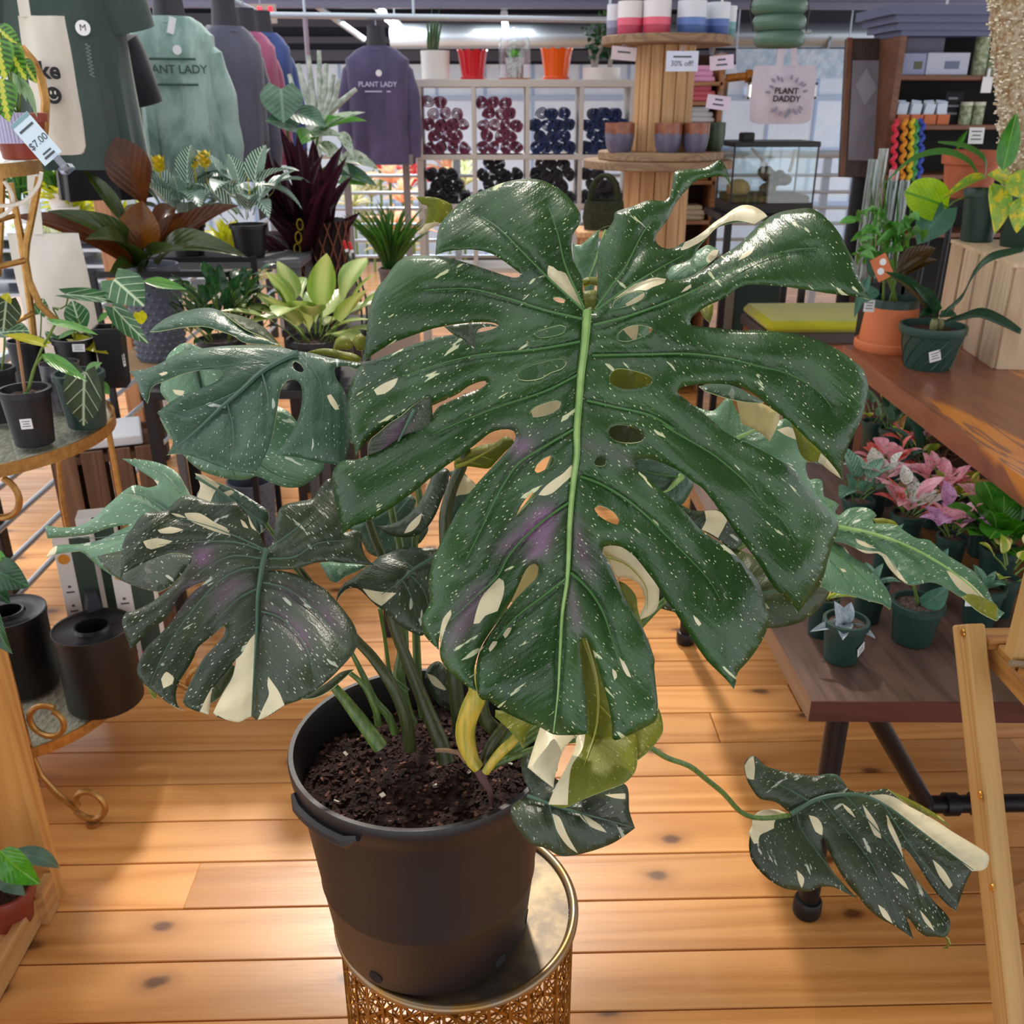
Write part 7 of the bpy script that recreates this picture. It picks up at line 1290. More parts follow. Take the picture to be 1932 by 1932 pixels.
# ---- folding ladder shelf, front right
ACA = wood('acacia_oiled', 'b5803e', '8e5a28', axis=1, rough=0.5, vary=0.2); ACL = wood('acacia_pale', 'c39a5c', 'a5783e', axis=1, rough=0.5, vary=0.2)
def ladder():
    A = W(1828, 1190, Y=1.27); B = W(1908, 1932, Y=0.96); d = (B-A).normalized(); F_ = A+d*(A.z/-d.z)
    t = thing('ladder_shelf', 'oiled wood folding ladder shelf with brass screws beside the low table', 'shelf', (A.x, 0.9, 0))
    def board(nm, p, q, w, h, up, m_=ACA, par=t):
        """board with its own axis along local y so the grain runs lengthwise"""
        p, q = Vector(p), Vector(q); y = (q-p); L = y.length; y.normalize(); u = Vector(up); x = y.cross(u).normalized(); z = x.cross(y)
        o = link(nm, MB().box((0, 0, 0), (w, L, h), bev=0.003).mesh(nm, m_, False), par); m = Matrix((x, y, z)).transposed().to_4x4(); m.translation = (p+q)/2-wloc(par); o.matrix_basis = m; return o
    nrm = Vector((0, -d.z, d.y)).normalized(); nrm = nrm if nrm.y < 0 else -nrm
    lg = board('leg', A-d*0.01, F_, 0.030, 0.048, (0, -0.8, 0.6), ACL)
    for px, py in ((1849, 1500), (1872, 1675), (1817, 1194)):
        p = W(px, py, X=A.x-0.016); k = link('screw', MB().lathe([(0.0001, 0.002), (0.0055, 0.002), (0.0065, 0), (0.0001, 0)], (0, 0, 0), 14).mesh('screw', mat('brass_screw', 'b88a3c', 0.3, 0.9), False), t); k.matrix_basis = frame(p-wloc(t), (0, 1, 0), (-1, 0, 0))
    board('leg', A+Vector((0.55, 0, 0))-d*0.01, F_+Vector((0.55, 0, 0)), 0.030, 0.048, (0, -0.8, 0.6), ACL)
    top = A.z-0.012
    board('shelf_slat', (A.x+0.02, A.y-0.005, top), (A.x+0.55, A.y-0.005, top), 0.045, 0.016, (0, 0, 1)); board('shelf_slat', (A.x+0.03, A.y-0.058, top), (A.x+0.55, A.y-0.058, top), 0.05, 0.016, (0, 0, 1))
    board('shelf_slat', (A.x+0.03, A.y-0.118, top), (A.x+0.55, A.y-0.118, top), 0.05, 0.016, (0, 0, 1))
    board('side_rail', (A.x+0.045, A.y+0.01, top-0.024), (A.x+0.045, A.y-0.34, top-0.024), 0.03, 0.036, (0, 0, 1))
    p = W(1918, 1238, Y=A.y-0.075); board('upright', (p.x+0.012, p.y, top+0.008), (p.x+0.022, p.y+0.01, top+0.32), 0.05, 0.03, (0, -1, 0), ACL)
    part('rope', MB().tube([(p.x-0.022, p.y-0.022, top+0.014), (p.x+0.03, p.y-0.024, top+0.010), (p.x+0.09, p.y-0.024, top+0.010)], 0.005, 8), mat('jute_rope', 'b59a78', 0.9, bs=400, bst=0.8), t)
    q = A+(F_-A)*0.44; board('cross_brace', q+Vector((0.03, 0.02, -0.02)), q+Vector((0.36, 0.1, 0.16)), 0.024, 0.045, (0, -1, 0))
    q = A+(F_-A)*0.62; board('lower_slat', q+Vector((0.02, 0.02, 0)), q+Vector((0.55, 0.02, 0)), 0.05, 0.016, (0, 0, 1)); board('lower_slat', q+Vector((0.02, -0.04, 0)), q+Vector((0.55, -0.04, 0)), 0.05, 0.016, (0, 0, 1))
ladder()
# ---- small pots on the low table
SIL = leafm('silvery_leaf', '7a8a92', 'a3b0b8', 'plain', 'c0ccd2', tl=0.15, rough=0.35); HYP = leafm('pink_polka_leaf', 'ea90a6', 'f6c0cc', 'speck', '7a9a6a', n=9, wid=0.06, tl=0.3); HYR = leafm('coral_polka_leaf', 'd85a54', 'ee8a84', 'speck', '5a4a34', n=9, wid=0.05, tl=0.3); HYW = leafm('white_polka_leaf', 'd8dcd0', 'eeeae6', 'speck', '6a9a6a', n=9, wid=0.04, tl=0.3); HYL = leafm('lilac_polka_leaf', 'c88ac0', 'e0b0d8', 'speck', '6a6a5a', n=9, wid=0.06, tl=0.3)
CAL = leafm('calathea_leaf', '5f8a72', '7fa88c', 'zebra', '2f5a44', n=8, k=0.7, wid=0.13, tl=0.15); VAR = leafm('yellow_edged_leaf', '8aa83c', 'a8bc4c', 'edge', 'e8dc90', n=5, tl=0.3); BGR = leafm('bright_green_crinkled_leaf', '2f6a1c', '4a8a2c', 'plain', '8ab85a', tl=0.2, rough=0.22); LIM = leafm('lime_leaf', '8ab81c', 'a8d030', 'veins', '5a9a2c', n=8, wid=0.1, tl=0.45); GRY = leafm('matte_grey_green_leaf', '3c6654', '4c7a66', 'plain', '6a9080', tl=0.15, rough=0.5)
def tpot(l, r_, yb, lab, h=0.085, mt=GREENP, Z=TZ, nm='potted_seedling', sticker=None, group=None):
    b, r = px_pot(l, r_, yb, Z=Z); t = thing(nm, lab, 'potted plant', b, group=group); pot_parts(t, b, r*1.30, r*1.0, h, mt, SOILP, rim=0.16, n=28, soil=0.9)
    if sticker: label_tag(t, b+Vector((math.sin(sticker), -math.cos(sticker), 0))*r*1.17+Vector((0, 0, h*0.42)), (math.sin(sticker), -math.cos(sticker), -0.15), 0.022, 0.026, roll=0.5)
    return t, b, r, Vector((b.x, b.y, b.z+h*0.9))
def seedlings():
    t, b, r, s = tpot(1564, 1626, 1258, 'tiny silvery leaved seedling in a dark green pot, on the low table corner', sticker=0.75)
    m = leafdata('ovate', SIL, arch=0.12, fold=0.3, nl=10, nw=4); y = s.y
    for b_, t_, w, dy in (((1590, 1180), (1574, 1134), 32, 0), ((1592, 1178), (1590, 1208), 34, -0.05), ((1585, 1182), (1528, 1192), 20, -0.01), ((1600, 1180), (1652, 1205), 18, -0.02), ((1595, 1178), (1606, 1136), 26, 0.02), ((1592, 1178), (1560, 1178), 18, 0.02)): lf(t, m, b_, t_, w, y, y+dy)
    t, b, r, s = tpot(1697, 1768, 1224, 'single dark green leaf seedling in a speckled soil green pot near the ladder shelf'); y = s.y; dg = leafdata('ovate', GRY, arch=0.1, fold=0.3)
    part('stem', MB().tube([s, W(1730, 1130, Y=y), W(1722, 1096, Y=y)], 0.003, 6), STEMG, t); part('stem', MB().tube([s, W(1742, 1132, Y=y)], 0.004, 6), mat('dark_stem', '2a2422', 0.6), t)
    lf(t, dg, (1738, 1142), (1790, 1104), 46, y-0.02, y-0.03, (0.2, -0.8, 0.5)); lf(t, dg, (1722, 1100), (1700, 1070), 22, y, y)
    for l, r_, yb, lab, mt_, kind in ((1530, 1572, 1206, 'yellow tipped seedling in a green pot behind the silvery one', VAR, 0), (1618, 1664, 1180, 'green pot with a white label, behind the silvery seedling', CAL, 1), (1742, 1786, 1150, 'small green pot behind the single dark leaf seedling', GRY, 2), (1828, 1884, 1188, 'feathery seedling in a green pot beside the ladder shelf top', CAL, 3), (1652, 1688, 1098, 'green pot of pale stems under the splashed monstera leaf', CAL, 4)):
        t, b, r, s = tpot(l, r_, yb, lab); rosette(t, s, 7, 0.05, 0.022, leafdata('ovate', mt_, arch=0.1, fold=0.2), el=(10, 70), spread=0.01, rnd=random.Random(l))
        if kind in (1, 3): label_tag(t, s+Vector((-0.005 if kind == 1 else -r*1.5, -r*1.25, 0.002)), (0, -1, 0.2), 0.024, 0.036)
    def bushy(l, r_, yb, lab, mats, n=20, L=0.052, w=0.042, h=0.085, el=(0, 62), seed=None, shape='ovate', lift=0.04, potm=GREENP, grp=None):
        t, b, r, s = tpot(l, r_, yb, lab, h=h, mt=potm, nm='potted_foliage_plant', group=grp); rosette(t, s, n, L, w, [leafdata(shape, m_, arch=0.1, fold=0.2) for m_ in mats], el=el, spread=0.02, lift=lift, rnd=random.Random(seed or l), stem=STEMG, slen=(0.015, 0.045)); return t
    bushy(1648, 1690, 955, 'coral pink spotted plant under the bench edge', [HYR, HYP], 22); bushy(1700, 1738, 905, 'mixed pink and olive plant at the back of the low table', [HYR, VAR, HYP], 16)
    bushy(1632, 1668, 985, 'pale pink and coral plant beside the grey green calathea', [HYP, HYW], 16); bushy(1745, 1790, 1000, 'bright rose pink spotted plant beside the brown coir ball', [HYP], 22)
    bushy(1688, 1735, 1040, 'pink and white spotted plant with loose leaves above the splashed leaf', [HYP, HYW, HYR], 18, L=0.065); bushy(1835, 1880, 1055, 'pink spotted plant at the right edge of the low table', [HYP, HYL], 20)
    bushy(1772, 1815, 1085, 'lilac pink spotted plant in front of the rose pink one', [HYL, HYP], 18); bushy(1770, 1818, 1008, 'small yellow edged plant in a dark green pot by the coir ball', [VAR], 9, L=0.05, lift=0.01)
    bushy(1596, 1640, 1010, 'grey green calathea with patterned leaves next to the splashed leaf', [CAL], 10, L=0.085, w=0.042); bushy(1664, 1700, 865, 'upright calathea with chevron leaves under the bench', [CAL], 9, L=0.10, w=0.04, el=(35, 80)); bushy(1630, 1662, 850, 'cream edged calathea at the back corner of the low table', [CAL, VAR], 9, L=0.08, w=0.036)
    bushy(1858, 1912, 1110, 'dark glossy crinkled green plant beside the ladder shelf', [BGR], 24, L=0.085, w=0.065, el=(0, 55), shape='round'); bushy(1850, 1895, 1060, 'cream and green crinkled plant behind the dark glossy one', [VAR, BGR], 14, L=0.06, w=0.045)
    bushy(1722, 1765, 935, 'olive ribbed leaf plant between the pink ones', [VAR, GRY], 8, L=0.09, w=0.045); bushy(1878, 1910, 1168, 'lime green seedling beside the ladder shelf upright', [VAR], 8, L=0.05)
    t, b, r, s = tpot(1705, 1745, 880, 'large dark green rubber leaf plant beneath the plank bench'); dg = leafdata('ovate', GRY, arch=0.05, fold=0.15)
    for b_, t_, w in (((1728, 870), (1712, 782), 62), ((1735, 860), (1745, 800), 50), ((1730, 880), (1770, 850), 46), ((1725, 890), (1700, 870), 30)): lf(t, dg, b_, t_, w, s.y-0.05, s.y-0.08)
    # brown coir ball
    b = W(1822, 955, Z=TZ); b = Vector((b.x, b.y+0.09, TZ)); t = thing('coir_ball', 'shaggy brown coir fibre ball under the plank bench', 'coir ball', b); c = b+Vector((0, 0, 0.088)); rnd = random.Random(2)
    part('core', MB().sphere(c, 0.085, 20), mat('dark_coir_core', '3a2418', 0.95), t); m = MB()
    for i in range(420):
        a, e = rnd.uniform(0, 6.28), rnd.uniform(-1.2, 1.4); n = Vector((math.cos(a)*math.cos(e), math.sin(a)*math.cos(e), math.sin(e))); p = c+n*0.083; q = Vector((rnd.uniform(-1, 1), rnd.uniform(-1, 1), rnd.uniform(-1, 1)))*0.03
        m.tube([p, p+n*0.010+q*0.5, p+n*0.006+q], [0.0016, 0.0014, 0.0008], 4)
    o = part('fibres', m, [mat('coir_fibre', '5c3f2c', 0.95, col2='7a5a40', vs=40)], t); o['kind'] = 'stuff'
    b = W(1905, 944, Z=0.25); t = thing('terracotta_pot', 'dark terracotta pot on a pale slatted pallet behind the low table', 'pot', (b.x, b.y+0.1, 0.25)); part('pot', MB().lathe([(0.001, 0), (0.075, 0), (0.09, 0.14), (0.102, 0.14), (0.102, 0.18), (0.09, 0.18), (0.08, 0.02)], (b.x, b.y+0.1, 0.25), 28), mat('dark_terracotta', '6a2c18', 0.7), t)
    t = thing('slatted_pallet', 'pale sunlit pine slatted pallet behind the low table', 'pallet', (b.x+0.1, b.y+0.1, 0))
    for i in range(7): part('slat', MB().box((b.x+0.15, b.y-0.35+i*0.11, 0.24), (1.1, 0.10, 0.02), bev=0.002), wood('pale_pallet', 'e0b878', 'c89a58', axis=0), t, False)
    for x in (-0.3, 0.15, 0.6): part('runner', MB().box((b.x+x, b.y, 0.115), (0.06, 0.75, 0.23)), wood('pale_pallet', 'e0b878', 'c89a58', axis=0), t, False)
seedlings()
# ---- plants on the plank bench
def bench_plants():
    b, r = px_pot(1640, 1738, 668, Z=BZ); top = W(1690, 562, Y=b.y).z; h = top-b.z
    t = thing('potted_bamboo_plant', 'leafy plant in a tall orange pot with saucer on the plank bench', 'potted plant', b); OR = mat('matte_orange_ceramic', 'cf7346', 0.65, bs=250, bst=0.1)
    part('saucer', MB().lathe([(0.001, 0), (r*1.18, 0), (r*1.24, 0.008), (r*1.24, 0.026), (r*1.18, 0.030), (r*1.05, 0.022), (0.001, 0.022)], b, 40), OR, t)
    part('pot', MB().lathe([(0.001, 0.02), (r*1.06, 0.022), (r*1.08, 0.03), (r*0.98, h-0.03), (r*0.96, h-0.024), (r*0.9, h-0.03)], b, 40), OR, t); part('liner', MB().lathe([(r*0.95, h-0.05), (r*0.95, h-0.004), (r*0.92, h), (r*0.86, h), (r*0.84, h-0.05)], b, 40), GREENP, t)
    part('soil', MB().disc(b+Vector((0, 0, h-0.02)), r*0.88, 24), SOILP, t); label_tag(t, W(1640, 577, Y=b.y-r*0.9), (-0.3, -1, 0), 0.03, 0.036, name='plastic_tag')
    gl = leafdata('ovate', leafm('mid_green_leaf', '4a8a3c', '66a24c', 'plain', '8abf6a', tl=0.3), arch=0.12, fold=0.2); y = b.y; s = b+Vector((0, 0, h)); rnd = random.Random(6)
    for pth in ((1672, 470), (1660, 440), (1690, 450), (1700, 480), (1650, 490)): part('stem', MB().tube([s+Vector((rnd.uniform(-0.03, 0.03), 0, -0.03)), W((1685+pth[0])/2, 520, Y=y), W(*pth, Y=y)], 0.004, 6), STEMG, t)
    for i in range(46):
        x, yy = 1612+rnd.random()*130, 408+rnd.random()*95; a = rnd.uniform(-0.6, 3.7); L = rnd.uniform(20, 44); lf(t, gl, (x, yy), (x+math.cos(a)*L, yy+math.sin(a)*L*0.6), rnd.uniform(12, 24), y+rnd.uniform(-0.1, 0.1), y+rnd.uniform(-0.12, 0.1))
    bl = leafdata('ovate', leafm('bronze_leaf', '3c2a16', '4e3a1c', 'plain', '6a5a2c', tl=0.2), arch=0.1, fold=0.3); gg = leafdata('ovate', GRY, arch=0.1, fold=0.2)
    lf(t, bl, (1692, 515), (1766, 468), 44, y-0.05, y-0.02); lf(t, bl, (1700, 520), (1768, 490), 26, y-0.06, y-0.05); lf(t, gg, (1652, 520), (1636, 480), 36, y-0.05, y-0.06); lf(t, gg, (1655, 545), (1618, 575), 34, y-0.08, y-0.1); lf(t, gg, (1640, 520), (1612, 600), 20, y-0.1, y-0.12)
    m = frame(W(1664, 505, Y=y-0.1)-wloc(t), (1, 0, 0.5), (0, -1, 0.2)); o = link('plant_label', MB().box((0, 0, 0), (0.05, 0.07, 0.002), bev=0.0008).mesh('plant_label', OR, False), t); o.matrix_basis = m
    for dx, dy in ((-0.008, -0.008), (0.008, 0.014)): q = link('white_badge', MB().lathe([(0.0001, 0.002), (0.010, 0.002), (0.010, 0.001), (0.0001, 0.001)], (dx, dy, 0), 16).mesh('white_badge', WHITE, False), t); q.matrix_basis = m
    # swirl pot
    b, r = px_pot(1722, 1806, 702, Z=BZ); h = W(1765, 612, Y=b.y).z-b.z; t = thing('potted_orchid', 'strappy leaved orchid in a dark green swirl pot on the plank bench', 'potted plant', b)
    mb = MB().lathe([(0.001, 0), (r*0.96, 0), (r, 0.006), (r*1.32, h*0.80), (r*1.42, h*0.82), (r*1.46, h*0.90), (r*1.44, h), (r*1.32, h), (r*1.28, h*0.7)], b, 64); part('pot', mb, mat('green_swirl_plastic', '24443c', 0.42), t)
    rb = MB()
    for i in range(14):
        pts = [];
        for k in range(9): a = 2*math.pi*i/14+k*0.11; rr = r*(1+0.32*k/8)*1.0; pts.append(b+Vector((rr*math.cos(a), rr*math.sin(a), h*0.05+h*0.74*k/8)))
        rb.tube(pts, 0.0028, 5)
    part('swirl_ribs', rb, mat('green_swirl_plastic', '24443c', 0.42), t); part('soil', MB().disc(b+Vector((0, 0, h*0.86)), r*1.27, 24), mat('bark_mix', '4a2418', 0.95, col2='2a1610', vs=90, bs=120, bst=0.8), t); label_tag(t, W(1764, 672, Y=b.y-r*1.2), (0, -1, -0.1), 0.032, 0.032, roll=0.3)
    st = leafdata('strap', leafm('orchid_leaf', '24422c', '34583a', 'plain', '5a7a5a', tl=0.2), arch=0.05, fold=0.35); y = b.y
    lf(t, st, (1758, 598), (1722, 538), 30, y, y-0.04); lf(t, st, (1752, 590), (1668, 512), 18, y, y-0.02); lf(t, st, (1762, 600), (1732, 598), 18, y, y-0.06); lf(t, st, (1772, 600), (1806, 596), 20, y, y-0.06)
    for pth in (((1782, 588), (1815, 560), (1838, 515), (1870, 485), (1932, 470)), ((1785, 606), (1815, 598), (1850, 590), (1890, 605), (1926, 626))):
        p = smooth_poly([(a, c_, False) for a, c_ in pth], 8, False); n = len(p); mb = MB(); vs = []; fs = []
        for i, (x, yy) in enumerate(p):
            c_ = W(x, yy, Y=y-0.05-0.06*i/n); w = (0.004+0.012*math.sin(math.pi*min(1, i/n*0.9+0.05))); nx = Vector((0.35, 0.5, 0.8)).normalized(); vs += [c_-nx*w, c_+Vector((0, 0, -0.003)), c_+nx*w]
        for i in range(n-1):
            for k in range(2): fs.append((3*i+k, 3*i+k+1, 3*i+k+4, 3*i+k+3))
        o = part('leaf', mb.add(vs, fs), MATS['orchid_leaf'], t); so = o.modifiers.new('s', 'SOLIDIFY'); so.thickness = 0.001
    part('pseudobulb', MB().sphere(b+Vector((0, 0, h*0.98)), 0.014, 10, sc=(0.8, 0.8, 1.8)).sphere(b+Vector((0.022, 0.005, h*0.97)), 0.012, 10, sc=(0.8, 0.8, 1.6)), mat('pseudobulb', '8a8a5a', 0.5), t)
    # crate
    C0 = W(1873, 697, Z=BZ); L0 = W(1764, 622, Z=BZ); v = L0-C0; w = v.length; ang = math.atan2(-v.x*0+(-v.y), -v.x); u = v.normalized(); n = Vector((u.y, -u.x, 0)); n = n if n.x > 0 else -n
    h = W(1787, 458, Y=L0.y).z-BZ; dp = 0.30; c = C0+v/2+n*dp/2; rz = math.atan2(u.y, u.x)
    CR = wood('pale_crate_pine', 'd8bfa0', 'c0a080', axis=2, rough=0.65, vary=0.2, knots=2.0); crate('slatted_crate', 'pale pine slatted crate standing on the plank bench', (c.x, c.y, BZ), (w, dp, h), rz, CR, 4)
    zt = BZ+h; slab_ = None
    solo('crate_lid', MB().box((c.x, c.y, zt+0.006), (w, dp, 0.012), Matrix.Rotation(rz, 3, 'Z'), bev=0.001), CR, 'pale pine board lying on top of the slatted crate', 'board', smooth=False, origin=(c.x, c.y, zt)); zt += 0.012
    m1 = leafdata('strap', leafm('arching_green_leaf', '3a6a2c', '4c7c38', 'plain', '6a9a54', tl=0.25), arch=0.0, fold=0.3); lm = leafdata('round', LIM, arch=0.05, fold=0.15, nl=12, nw=6); gm = leafdata('heart', GRY, arch=0.05, fold=0.1, nl=12, nw=6); vm = leafdata('ovate', leafm('yellow_splashed_leaf', '7aa84c', 'a8c058', 'speck', 'd8c83c', n=5, wid=0.01, tl=0.35), arch=0.08, fold=0.3, nl=12, nw=6)
    for k, (l, r_, yb, lab) in enumerate(((1822, 1884, 458, 'arching leaved aroid in a dark green pot on the crate, left of its pair'), (1898, 1962, 468, 'yellow splashed aroid in a dark green pot on the crate, with a moss pole'))):
        b = W((l+r_)/2, yb, Z=zt); r = (r_-l)/2*mpp(b); b = Vector((b.x, b.y+r*0.8, zt)); hh = 0.16; t = thing('potted_aroid', lab, 'potted plant', b); pot_parts(t, b, r*1.12, r*0.92, hh, GREENP, SOIL, rim=0.14); y = b.y
        if k == 0:
            lf(t, lm, (1788, 392), (1706, 362), 74, y, y-0.05, (0.2, -1, 0.2)); lf(t, gm, (1782, 395), (1730, 462), 66, y-0.03, y-0.08, (-0.4, -0.8, 0.4)); lf(t, vm, (1862, 335), (1776, 378), 22, y-0.02, y-0.05)
            for pth, ww in ((((1848, 340), (1830, 305), (1780, 285), (1720, 300), (1665, 350)), 0.011), (((1858, 340), (1858, 300), (1820, 275), (1770, 268)), 0.009), (((1690, 470), (1682, 440), (1664, 400), (1658, 365)), 0.010)):
                p = smooth_poly([(a, c_, False) for a, c_ in pth], 8, False); n_ = len(p); vs = []; fs = []
                for i, (x, yy) in enumerate(p): c_ = W(x, yy, Y=y-0.02); q = ww*math.sin(math.pi*min(1, i/n_*0.85+0.12)); nx = Vector((0.3, 0.3, 0.8)).normalized(); vs += [c_-nx*q, c_+Vector((0, 0, 0.003)), c_+nx*q]
                for i in range(n_-1):
                    for kk in range(2): fs.append((3*i+kk, 3*i+kk+1, 3*i+kk+4, 3*i+kk+3))
                part('leaf', MB().add(vs, fs), MATS['arching_green_leaf'], t)
            part('stem', MB().tube([b+Vector((0, 0, hh)), W(1800, 380, Y=y), W(1786, 393, Y=y)], 0.003, 6), STEMG, t)
        else:
            lf(t, vm, (1872, 345), (1876, 442), 54, y-0.06, y-0.1, (0.2, -1, 0.2)); lf(t, vm, (1900, 335), (1945, 372), 60, y-0.08, y-0.1); lf(t, vm, (1928, 372), (1918, 440), 40, y-0.1, y-0.12); lf(t, vm, (1905, 345), (1862, 330), 40, y-0.05, y-0.06); lf(t, leafdata('ovate', BGR, arch=0.05, fold=0.15), (1892, 322), (1918, 212), 40, y-0.12, y-0.1)
            part('stem', MB().tube([b+Vector((0, 0, hh)), W(1890, 345, Y=y-0.06)], 0.004, 6), STEMG, t)
            p0, p1 = b+Vector((0.01, 0.02, hh-0.03)), W(1918, -60, Y=y+0.02); R0 = 44*mpp(p1); mb = MB(); n_, mm = 40, 70; vs, fs = [], []; dv = (p1-p0); ax = dv.normalized(); e1 = ax.orthogonal().normalized(); e2 = ax.cross(e1)
            for i in range(mm+1):
                for j in range(n_):
                    a = 2*math.pi*j/n_; q = p0+dv*i/mm; dn = e1*math.cos(a)+e2*math.sin(a); s_ = (q+dn*R0); rr = R0*(1.0+0.16*noise.noise(s_*60)+0.10*noise.noise(s_*140)); rr *= (0.82+0.3*i/mm); vs.append(q+dn*rr)
            for i in range(mm):
                for j in range(n_): fs.append((i*n_+j, i*n_+(j+1) % n_, (i+1)*n_+(j+1) % n_, (i+1)*n_+j))
            pole = part('moss_pole', mb.add(vs, fs), mat('pale_sphagnum', 'e2d4b8', 0.95, col2='b08e64', vs=70, bs=120, bst=0.9), t, label='thick pale sphagnum moss pole'); cm = MB(); rnd = random.Random(12)
            for i in range(1600):
                q = rnd.random(); a = rnd.uniform(0, 6.28); dn = e1*math.cos(a)+e2*math.sin(a); c_ = p0+dv*q+dn*R0*(0.82+0.3*q)*rnd.uniform(0.98, 1.14); L = rnd.uniform(0.004, 0.011)
                cm.box(c_, (L, L*0.45, L*0.35), Matrix.Rotation(rnd.uniform(0, 6), 3, 'Z') @ Matrix.Rotation(rnd.uniform(0, 6), 3, 'X'), mi=0 if rnd.random() < 0.8 else 1)
            o = part('moss_strands', cm, [mat('moss_pale', 'f2e8d4', 0.95), mat('moss_tan', 'cbb48c', 0.95)], pole, False); o['kind'] = 'stuff'
    # terracotta pot on a black stand behind the crate
    d = 3.35; b = W(1822, 372, Y=d); r = 38*mpp(b); t = thing('potted_anthurium', 'leggy seedling in a rimmed terracotta pot behind the crate', 'potted plant', b); h = W(1822, 284, Y=d).z-b.z
    part('pot', MB().lathe([(0.001, 0), (r*0.95, 0), (r*1.25, h*0.72), (r*1.38, h*0.72), (r*1.46, h), (r*1.32, h), (r*1.1, h*0.2)], b, 36), TERRA, t); part('soil', MB().disc(b+Vector((0, 0, h*0.9)), r*1.24, 24), mat('pebbly_soil', '8a7466', 0.95, col2='5a4a40', vs=60, bs=90, bst=0.8), t)
    lf(t, leafdata('lance', BGR, arch=0.05, fold=0.4), (1806, 282), (1826, 246), 14, d-0.08, d-0.1); label_tag(t, W(1842, 256, Y=d-0.05), (0, -1, 0.1), 0.05, 0.05, name='price_card')
    s = thing('metal_stool', 'black metal stool carrying the terracotta pot behind the plank bench', 'stool', (b.x, d, 0)); part('seat', MB().lathe([(0.001, b.z-0.02), (0.13, b.z-0.02), (0.13, b.z), (0.001, b.z)], (b.x, d, 0), 28), BLACKP, s)
    for a in range(4): q = math.pi/4+a*math.pi/2; part('leg', MB().tube([(b.x+0.1*math.cos(q), d+0.1*math.sin(q), b.z-0.02), (b.x+0.15*math.cos(q), d+0.15*math.sin(q), 0)], 0.010, 8), BLACKP, s)
bench_plants()
# ---- bench with lime cushion and bin in the background
def cushion_bench():
    a = W(1424, 585, Y=4.38); b = W(1660, 630, Y=4.3); z = 0.50; p = W(1425, 640, Z=0.42); x0 = W(1424, 600, Y=4.38).x; x1 = W(1668, 600, Y=4.38).x
    t = thing('cushioned_bench', 'low bench with a lime yellow cushion behind the tall orange pot', 'bench', ((x0+x1)/2, 4.38, 0)); zc = W(1520, 575, Y=4.6).z; zb = W(1520, 632, Y=4.15).z
    c = ((x0+x1)/2, 4.38, (zb+0.06)); part('cushion', MB().box(((x0+x1)/2, 4.38, zb+0.030), (x1-x0, 0.46, 0.055), bev=0.022), fabric('lime_yellow_felt', 'a8a41c', 'b5b022', 6), t)
    part('seat_frame', MB().box(((x0+x1)/2, 4.38, zb-0.02), (x1-x0+0.01, 0.47, 0.05), bev=0.008), mat('dark_taupe_frame', '4a4040', 0.5), t, False)
    part('wood_apron', MB().box(((x0+x1)/2, 4.38, zb-0.075), (x1-x0-0.02, 0.44, 0.06)), wood('apron_wood', 'a06040', '7a4028', axis=0), t, False)
    for x in (x0+0.04, x1-0.04):
        for y in (4.20, 4.56): part('leg', MB().box((x, y, (zb-0.1)/2), (0.04, 0.04, zb-0.1)), wood('apron_wood', 'a06040', '7a4028', axis=0), t, False)
    x = W(1418, 560, Y=5.6).x; zt = W(1418, 518, Y=5.6).z; t = thing('planter_bin', 'tall dark green square planter bin behind the lime cushion', 'bin', (x, 5.6, 0)); part('body', MB().box((x, 5.6, zt/2), (0.27, 0.27, zt), bev=0.006), GREENP, t, False); part('base', MB().box((x, 5.6, 0.015), (0.36, 0.36, 0.03), bev=0.004), GREENP, t, False); part('rim', MB().box((x, 5.6, zt+0.006), (0.29, 0.29, 0.012), bev=0.003), GREENP, t, False)
cushion_bench()
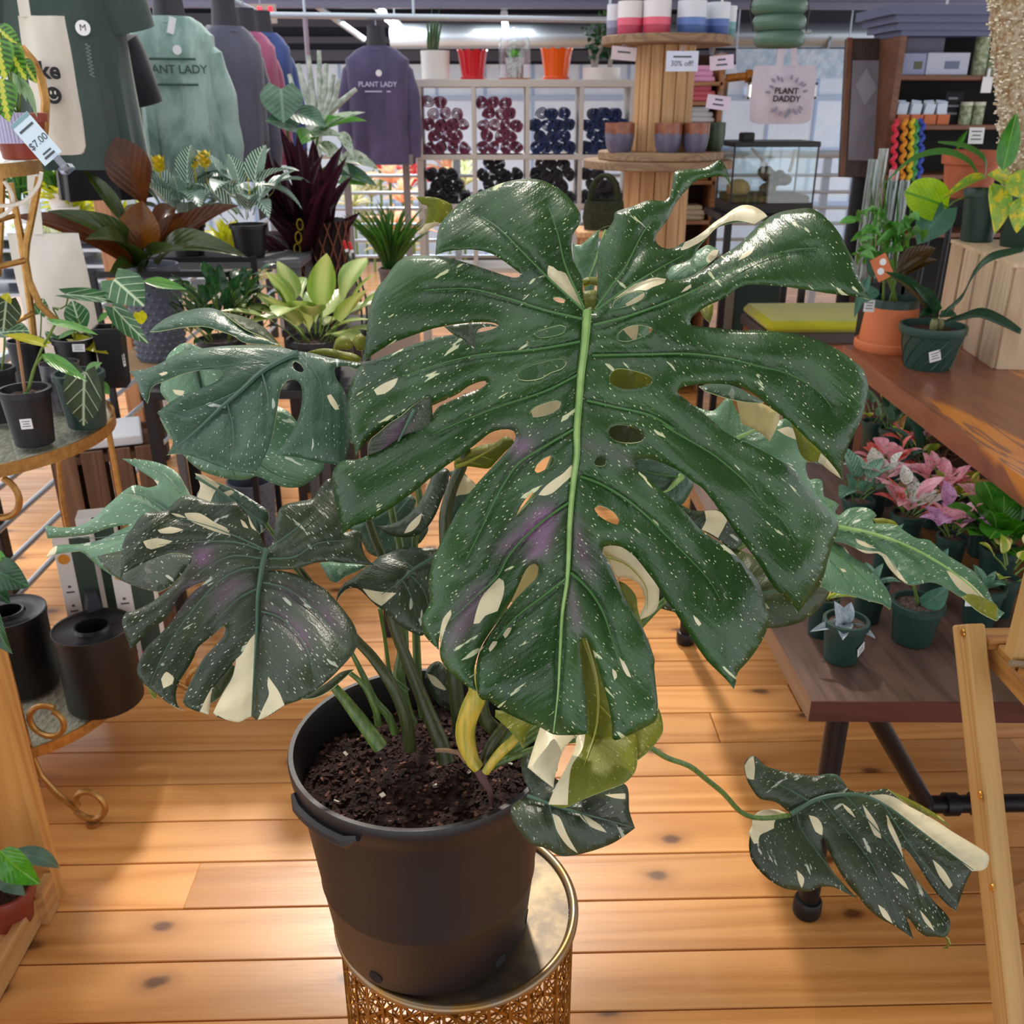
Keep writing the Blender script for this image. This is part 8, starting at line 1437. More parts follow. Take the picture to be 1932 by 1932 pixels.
# ================================================================ BACK OF THE SHOP
def roll_mesh(seed, L=0.20, R0=0.05):
    """rolled garment: a spiral sheet, axis along y"""
    rnd = random.Random(seed); n = 46; vs = []; fs = []; turns = 2.6; th = 0.008; ph = rnd.uniform(0, 6.28)
    for i in range(n+1):
        s = i/n; a = ph+s*turns*2*math.pi; r = 0.003+(R0-0.003)*s+0.002*math.sin(a*3+seed)
        for rr in (r, r+th*(1 if i < n else 0.4)):
            for y in (0, L): vs.append((rr*math.cos(a), y+rnd.uniform(-0.004, 0.004), rr*math.sin(a)*0.9))
    for i in range(n):
        p, q = 4*i, 4*i+4; fs += [(p, p+1, q+1, q), (p+2, q+2, q+3, p+3), (p, q, q+2, p+2), (p+1, p+3, q+3, q+1)]
    return vs, fs
def cube_shelf():
    Y = 6.35; px = (787, 893, 996, 1099, 1198); X = [W(p, 155, Y=Y).x for p in px]; Z = [W(995, p, Y=Y).z for p in (157, 291, 384)]; Z += [Z[2]-0.40, 0.02]; WH = mat('greige_shelf_laminate', 'c8c2bd', 0.5)
    t = thing('cube_shelf', 'tall pale greige cube shelf filled with rolled shirts', 'shelf', ((X[0]+X[-1])/2, Y+0.17, 0))
    for i, x in enumerate(X): part('upright', MB().box((x, Y+0.17, Z[0]/2), (0.040 if i in (0, 4) else 0.026, 0.34, Z[0]), bev=0.002), WH, t, False)
    for i, z in enumerate(Z): part('shelf_board', MB().box(((X[0]+X[-1])/2, Y+0.17, z-0.018 if i else z+0.0), (X[-1]-X[0]+0.04, 0.345, 0.042 if i == 0 else 0.030), bev=0.002), WH, t, False)
    fabs = {'maroon': fabric('maroon_knit', '6e2c48', '8a4262', 30), 'navy': fabric('navy_knit', '1e2a58', '2c3e74', 30), 'black': fabric('black_speckled_knit', '0e0d14', '1c1a26', 30), 'charcoal': fabric('charcoal_knit', '24222c', '32303c', 30)}
    lay = [[('maroon', 5), ('maroon', 5), ('navy', 4), ('navy', 4)], [('black', 3), ('black', 4), ('charcoal', 4), ('charcoal', 3)]]; rnd = random.Random(17); cache = {}
    for r, row in enumerate(lay):
        for c, (col, nl) in enumerate(row):
            x0, x1 = X[c]+0.02, X[c+1]-0.02; zb = Z[r+1]-0.003; R0 = 0.036; k = 4; 
            for l in range(nl):
                kk = k-(l % 2) if l < nl-1 else rnd.choice((2, 3))
                for i in range(kk):
                    sd = rnd.randrange(4)
                    if (col, sd) not in cache: vs, fs = roll_mesh(sd, 0.24, R0); cache[(col, sd)] = MB().add(vs, fs).mesh('rolled_shirt', fabs[col])
                    o = link('rolled_shirt', cache[(col, sd)]); pitch = (x1-x0-0.01)/k; o.location = (x0+pitch*(i+0.5+0.5*(l % 2))+rnd.uniform(-0.004, 0.004), Y+0.02+rnd.uniform(0, 0.02), zb+0.036+l*0.066+rnd.uniform(0, 0.004)); o.rotation_euler = (0, rnd.uniform(0, 6.28), rnd.uniform(-0.05, 0.05))
                    wh = {(0, 0): 'maroon rolled shirt in the upper end cubby by the plum sweatshirt', (0, 1): 'maroon rolled shirt in the upper cubby next to the navy ones', (0, 2): 'navy rolled shirt in the middle upper cubby', (0, 3): 'navy rolled shirt in the cubby beside the wooden spool', (1, 0): 'black rolled shirt in the lower end cubby', (1, 1): 'black rolled shirt in the full lower cubby', (1, 2): 'charcoal rolled shirt in the lower middle cubby', (1, 3): 'charcoal rolled shirt in the lower cubby beside the wooden spool'}[(r, c)]
                    o['label'] = wh; o['category'] = 'shirt'; o['group'] = wh.replace('shirt', 'shirts')
    # things on top
    zt = Z[0]+0.021; yy = Y+0.12
    def base(pxc): p = W(pxc, 150, Y=yy); return Vector((p.x, yy, zt))
    def hh(py): return W(900, py, Y=yy).z-zt
    m = mpp(base(900)); WC = mat('white_ceramic', 'dedad6', 0.35)
    b = base(822); t = thing('potted_snake_plant', 'spiky snake plant in a white cylinder pot on the cube shelf', 'potted plant', b); pot_parts(t, b, 27*m, 26*m, hh(96), WC, SOIL, rim=0, lip=1.0)
    sn = leafdata('blade', leafm('snake_leaf', '3a5a44', '4c7058', 'edge', '8a9a7a', n=4, tl=0.1), arch=0.02, fold=0.3)
    for x, y in ((806, 30), (815, 10), (822, 22), (830, 8), (812, 45), (834, 40), (820, 55)): lf(t, sn, (816+(x-820)*0.4, 100), (x, y), 9, yy, yy+0.01, (0, -1, 0))
    def fluted(b, r0, r1, h, mt, t):
        n = 64; prof = [(r0*0.98, 0), (r0*1.06, 0.006), (r0*1.06, h*0.10), (r0, h*0.12), (r1*0.97, h*0.85), (r1*1.04, h), (r1*0.97, h), (r0*0.9, h*0.15)]; mb = MB().lathe([(0.001, 0)]+prof, b, n); k = len(prof)+1
        for i in range(n):
            for j in (6, 7): v = mb.v[i*k+j]; mb.v[i*k+j] = (v[0], v[1], v[2]+0.006*math.cos(i*2*math.pi*10/n))
        part('pot', mb, mt, t); part('saucer', MB().lathe([(0.001, 0), (r0*1.15, 0), (r0*1.2, 0.012), (r0*1.08, 0.014)], b, 40), mt, t)
    for pxc, w, top, lab, colr in ((892, 27, 95, 'glossy red scalloped flower pot on the cube shelf', 'c81424'), (1049, 29, 92, 'glossy orange scalloped flower pot on the cube shelf', 'e85a08')):
        b = base(pxc); t = thing('flower_pot', lab, 'pot', b); fluted(b, w*0.78*m, w*1.02*m, hh(top), mat('gloss_'+colr, colr, 0.2, coat=0.5), t)
    b = base(971); t = thing('glass_cloche', 'glass cloche bottle with a small plant between red and orange pots', 'cloche', b); h = hh(50); r = 30*m; G = glass('cloche_glass', (0.93, 0.95, 0.98), 0.5)
    part('wooden_base', MB().lathe([(0.001, 0), (r*1.03, 0), (r*1.03, 0.010), (0.001, 0.010)], b, 32), wood('cloche_base', 'a5704a', '85502c', axis=0), t)
    part('dome', MB().lathe([(r, 0.010), (r, h*0.55), (r*0.94, h*0.72), (r*0.75, h*0.88), (r*0.4, h*0.97), (0.001, h)], b, 36), G, t); part('small_pot', MB().lathe([(0.001, 0.012), (r*0.5, 0.012), (r*0.6, h*0.42), (r*0.52, h*0.42), (0.001, h*0.38)], b, 24), mat('gingham_pot', 'c8c8c4', 0.6, col2='6a6a6c', vs=160), t)
    rosette(t, b+Vector((0, 0, h*0.4)), 9, 0.06, 0.03, leafdata('ovate', ANP, arch=0.1, fold=0.2), el=(15, 70), rnd=random.Random(3))
    b = base(1134); t = thing('potted_bonsai', 'small dark bonsai in a low white bowl on the cube shelf', 'potted plant', b); part('bowl', MB().lathe([(0.001, 0), (34*m, 0), (36*m, hh(128)), (33*m, hh(128)), (0.001, hh(134))], b, 36), WC, t)
    for pth in (((1120, 128), (1117, 110), (1112, 95), (1120, 75)), ((1122, 128), (1128, 105), (1138, 85), (1135, 60)), ((1150, 128), (1152, 112), (1150, 95))): part('trunk', MB().tube([W(*q, Y=yy) for q in pth], [0.016, 0.012, 0.008, 0.004][:len(pth)], 7), mat('pale_bark', '9a928c', 0.8), t)
    rnd = random.Random(5); bl = leafdata('ovate', DGR, arch=0.1, fold=0.2, nl=5, nw=2)
    for i in range(70): x, y = 1108+rnd.random()*50, 52+rnd.random()*58; a = rnd.uniform(0, 6.28); lf(t, bl, (x, y), (x+math.cos(a)*14, y+math.sin(a)*11), 10, yy+rnd.uniform(-0.05, 0.05), yy+rnd.uniform(-0.05, 0.05))
    for i in range(24): x, y = 1128+rnd.random()*18, 20+rnd.random()*40; lf(t, leafdata('blade', GRS, arch=0.02, fold=0.2, nl=5, nw=2), (x, y+14), (x+rnd.uniform(-5, 5), y-6), 4, yy, yy)
    # white flower dome of a lamp shade below and the low shelf between
    b = W(771, 290, Y=6.2); solo('white_vase', MB().lathe([(0.001, 0), (14*m, 0), (13*m, 0.04), (7*m, 0.12), (4*m, 0.26), (4.5*m, 0.29), (3*m, 0.29)], b, 24), mat('pale_blue_glaze', 'c8d4de', 0.3), 'pale blue slender vase on the grey ledge by the cube shelf', 'vase', origin=b)
    p0, p1 = W(640, 300, Y=6.25), W(790, 300, Y=6.25); t = thing('ledge_table', 'grey ledge table under the plum sweatshirt', 'table', ((p0.x+p1.x)/2, 6.25, 0)); part('top', MB().box(((p0.x+p1.x)/2, 6.25, b.z-0.03), (p1.x-p0.x-0.05, 0.3, 0.06), bev=0.003), mat('grey_ledge', '8a8486', 0.6), t, False)
    for x in (p0.x+0.04, p1.x-0.08): part('leg', MB().box((x, 6.25, (b.z-0.06)/2), (0.04, 0.04, b.z-0.06)), mat('grey_ledge', '8a8486', 0.6), t, False)
cube_shelf()
# ---- wooden cable spools with cups and pots
SPW = wood('spool_pine', 'cda274', 'b08052', axis=2, rough=0.65, knots=1.5, vary=0.25); SPT = wood('spool_disc_pine', '9a7c5e', '6e5642', axis=0, rough=0.7, vary=0.3)
def spools():
    Y = 4.7; c1 = W(1258, 75, Y=Y); zt = c1.z
    def spool(x, z0, z1, R, rc, lab, th=0.036):
        t = thing('cable_spool', lab, 'cable spool', (x, Y, z0))
        for z in (z0, z1-th):
            d = part('disc', MB().lathe([(0.001, z), (R-0.004, z), (R, z+0.004), (R, z+th-0.004), (R-0.004, z+th), (0.001, z+th)], (x, Y, 0), 56), SPT, t)
        n = 14
        for i in range(n):
            a = 2*math.pi*(i+0.5)/n; part('stave', MB().box((x+rc*math.cos(a), Y+rc*math.sin(a), (z0+z1)/2), (0.018, 2*rc*math.sin(math.pi/n)*0.97, z1-z0-2*th), Matrix.Rotation(a, 3, 'Z'), bev=0.002), SPW, t, False)
        return t
    m = mpp(c1); zl = W(1245, 300, Y=Y).z; x2 = W(1244, 290, Y=Y).x
    spool(c1.x, zl, zt+0.012, 122*m, 52*m, 'wooden cable spool stacked on top, carrying striped cups on its disc')
    x3 = W(1240, 310, Y=Y).x; spool(x3, 0.0, zl-0.001, 146*m, 60*m, 'larger wooden cable spool standing on the floor under the other')
    zt += 0.012
    def cup(pxc, w, yo, lab, ca, cb, top=8):
        p = W(pxc, 62, Y=Y+yo); r = w/2*mpp(p); h = 54*m; b = Vector((p.x, Y+yo, zt)); t = thing('striped_cup', lab, 'cup', b, group='striped cups on the top spool disc')
        part('cup', MB().lathe([(0.001, 0), (r*0.94, 0), (r*0.98, 0.004), (r, h*0.5)], b, 32), mat('glaze_'+cb, cb, 0.5), t); part('white_glaze', MB().lathe([(r, h*0.5), (r*1.0, h), (r*0.93, h), (r*0.9, h*0.1), (0.001, h*0.08)], b, 32), mat('glaze_'+ca, ca, 0.4), t); part('mid_band', MB().lathe([(r*1.004, h*0.28), (r*1.006, h*0.5)], b, 32), mat('glaze_mid_'+cb, tuple(min(1, v*1.5+0.04) for v in srgb(cb)), 0.5), t)
    cup(1188, 48, -0.12, 'white and rose red striped cup beside the grey one', 'e2dcdc', 'b8405a'); cup(1238, 52, -0.16, 'white and rose red striped cup beside the blue one', 'e2dcde', 'be4258'); cup(1303, 54, -0.15, 'white and blue striped cup beside the rose red one', 'd8dce4', '44609a'); cup(1352, 44, -0.08, 'white and deep blue striped cup near the disc edge', 'd8dce4', '3a5490'); cup(1159, 30, 0.02, 'white and grey striped cup at the back of the disc', 'd8d6e0', '77748c'); cup(1374, 26, 0.07, 'white and teal striped cup at the back of the disc', 'dce0e4', '5a8a8c')
    zl2 = zl+0.036
    for pxc, w, yo, lab, k in ((1168, 56, -0.13, 'lavender pot with copper drip rim alone on the left half of the lower disc', 0), (1259, 52, -0.17, 'lavender pot with copper drip rim and a small white tag', 0), (1311, 50, -0.16, 'lavender pot with copper drip rim beside the mossy green pot', 0), (1346, 40, -0.03, 'mossy green glazed pot at the edge of the lower disc', 1), (1186, 40, 0.06, 'second lavender pot tucked behind the spool column', 0)):
        p = W(pxc, 280, Y=Y+yo); r = w/2*mpp(p); h = 52*m; b = Vector((p.x, Y+yo, zl2)); t = thing('glazed_pot', lab, 'pot', b); ca = mat('lavender_glaze', '6e687e', 0.4, col2='5e5870', vs=20) if k == 0 else mat('moss_glaze', '3a4a30', 0.4, col2='26361f', vs=20)
        part('pot', MB().lathe([(0.001, 0), (r*0.70, 0), (r*0.88, h*0.18), (r, h*0.55), (r*1.0, h*0.68)], b, 32), ca, t); n = 40; cr = MB().lathe([(r*1.005, h*0.66), (r*1.0, h), (r*0.92, h), (r*0.9, h*0.3), (0.001, h*0.25)], b, n)
        for i in range(n): v = cr.v[i*5]; cr.v[i*5] = (v[0], v[1], v[2]-0.008*max(0, math.cos(i*2*math.pi*9/n)))
        part('drip_rim', cr, mat('copper_glaze', '9a5a3e', 0.3, col2='7a4430', vs=30) if k == 0 else ca, t)
    # cards
    def card(px0, px1, py0, py1, d, lab, lines, colr='d6dcf0', rot=0.0):
        a, b = W(px0, py0, Y=d), W(px1, py1, Y=d); c = (a+b)/2; w, h = b.x-a.x, a.z-b.z; t = thing('sale_card', lab, 'sign', c); mm = frame((0, 0, 0), (math.cos(rot), 0, math.sin(rot)), (0, -1, 0.05)); o = link('card', MB().box((0, 0, 0), (w, h, 0.002), bev=0.0008).mesh('card', mat('card_'+colr, colr, 0.6), False), t); o.matrix_basis = mm
        for s, sz, yo in lines: bars(t, mm @ Matrix.Translation((0, yo*h, 0.001)), [(0, 0, sz*1.4, 0.007)]) if s is None else text_mesh(s, sz, INK, mm @ Matrix.Translation((0, yo*h, 0.0016)), parent=t)
        k = link('clip', MB().box((0, h*0.62, 0), (0.018, h*0.30, 0.006), bev=0.002).mesh('clip', glass('clear_clip', (0.85, 0.85, 0.95), 0.5), False), t); k.matrix_basis = mm
    fy = Y-122*m-0.006
    card(1258, 1316, 96, 135, fy, 'pale blue card reading 30% off hanging from the top spool disc', [(None, 0.055, 0.22), ('30% off!', 0.030, -0.12)]); card(1340, 1383, 104, 132, fy+0.12, 'pale pink price card on the right edge of the top spool disc', [(None, 0.025, 0.2), (None, 0.035, -0.15)], 'ecdcf0', 0.08); card(1334, 1377, 180, 207, fy+0.12, 'pale pink price card clipped below the other beside the spool column', [(None, 0.025, 0.2), (None, 0.035, -0.15)], 'e8daee', -0.12); card(1154, 1200, 88, 114, fy+0.12, 'greyish pink price card at the left under the top spool disc', [(None, 0.04, 0.1)], 'cdbcc0', -0.08)
    # knitted moss basket on a stool
    d = 4.25; b = W(1138, 432, Y=d); t = thing('knit_basket', 'moss green knitted basket bag with arched handles beside the spool', 'basket', b); MO = mat('moss_knit', '3c3f1c', 0.95, col2='2a2e14', vs=80, bs=160, bst=0.9); mm = mpp(b); h = W(1138, 378, Y=d).z-b.z
    part('basket', MB().lathe([(0.001, 0), (36*mm, 0), (40*mm, h*0.4), (36*mm, h), (33*mm, h), (34*mm, h*0.3), (0.001, h*0.1)], b, 28, sy=0.8), MO, t)
    for dx in (-0.03, 0.03): part('handle', MB().tube([b+Vector((dx*0.3+26*mm*math.cos(a), dx, h+44*mm*math.sin(a))) for a in (math.pi*i/14 for i in range(15))], 0.009, 8), MO, t)
    s = thing('wooden_stool', 'pale wooden stool carrying the moss green basket', 'stool', (b.x, d, 0)); part('seat', MB().box((b.x, d, b.z-0.012), (0.24, 0.24, 0.024), bev=0.003), SPW, s, False)
    for sx in (-1, 1):
        for sy in (-1, 1): part('leg', MB().box((b.x+sx*0.09, d+sy*0.09, (b.z-0.024)/2), (0.03, 0.03, b.z-0.024)), SPW, s, False)
spools()
# ---- small shelf behind the spools
def side_shelf():
    d = 5.35; p0, p1 = W(1292, 120, Y=d), W(1366, 120, Y=d); zt = W(1330, 100, Y=d).z; t = thing('craft_shelf', 'narrow wooden craft shelf behind the cable spools', 'shelf', ((p0.x+p1.x)/2, d+0.12, 0)); x0, x1 = p0.x, p1.x; WO = wood('craft_shelf_wood', 'b5825a', '8e5c38', axis=0, rough=0.6)
    for x in (x0, x1): part('side', MB().box((x, d+0.12, zt/2), (0.02, 0.24, zt)), WO, t, False)
    part('back', MB().box(((x0+x1)/2, d+0.235, zt/2), (x1-x0, 0.012, zt)), mat('craft_shelf_back', '3a2418', 0.8), t, False)
    zs = [W(1330, py, Y=d).z for py in (158, 195, 235, 288, 345, 420, 500)]
    for z in zs: part('shelf_board', MB().box(((x0+x1)/2, d+0.12, z), (x1-x0, 0.24, 0.018)), WO, t, False)
    cols = [('pink_pile', 'e6a4cc', 'folded pink cloth bundle'), ('rose_tray', 'd86a78', 'folded rose cloth bundle'), ('white_box', 'd8dce4', 'white paper stack'), ('navy_pile', '2a3a6a', 'folded navy cloth bundle'), ('copper_box', 'b06a48', 'copper coloured paper stack'), ('cream_box', 'd0c0a4', 'cream paper stack')]
    for z, (nm, c, lab) in zip(zs[:6], cols):
        b = Vector(((x0+x1)/2, d+0.10, z+0.009)); mb = MB(); n = 3
        for i in range(n): mb.box(b+Vector((RN.uniform(-0.01, 0.01), 0, 0.013+0.026*i)), (0.15-0.012*i, 0.14, 0.026), Matrix.Rotation(RN.uniform(-0.1, 0.1), 3, 'Z'), bev=0.007)
        solo('folded_stack', mb, mat(nm, c, 0.8), lab+' on the narrow craft shelf', 'stack', origin=b)
    a = W(1369, 148, Y=d+0.03); solo('black_drill', MB().tube([a, a+Vector((0.10, -0.02, 0.01))], 0.020, 12).tube([a+Vector((0.10, -0.02, 0.01)), a+Vector((0.13, -0.02, 0.01))], 0.032, 12).box(a+Vector((0.0, 0.0, -0.06)), (0.03, 0.03, 0.12), bev=0.006), mat('black_amber_plastic', '2a1c10', 0.4, col2='a8661c', vs=14), 'black and amber clamp lamp fixed beside the craft shelf', 'lamp', origin=a)
side_shelf()
# ---- terrarium
def terrarium():
    d = 4.75; a, b = W(1376, 402, Y=d), W(1530, 402, Y=d); x0, x1 = a.x, b.x; z0 = a.z; z1 = W(1450, 275, Y=d).z; dp = 0.30; c = Vector(((x0+x1)/2, d+dp/2, z0)); t = thing('terrarium', 'rectangular glass terrarium with black lid, branches and mossy rock', 'terrarium', c); BK = mat('black_frame', '121016', 0.4); G = glass('tank_glass', (0.92, 0.96, 0.97), 0.2)
    for nm, ce, sz in (('glass_pane', (c.x, d, (z0+z1)/2), (x1-x0, 0.004, z1-z0)), ('glass_pane', (c.x, d+dp, (z0+z1)/2), (x1-x0, 0.004, z1-z0)), ('glass_pane', (x0, c.y, (z0+z1)/2), (0.004, dp, z1-z0)), ('glass_pane', (x1, c.y, (z0+z1)/2), (0.004, dp, z1-z0))): part(nm, MB().box(ce, sz), G, t, False)
    lid = part('lid', MB().box((c.x, c.y, z1+0.006), (x1-x0+0.015, dp+0.015, 0.024), bev=0.003), BK, t, False); part('lamp_box', MB().box((W(1424, 262, Y=d).x, c.y, z1+0.035), (0.06, 0.08, 0.04), bev=0.006), BK, lid, False)
    for x in (x0, x1):
        for y in (d, d+dp): part('corner_post', MB().box((x, y, (z0+z1)/2), (0.007, 0.007, z1-z0)), BK, t, False)
    part('base', MB().box((c.x, c.y, z0+0.02), (x1-x0+0.01, dp+0.01, 0.05), bev=0.003), mat('dark_base', '1c1414', 0.5), t, False); part('substrate', MB().box((c.x, c.y, z0+0.06), (x1-x0-0.02, dp-0.02, 0.035), bev=0.008), mat('mossy_substrate', '5a5a2c', 0.9, col2='7a5a34', vs=30, bs=60, bst=0.8), t)
    rk = MB(); rnd = random.Random(4)
    for i in range(9): rk.sphere((W(1470, 350, Y=d).x+rnd.uniform(-0.05, 0.06), d+0.12+rnd.uniform(-0.05, 0.05), z0+0.08+rnd.uniform(0, 0.11)), rnd.uniform(0.022, 0.045), 10, sc=(1, 1, 0.75))
    part('mossy_rock', rk, mat('mossy_rock', '8a7466', 0.95, col2='5a5a34', vs=30, bs=70, bst=0.9), t)
    rk = MB(); rk.sphere((W(1405, 372, Y=d).x, d+0.14, z0+0.10), 0.06, 14, sc=(1, 1, 0.8)); part('sandstone', rk, mat('sandstone', 'c8a46a', 0.9), t)
    for p in (((1450, 330), (1438, 300), (1418, 280)), ((1490, 325), (1497, 300), (1500, 282))): part('branch', MB().tube([W(x, y, Y=d+0.1) for x, y in p], [0.010, 0.008, 0.006], 8), mat('pale_branch', 'd8d4cc', 0.7), t)
    s = thing('terrarium_table', 'black side table under the terrarium', 'table', (c.x, c.y, 0)); part('top', MB().box((c.x, c.y, z0-0.02), (x1-x0+0.1, dp+0.08, 0.03), bev=0.003), BK, s, False)
    for sx in (-1, 1):
        for sy in (-1, 1): part('leg', MB().box((c.x+sx*((x1-x0)/2), c.y+sy*dp/2, (z0-0.035)/2), (0.03, 0.03, z0-0.035)), BK, s, False)
terrarium()
# ---- printed tote and green pendant planter
t, cx, w, zb, h = tote('pale canvas tote bag printed PLANT DADDY hung under the green pendant planter', 1424, 1527, 124, 234, 4.2, [((1470, 126, -0.01), (1474, 100, 0), (1478, 60, 0)), ((1500, 126, -0.01), (1498, 100, 0), (1494, 60, 0))], mt=fabric('pinkish_canvas', 'c8bec8', 'b9aebc', 8))
text_mesh('PLANT', 0.032, BLACKI, on_bag(t, 1484, 172, 4.156), parent=t, bold=0.0008); text_mesh('DADDY', 0.032, BLACKI, on_bag(t, 1484, 187, 4.156), parent=t, bold=0.0008)
SK = leafdata('ovate', mat('grey_botanical_print', '8a8698', 0.9), arch=0.0, fold=0.0, nl=6, nw=2)
for k in range(26):
    r = random.Random(k); a = r.uniform(0, 6.28); x, y = 1484+math.cos(a)*r.uniform(20, 32), 180+math.sin(a)*r.uniform(22, 38)
    if abs(y-179) < 12 and abs(x-1484) < 28: continue
    lf(t, SK, (x, y), (x+math.cos(a)*12, y+math.sin(a)*12), 6, 4.158, 4.158, (0, -1, 0), name='printed_leaf')
solo('rail_hook', MB().tube([W(1440, 60, Y=4.2), W(1530, 60, Y=4.2)], 0.008, 8).tube([W(1486, 60, Y=4.2), W(1486, 60, Y=4.2)+Vector((0, 0, 0.6))], 0.005, 8), RAILM, 'thin steel hanging bar behind the green pendant planter', 'hanging bar', origin=W(1486, 60, Y=4.2))
def pendant():
    d = 3.3; c = W(1471, 45, Y=d); m = mpp(c); t = thing('pendant_planter', 'sage green ringed pendant planter hanging on thin wires', 'pendant', c); GN = mat('sage_green_ceramic', '4c6a5a', 0.4)
    for py, r in ((74, 46), (43, 48), (12, 50), (-18, 46)):
        p = W(1470, py, Y=d); n = 40; part('ring', MB().lathe([((r-12)*m+14*m*math.cos(a), 15*m*math.sin(a)) for a in (2*math.pi*i/16 for i in range(17))]+[], p, n), GN, t); part('fill', MB().lathe([(0.001, -11*m), ((r-10)*m, -11*m), ((r-10)*m, 11*m), (0.001, 11*m)], p, n), GN, t)
    for s in (-1, 1): part('wire', MB().tube([W(1471+s*50, 60, Y=d), W(1471+s*56, 20, Y=d), W(1471+s*40, -80, Y=d), W(1471, -190, Y=d)], 0.002, 6), BLACKP, t)
pendant()
# ---- leaning framed panel and bookcase
def bookcase():
    d = 5.15; pts = [W(1598, 72, Y=d), W(1702, 72, Y=d), W(1672, 336, Y=d-0.15), W(1585, 332, Y=d-0.15)]
    t = thing('framed_panel', 'tall wooden framed panel with grey quilted fabric beside the bookcase', 'panel', (pts[3].x, d, 0)); n = (pts[1]-pts[0]).cross(pts[3]-pts[0]).normalized(); n = n if n.y > 0 else -n
    def quad(nm, q, m_, off, th):
        q = [v-n*off for v in q]; r = [v+n*th for v in q]; return part(nm, MB().add(q+r, [(3, 2, 1, 0), (4, 5, 6, 7), (0, 1, 5, 4), (1, 2, 6, 5), (2, 3, 7, 6), (3, 0, 4, 7)]), m_, t, False)
    def lerp(u, v): return (pts[0]*(1-u)+pts[1]*u)*(1-v)+(pts[3]*(1-u)+pts[2]*u)*v
    quad('frame_board', pts, wood('dark_frame', '4a3a34', '342824', axis=2), 0, 0.03); quad('edge_strip', [lerp(0, 0), lerp(0.09, 0), lerp(0.09, 1), lerp(0, 1)], wood('frame_edge', '7a5038', '5e3a26', axis=2), 0.01, 0.02); quad('edge_strip', [lerp(0.94, 0), lerp(1, 0), lerp(1, 1), lerp(0.94, 1)], wood('frame_edge', '7a5038', '5e3a26', axis=2), 0.01, 0.02)
    quad('grey_fabric', [lerp(0.12, 0.16), lerp(0.86, 0.16), lerp(0.80, 0.88), lerp(0.14, 0.88)], fabric('grey_quilt', '7c7884', '8c8894', 6), 0.006, 0.01); quad('pale_diamond', [lerp(0.38, 0.22), lerp(0.62, 0.36), lerp(0.40, 0.48), lerp(0.20, 0.34)], mat('pale_diamond', '9a98a8', 0.7), 0.010, 0.006)
    part('prop_leg', MB().bar(lerp(0.5, 0.95)+n*0.05, (lerp(0.5, 0.95)+n*0.05).xy.to_3d(), 0.06, 0.03, (0, 1, 0)), BLACKP, t, False)
    d = 4.9; zc = W(1720, 12, Y=d).z; zf = W(1720, 68, Y=d).z; x0 = W(1700, 100, Y=d).x; x1 = x0+1.3; BC = mat('blue_grey_paint', '5a5f80', 0.5); IN = mat('near_black_interior', '120d0f', 0.8); SH = wood('bookcase_shelf', '7a4e34', '5c3826', axis=0, rough=0.5)
    t = thing('bookcase', 'blue grey painted bookcase with crown moulding and dark interior', 'bookcase', ((x0+x1)/2, d+0.15, 0)); xc = (x0+x1)/2; w = x1-x0
    part('crown', MB().box((xc, d+0.13, zc-0.02), (w+0.22, 0.46, 0.04)).box((xc, d+0.14, zc-0.055), (w+0.15, 0.42, 0.03)).box((xc, d+0.15, zc-0.085), (w+0.10, 0.38, 0.03)).box((xc, d+0.15, (zc-0.1+zf)/2), (w+0.04, 0.34, zc-0.1-zf)), BC, t, False)
    part('back', MB().box((xc, d+0.30, zf/2), (w, 0.02, zf)), IN, t, False)
    for x in (x0, x1): part('side', MB().box((x, d+0.15, zf/2), (0.03, 0.32, zf)), SH if x == x0 else BC, t, False)
    zs = [W(1720, py, Y=d).z for py in (142, 236, 330, 440)]
    for z in zs: part('shelf_board', MB().box((xc, d+0.14, z-0.010), (w, 0.30, 0.022), bev=0.002), SH, t, False)
    def bx(px0, px1, py0, dd, lab, colr, k, printc=None, nm='photo_box', cat='box'):
        a, b = W(px0, py0, Y=d+dd), W(px1, py0, Y=d+dd); z = zs[k]+0.001; c = Vector(((a.x+b.x)/2, d+dd+0.05, z)); hgt = max(0.04, a.z-z); th = thing(nm, lab, cat, c); part('box', MB().box(c+Vector((0, 0, hgt/2)), (b.x-a.x, 0.10, hgt), bev=0.003), mat('box_'+colr, colr, 0.6), th, False)
        if printc: part('print', MB().box(c+Vector((0.02, -0.0508, hgt*0.45)), ((b.x-a.x)*0.35, 0.001, hgt*0.35)), mat('box_'+printc, printc, 0.7), th, False)
        return c, hgt
    bx(1705, 1750, 100, 0.02, 'blue grey gift box with a dark photo on the upper bookcase shelf', '8a90b0', 0, '5a5a4a'); bx(1752, 1832, 99, 0.02, 'pale lavender gift box with an oval emblem on the upper bookcase shelf', 'b4b8cc', 0, '6a7490'); bx(1712, 1785, 70, 0.14, 'dusty mauve gift box stacked at the back of the upper bookcase shelf', '7a7086', 0)
    def tin(px, py, k, lab, dd=0.04, h=0.085, w=24):
        a = W(px, 150, Y=d+dd); c = Vector((a.x, d+dd+0.03, zs[k]+0.001)); r = w/2*mpp(a); th = thing('candle_tin', lab, 'tin', c); part('tin', MB().lathe([(0.001, 0), (r, 0), (r, h), (0.001, h)], c, 24), mat('green_leaf_tin', 'b5bc9a', 0.5, col2='6a7a54', vs=40), th); part('lid', MB().lathe([(r*1.03, h*0.86), (r*1.03, h*1.02), (0.001, h*1.02)], c, 24), mat('pale_tin_lid', 'c8c8b8', 0.4), th)
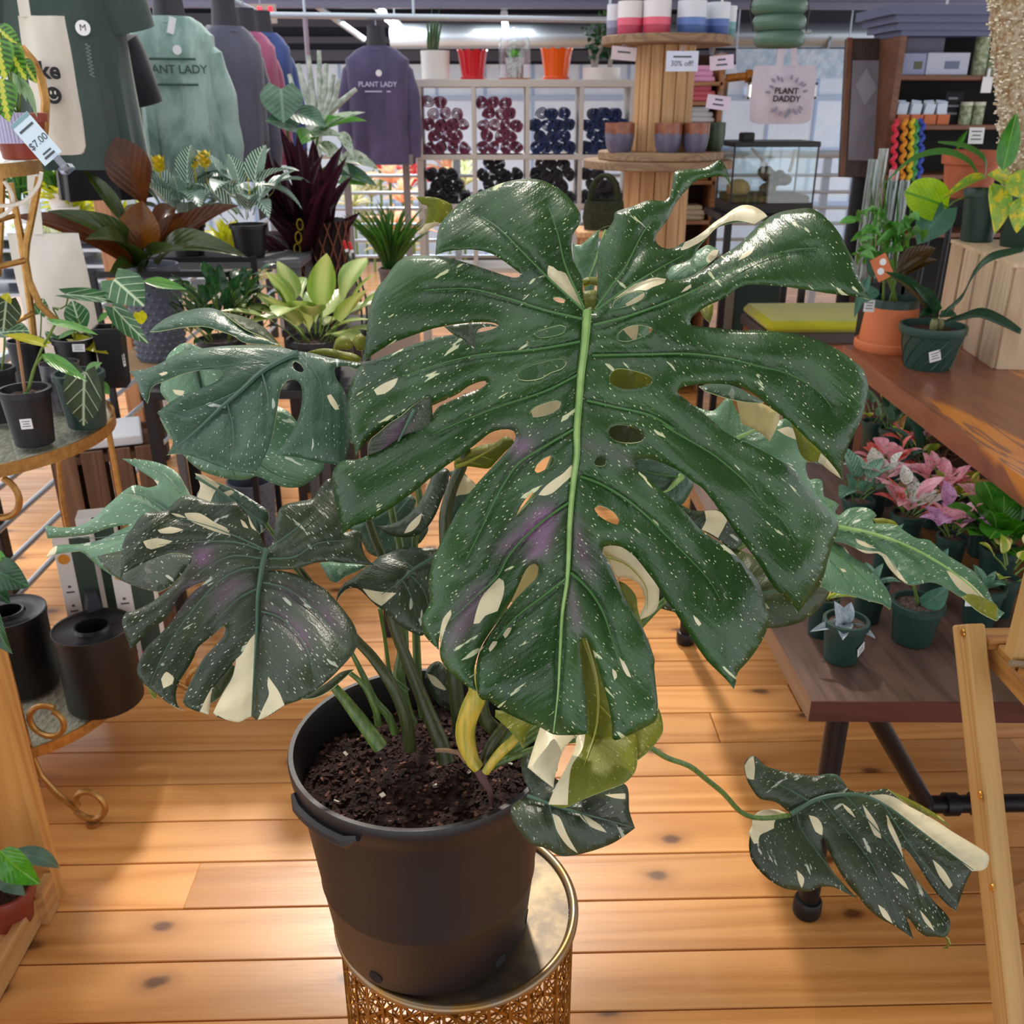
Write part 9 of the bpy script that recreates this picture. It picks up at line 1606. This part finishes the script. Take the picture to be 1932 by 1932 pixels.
    tin(1848, 0, 0, 'leaf patterned candle tin, tall one on the upper bookcase shelf', h=0.19, w=26); tin(1875, 0, 0, 'leaf patterned candle tin, short one beside the tall tin', h=0.09, w=26); tin(1838, 0, 1, 'dark glass candle jar on the middle bookcase shelf', h=0.10, w=22); tin(1862, 0, 1, 'second candle jar on the middle bookcase shelf', h=0.10, w=22)
    for i, pxc in enumerate((1706, 1732, 1757, 1782)):
        a = W(pxc, 235, Y=d); c = Vector((a.x, d+0.05, zs[1]+0.001)); th = thing('seed_box', 'small terracotta coloured box of white seed packets on the bookcase shelf', 'box', c, group='seed packet boxes in a row'); m = mpp(a)
        part('box', MB().box(c+Vector((0, 0, 9*m)), (23*m, 0.06, 18*m), bev=0.002), mat('box_terracotta', 'c06a40', 0.7), th, False)
        for j in range(3): q = link('seed_packet', MB().box((0, 0, 0), (19*m, 0.004, 26*m), bev=0.001).mesh('seed_packet', mat('packet_white', 'c9d8ea', 0.5), False), th); q.location = (RN.uniform(-3, 3)*m, -0.01+0.018*j, 24*m+3*j*m); q.rotation_euler = (0.1, RN.uniform(-0.15, 0.15), 0)
    a = W(1799, 190, Y=d+0.1); th = thing('chalk_sign', 'small black chalkboard sign among the seed packets', 'sign', (a.x, d+0.1, zs[1])); part('board', MB().box((a.x, d+0.1, zs[1]+0.075), (0.09, 0.012, 0.15), bev=0.002), mat('chalkboard', '1a1a20', 0.8), th, False)
    bars(th, frame(Vector((a.x, d+0.0935, zs[1]+0.085))-wloc(th), (1, 0, 0), (0, -1, 0)), [(-0.006, 0.034, 0.045, 0.009), (0, 0.0, 0.062, 0.009), (-0.003, -0.034, 0.055, 0.009)], mat('chalk', '8a8a94', 0.9))
    for px, py, lab in ((1862, 160, 'white price card clipped to the bookcase shelf'),):
        c = W(px, py, Y=d-0.02); th = thing('price_card', lab, 'price tag', c); part('card', MB().box(c, (0.05, 0.002, 0.07), bev=0.0008), WHITE, th, False); part('clip', MB().box(c+Vector((0, 0.004, 0.05)), (0.012, 0.012, 0.04)), WHITE, th, False)
    # rainbow paper garlands hung from the bookcase edge
    for k, (px, colr, nm) in enumerate(((1690, 'd8384e', 'red'), (1707, 'd8902c', 'amber'), (1722, 'd8c02c', 'yellow'), (1730, '4a9a5a', 'green'), (1740, '3a50b0', 'blue'))):
        dd = d-0.06; mb = MB(); rnd = random.Random(k); y = 228
        pts = []
        for i in range(40): q = i/39; pts.append(W(px+3.5*math.sin(q*34+k)+(-6*q), 226+q*112, Y=dd+0.012*math.cos(q*34+k)))
        mb.tube(pts, 0.011, 7); solo('paper_garland', mb, mat('garland_'+nm, colr, 0.8), 'curly %s garland hanging on the end of the bookcase' % nm, 'garland', origin=pts[0])
    # glass jars below and brown book
    c = W(1745, 430, Y=d-0.05)
bookcase()
def vases():
    """tall clear propagation tubes behind the bamboo plant"""
    for i, (px, py0, py1, w) in enumerate(((1648, 300, 530, 18), (1668, 280, 530, 18), (1688, 320, 530, 18), (1708, 340, 530, 18))):
        d = 3.7; a, b = W(px, py0, Y=d), W(px, py1, Y=d); r = w/2*mpp(a); t = thing('glass_tube_vase', 'tall clear glass tube vase behind the leafy bench plant', 'vase', (a.x, d, b.z), group='clear glass tube vases'); part('glass', MB().lathe([(0.001, 0), (r, 0), (r, a.z-b.z), (r*0.93, a.z-b.z), (r*0.93, 0.01), (0.001, 0.01)], (a.x, d, b.z), 20), glass('vase_glass', (0.90, 0.94, 0.93), 0.4), t)
        lf(t, leafdata('blade', ANP, arch=0.03, fold=0.2), (px, py1-20), (px+(i-1)*6, py0+20), 6, d, d)
    b = W(1680, 545, Y=3.7); t = thing('vase_shelf', 'dark shelf carrying the clear glass tube vases', 'shelf', (b.x, 3.7, 0)); zt = W(1640, 520, Y=3.7).z
    for i, (px, py1) in enumerate(((1648, 530), (1668, 530), (1688, 530), (1708, 530))):
        z = W(px, py1, Y=3.7).z; x = W(px, py1, Y=3.7).x; part('riser', MB().box((x, 3.7, z/2), (0.055, 0.08, z)), BLACKP, t, False)
vases()
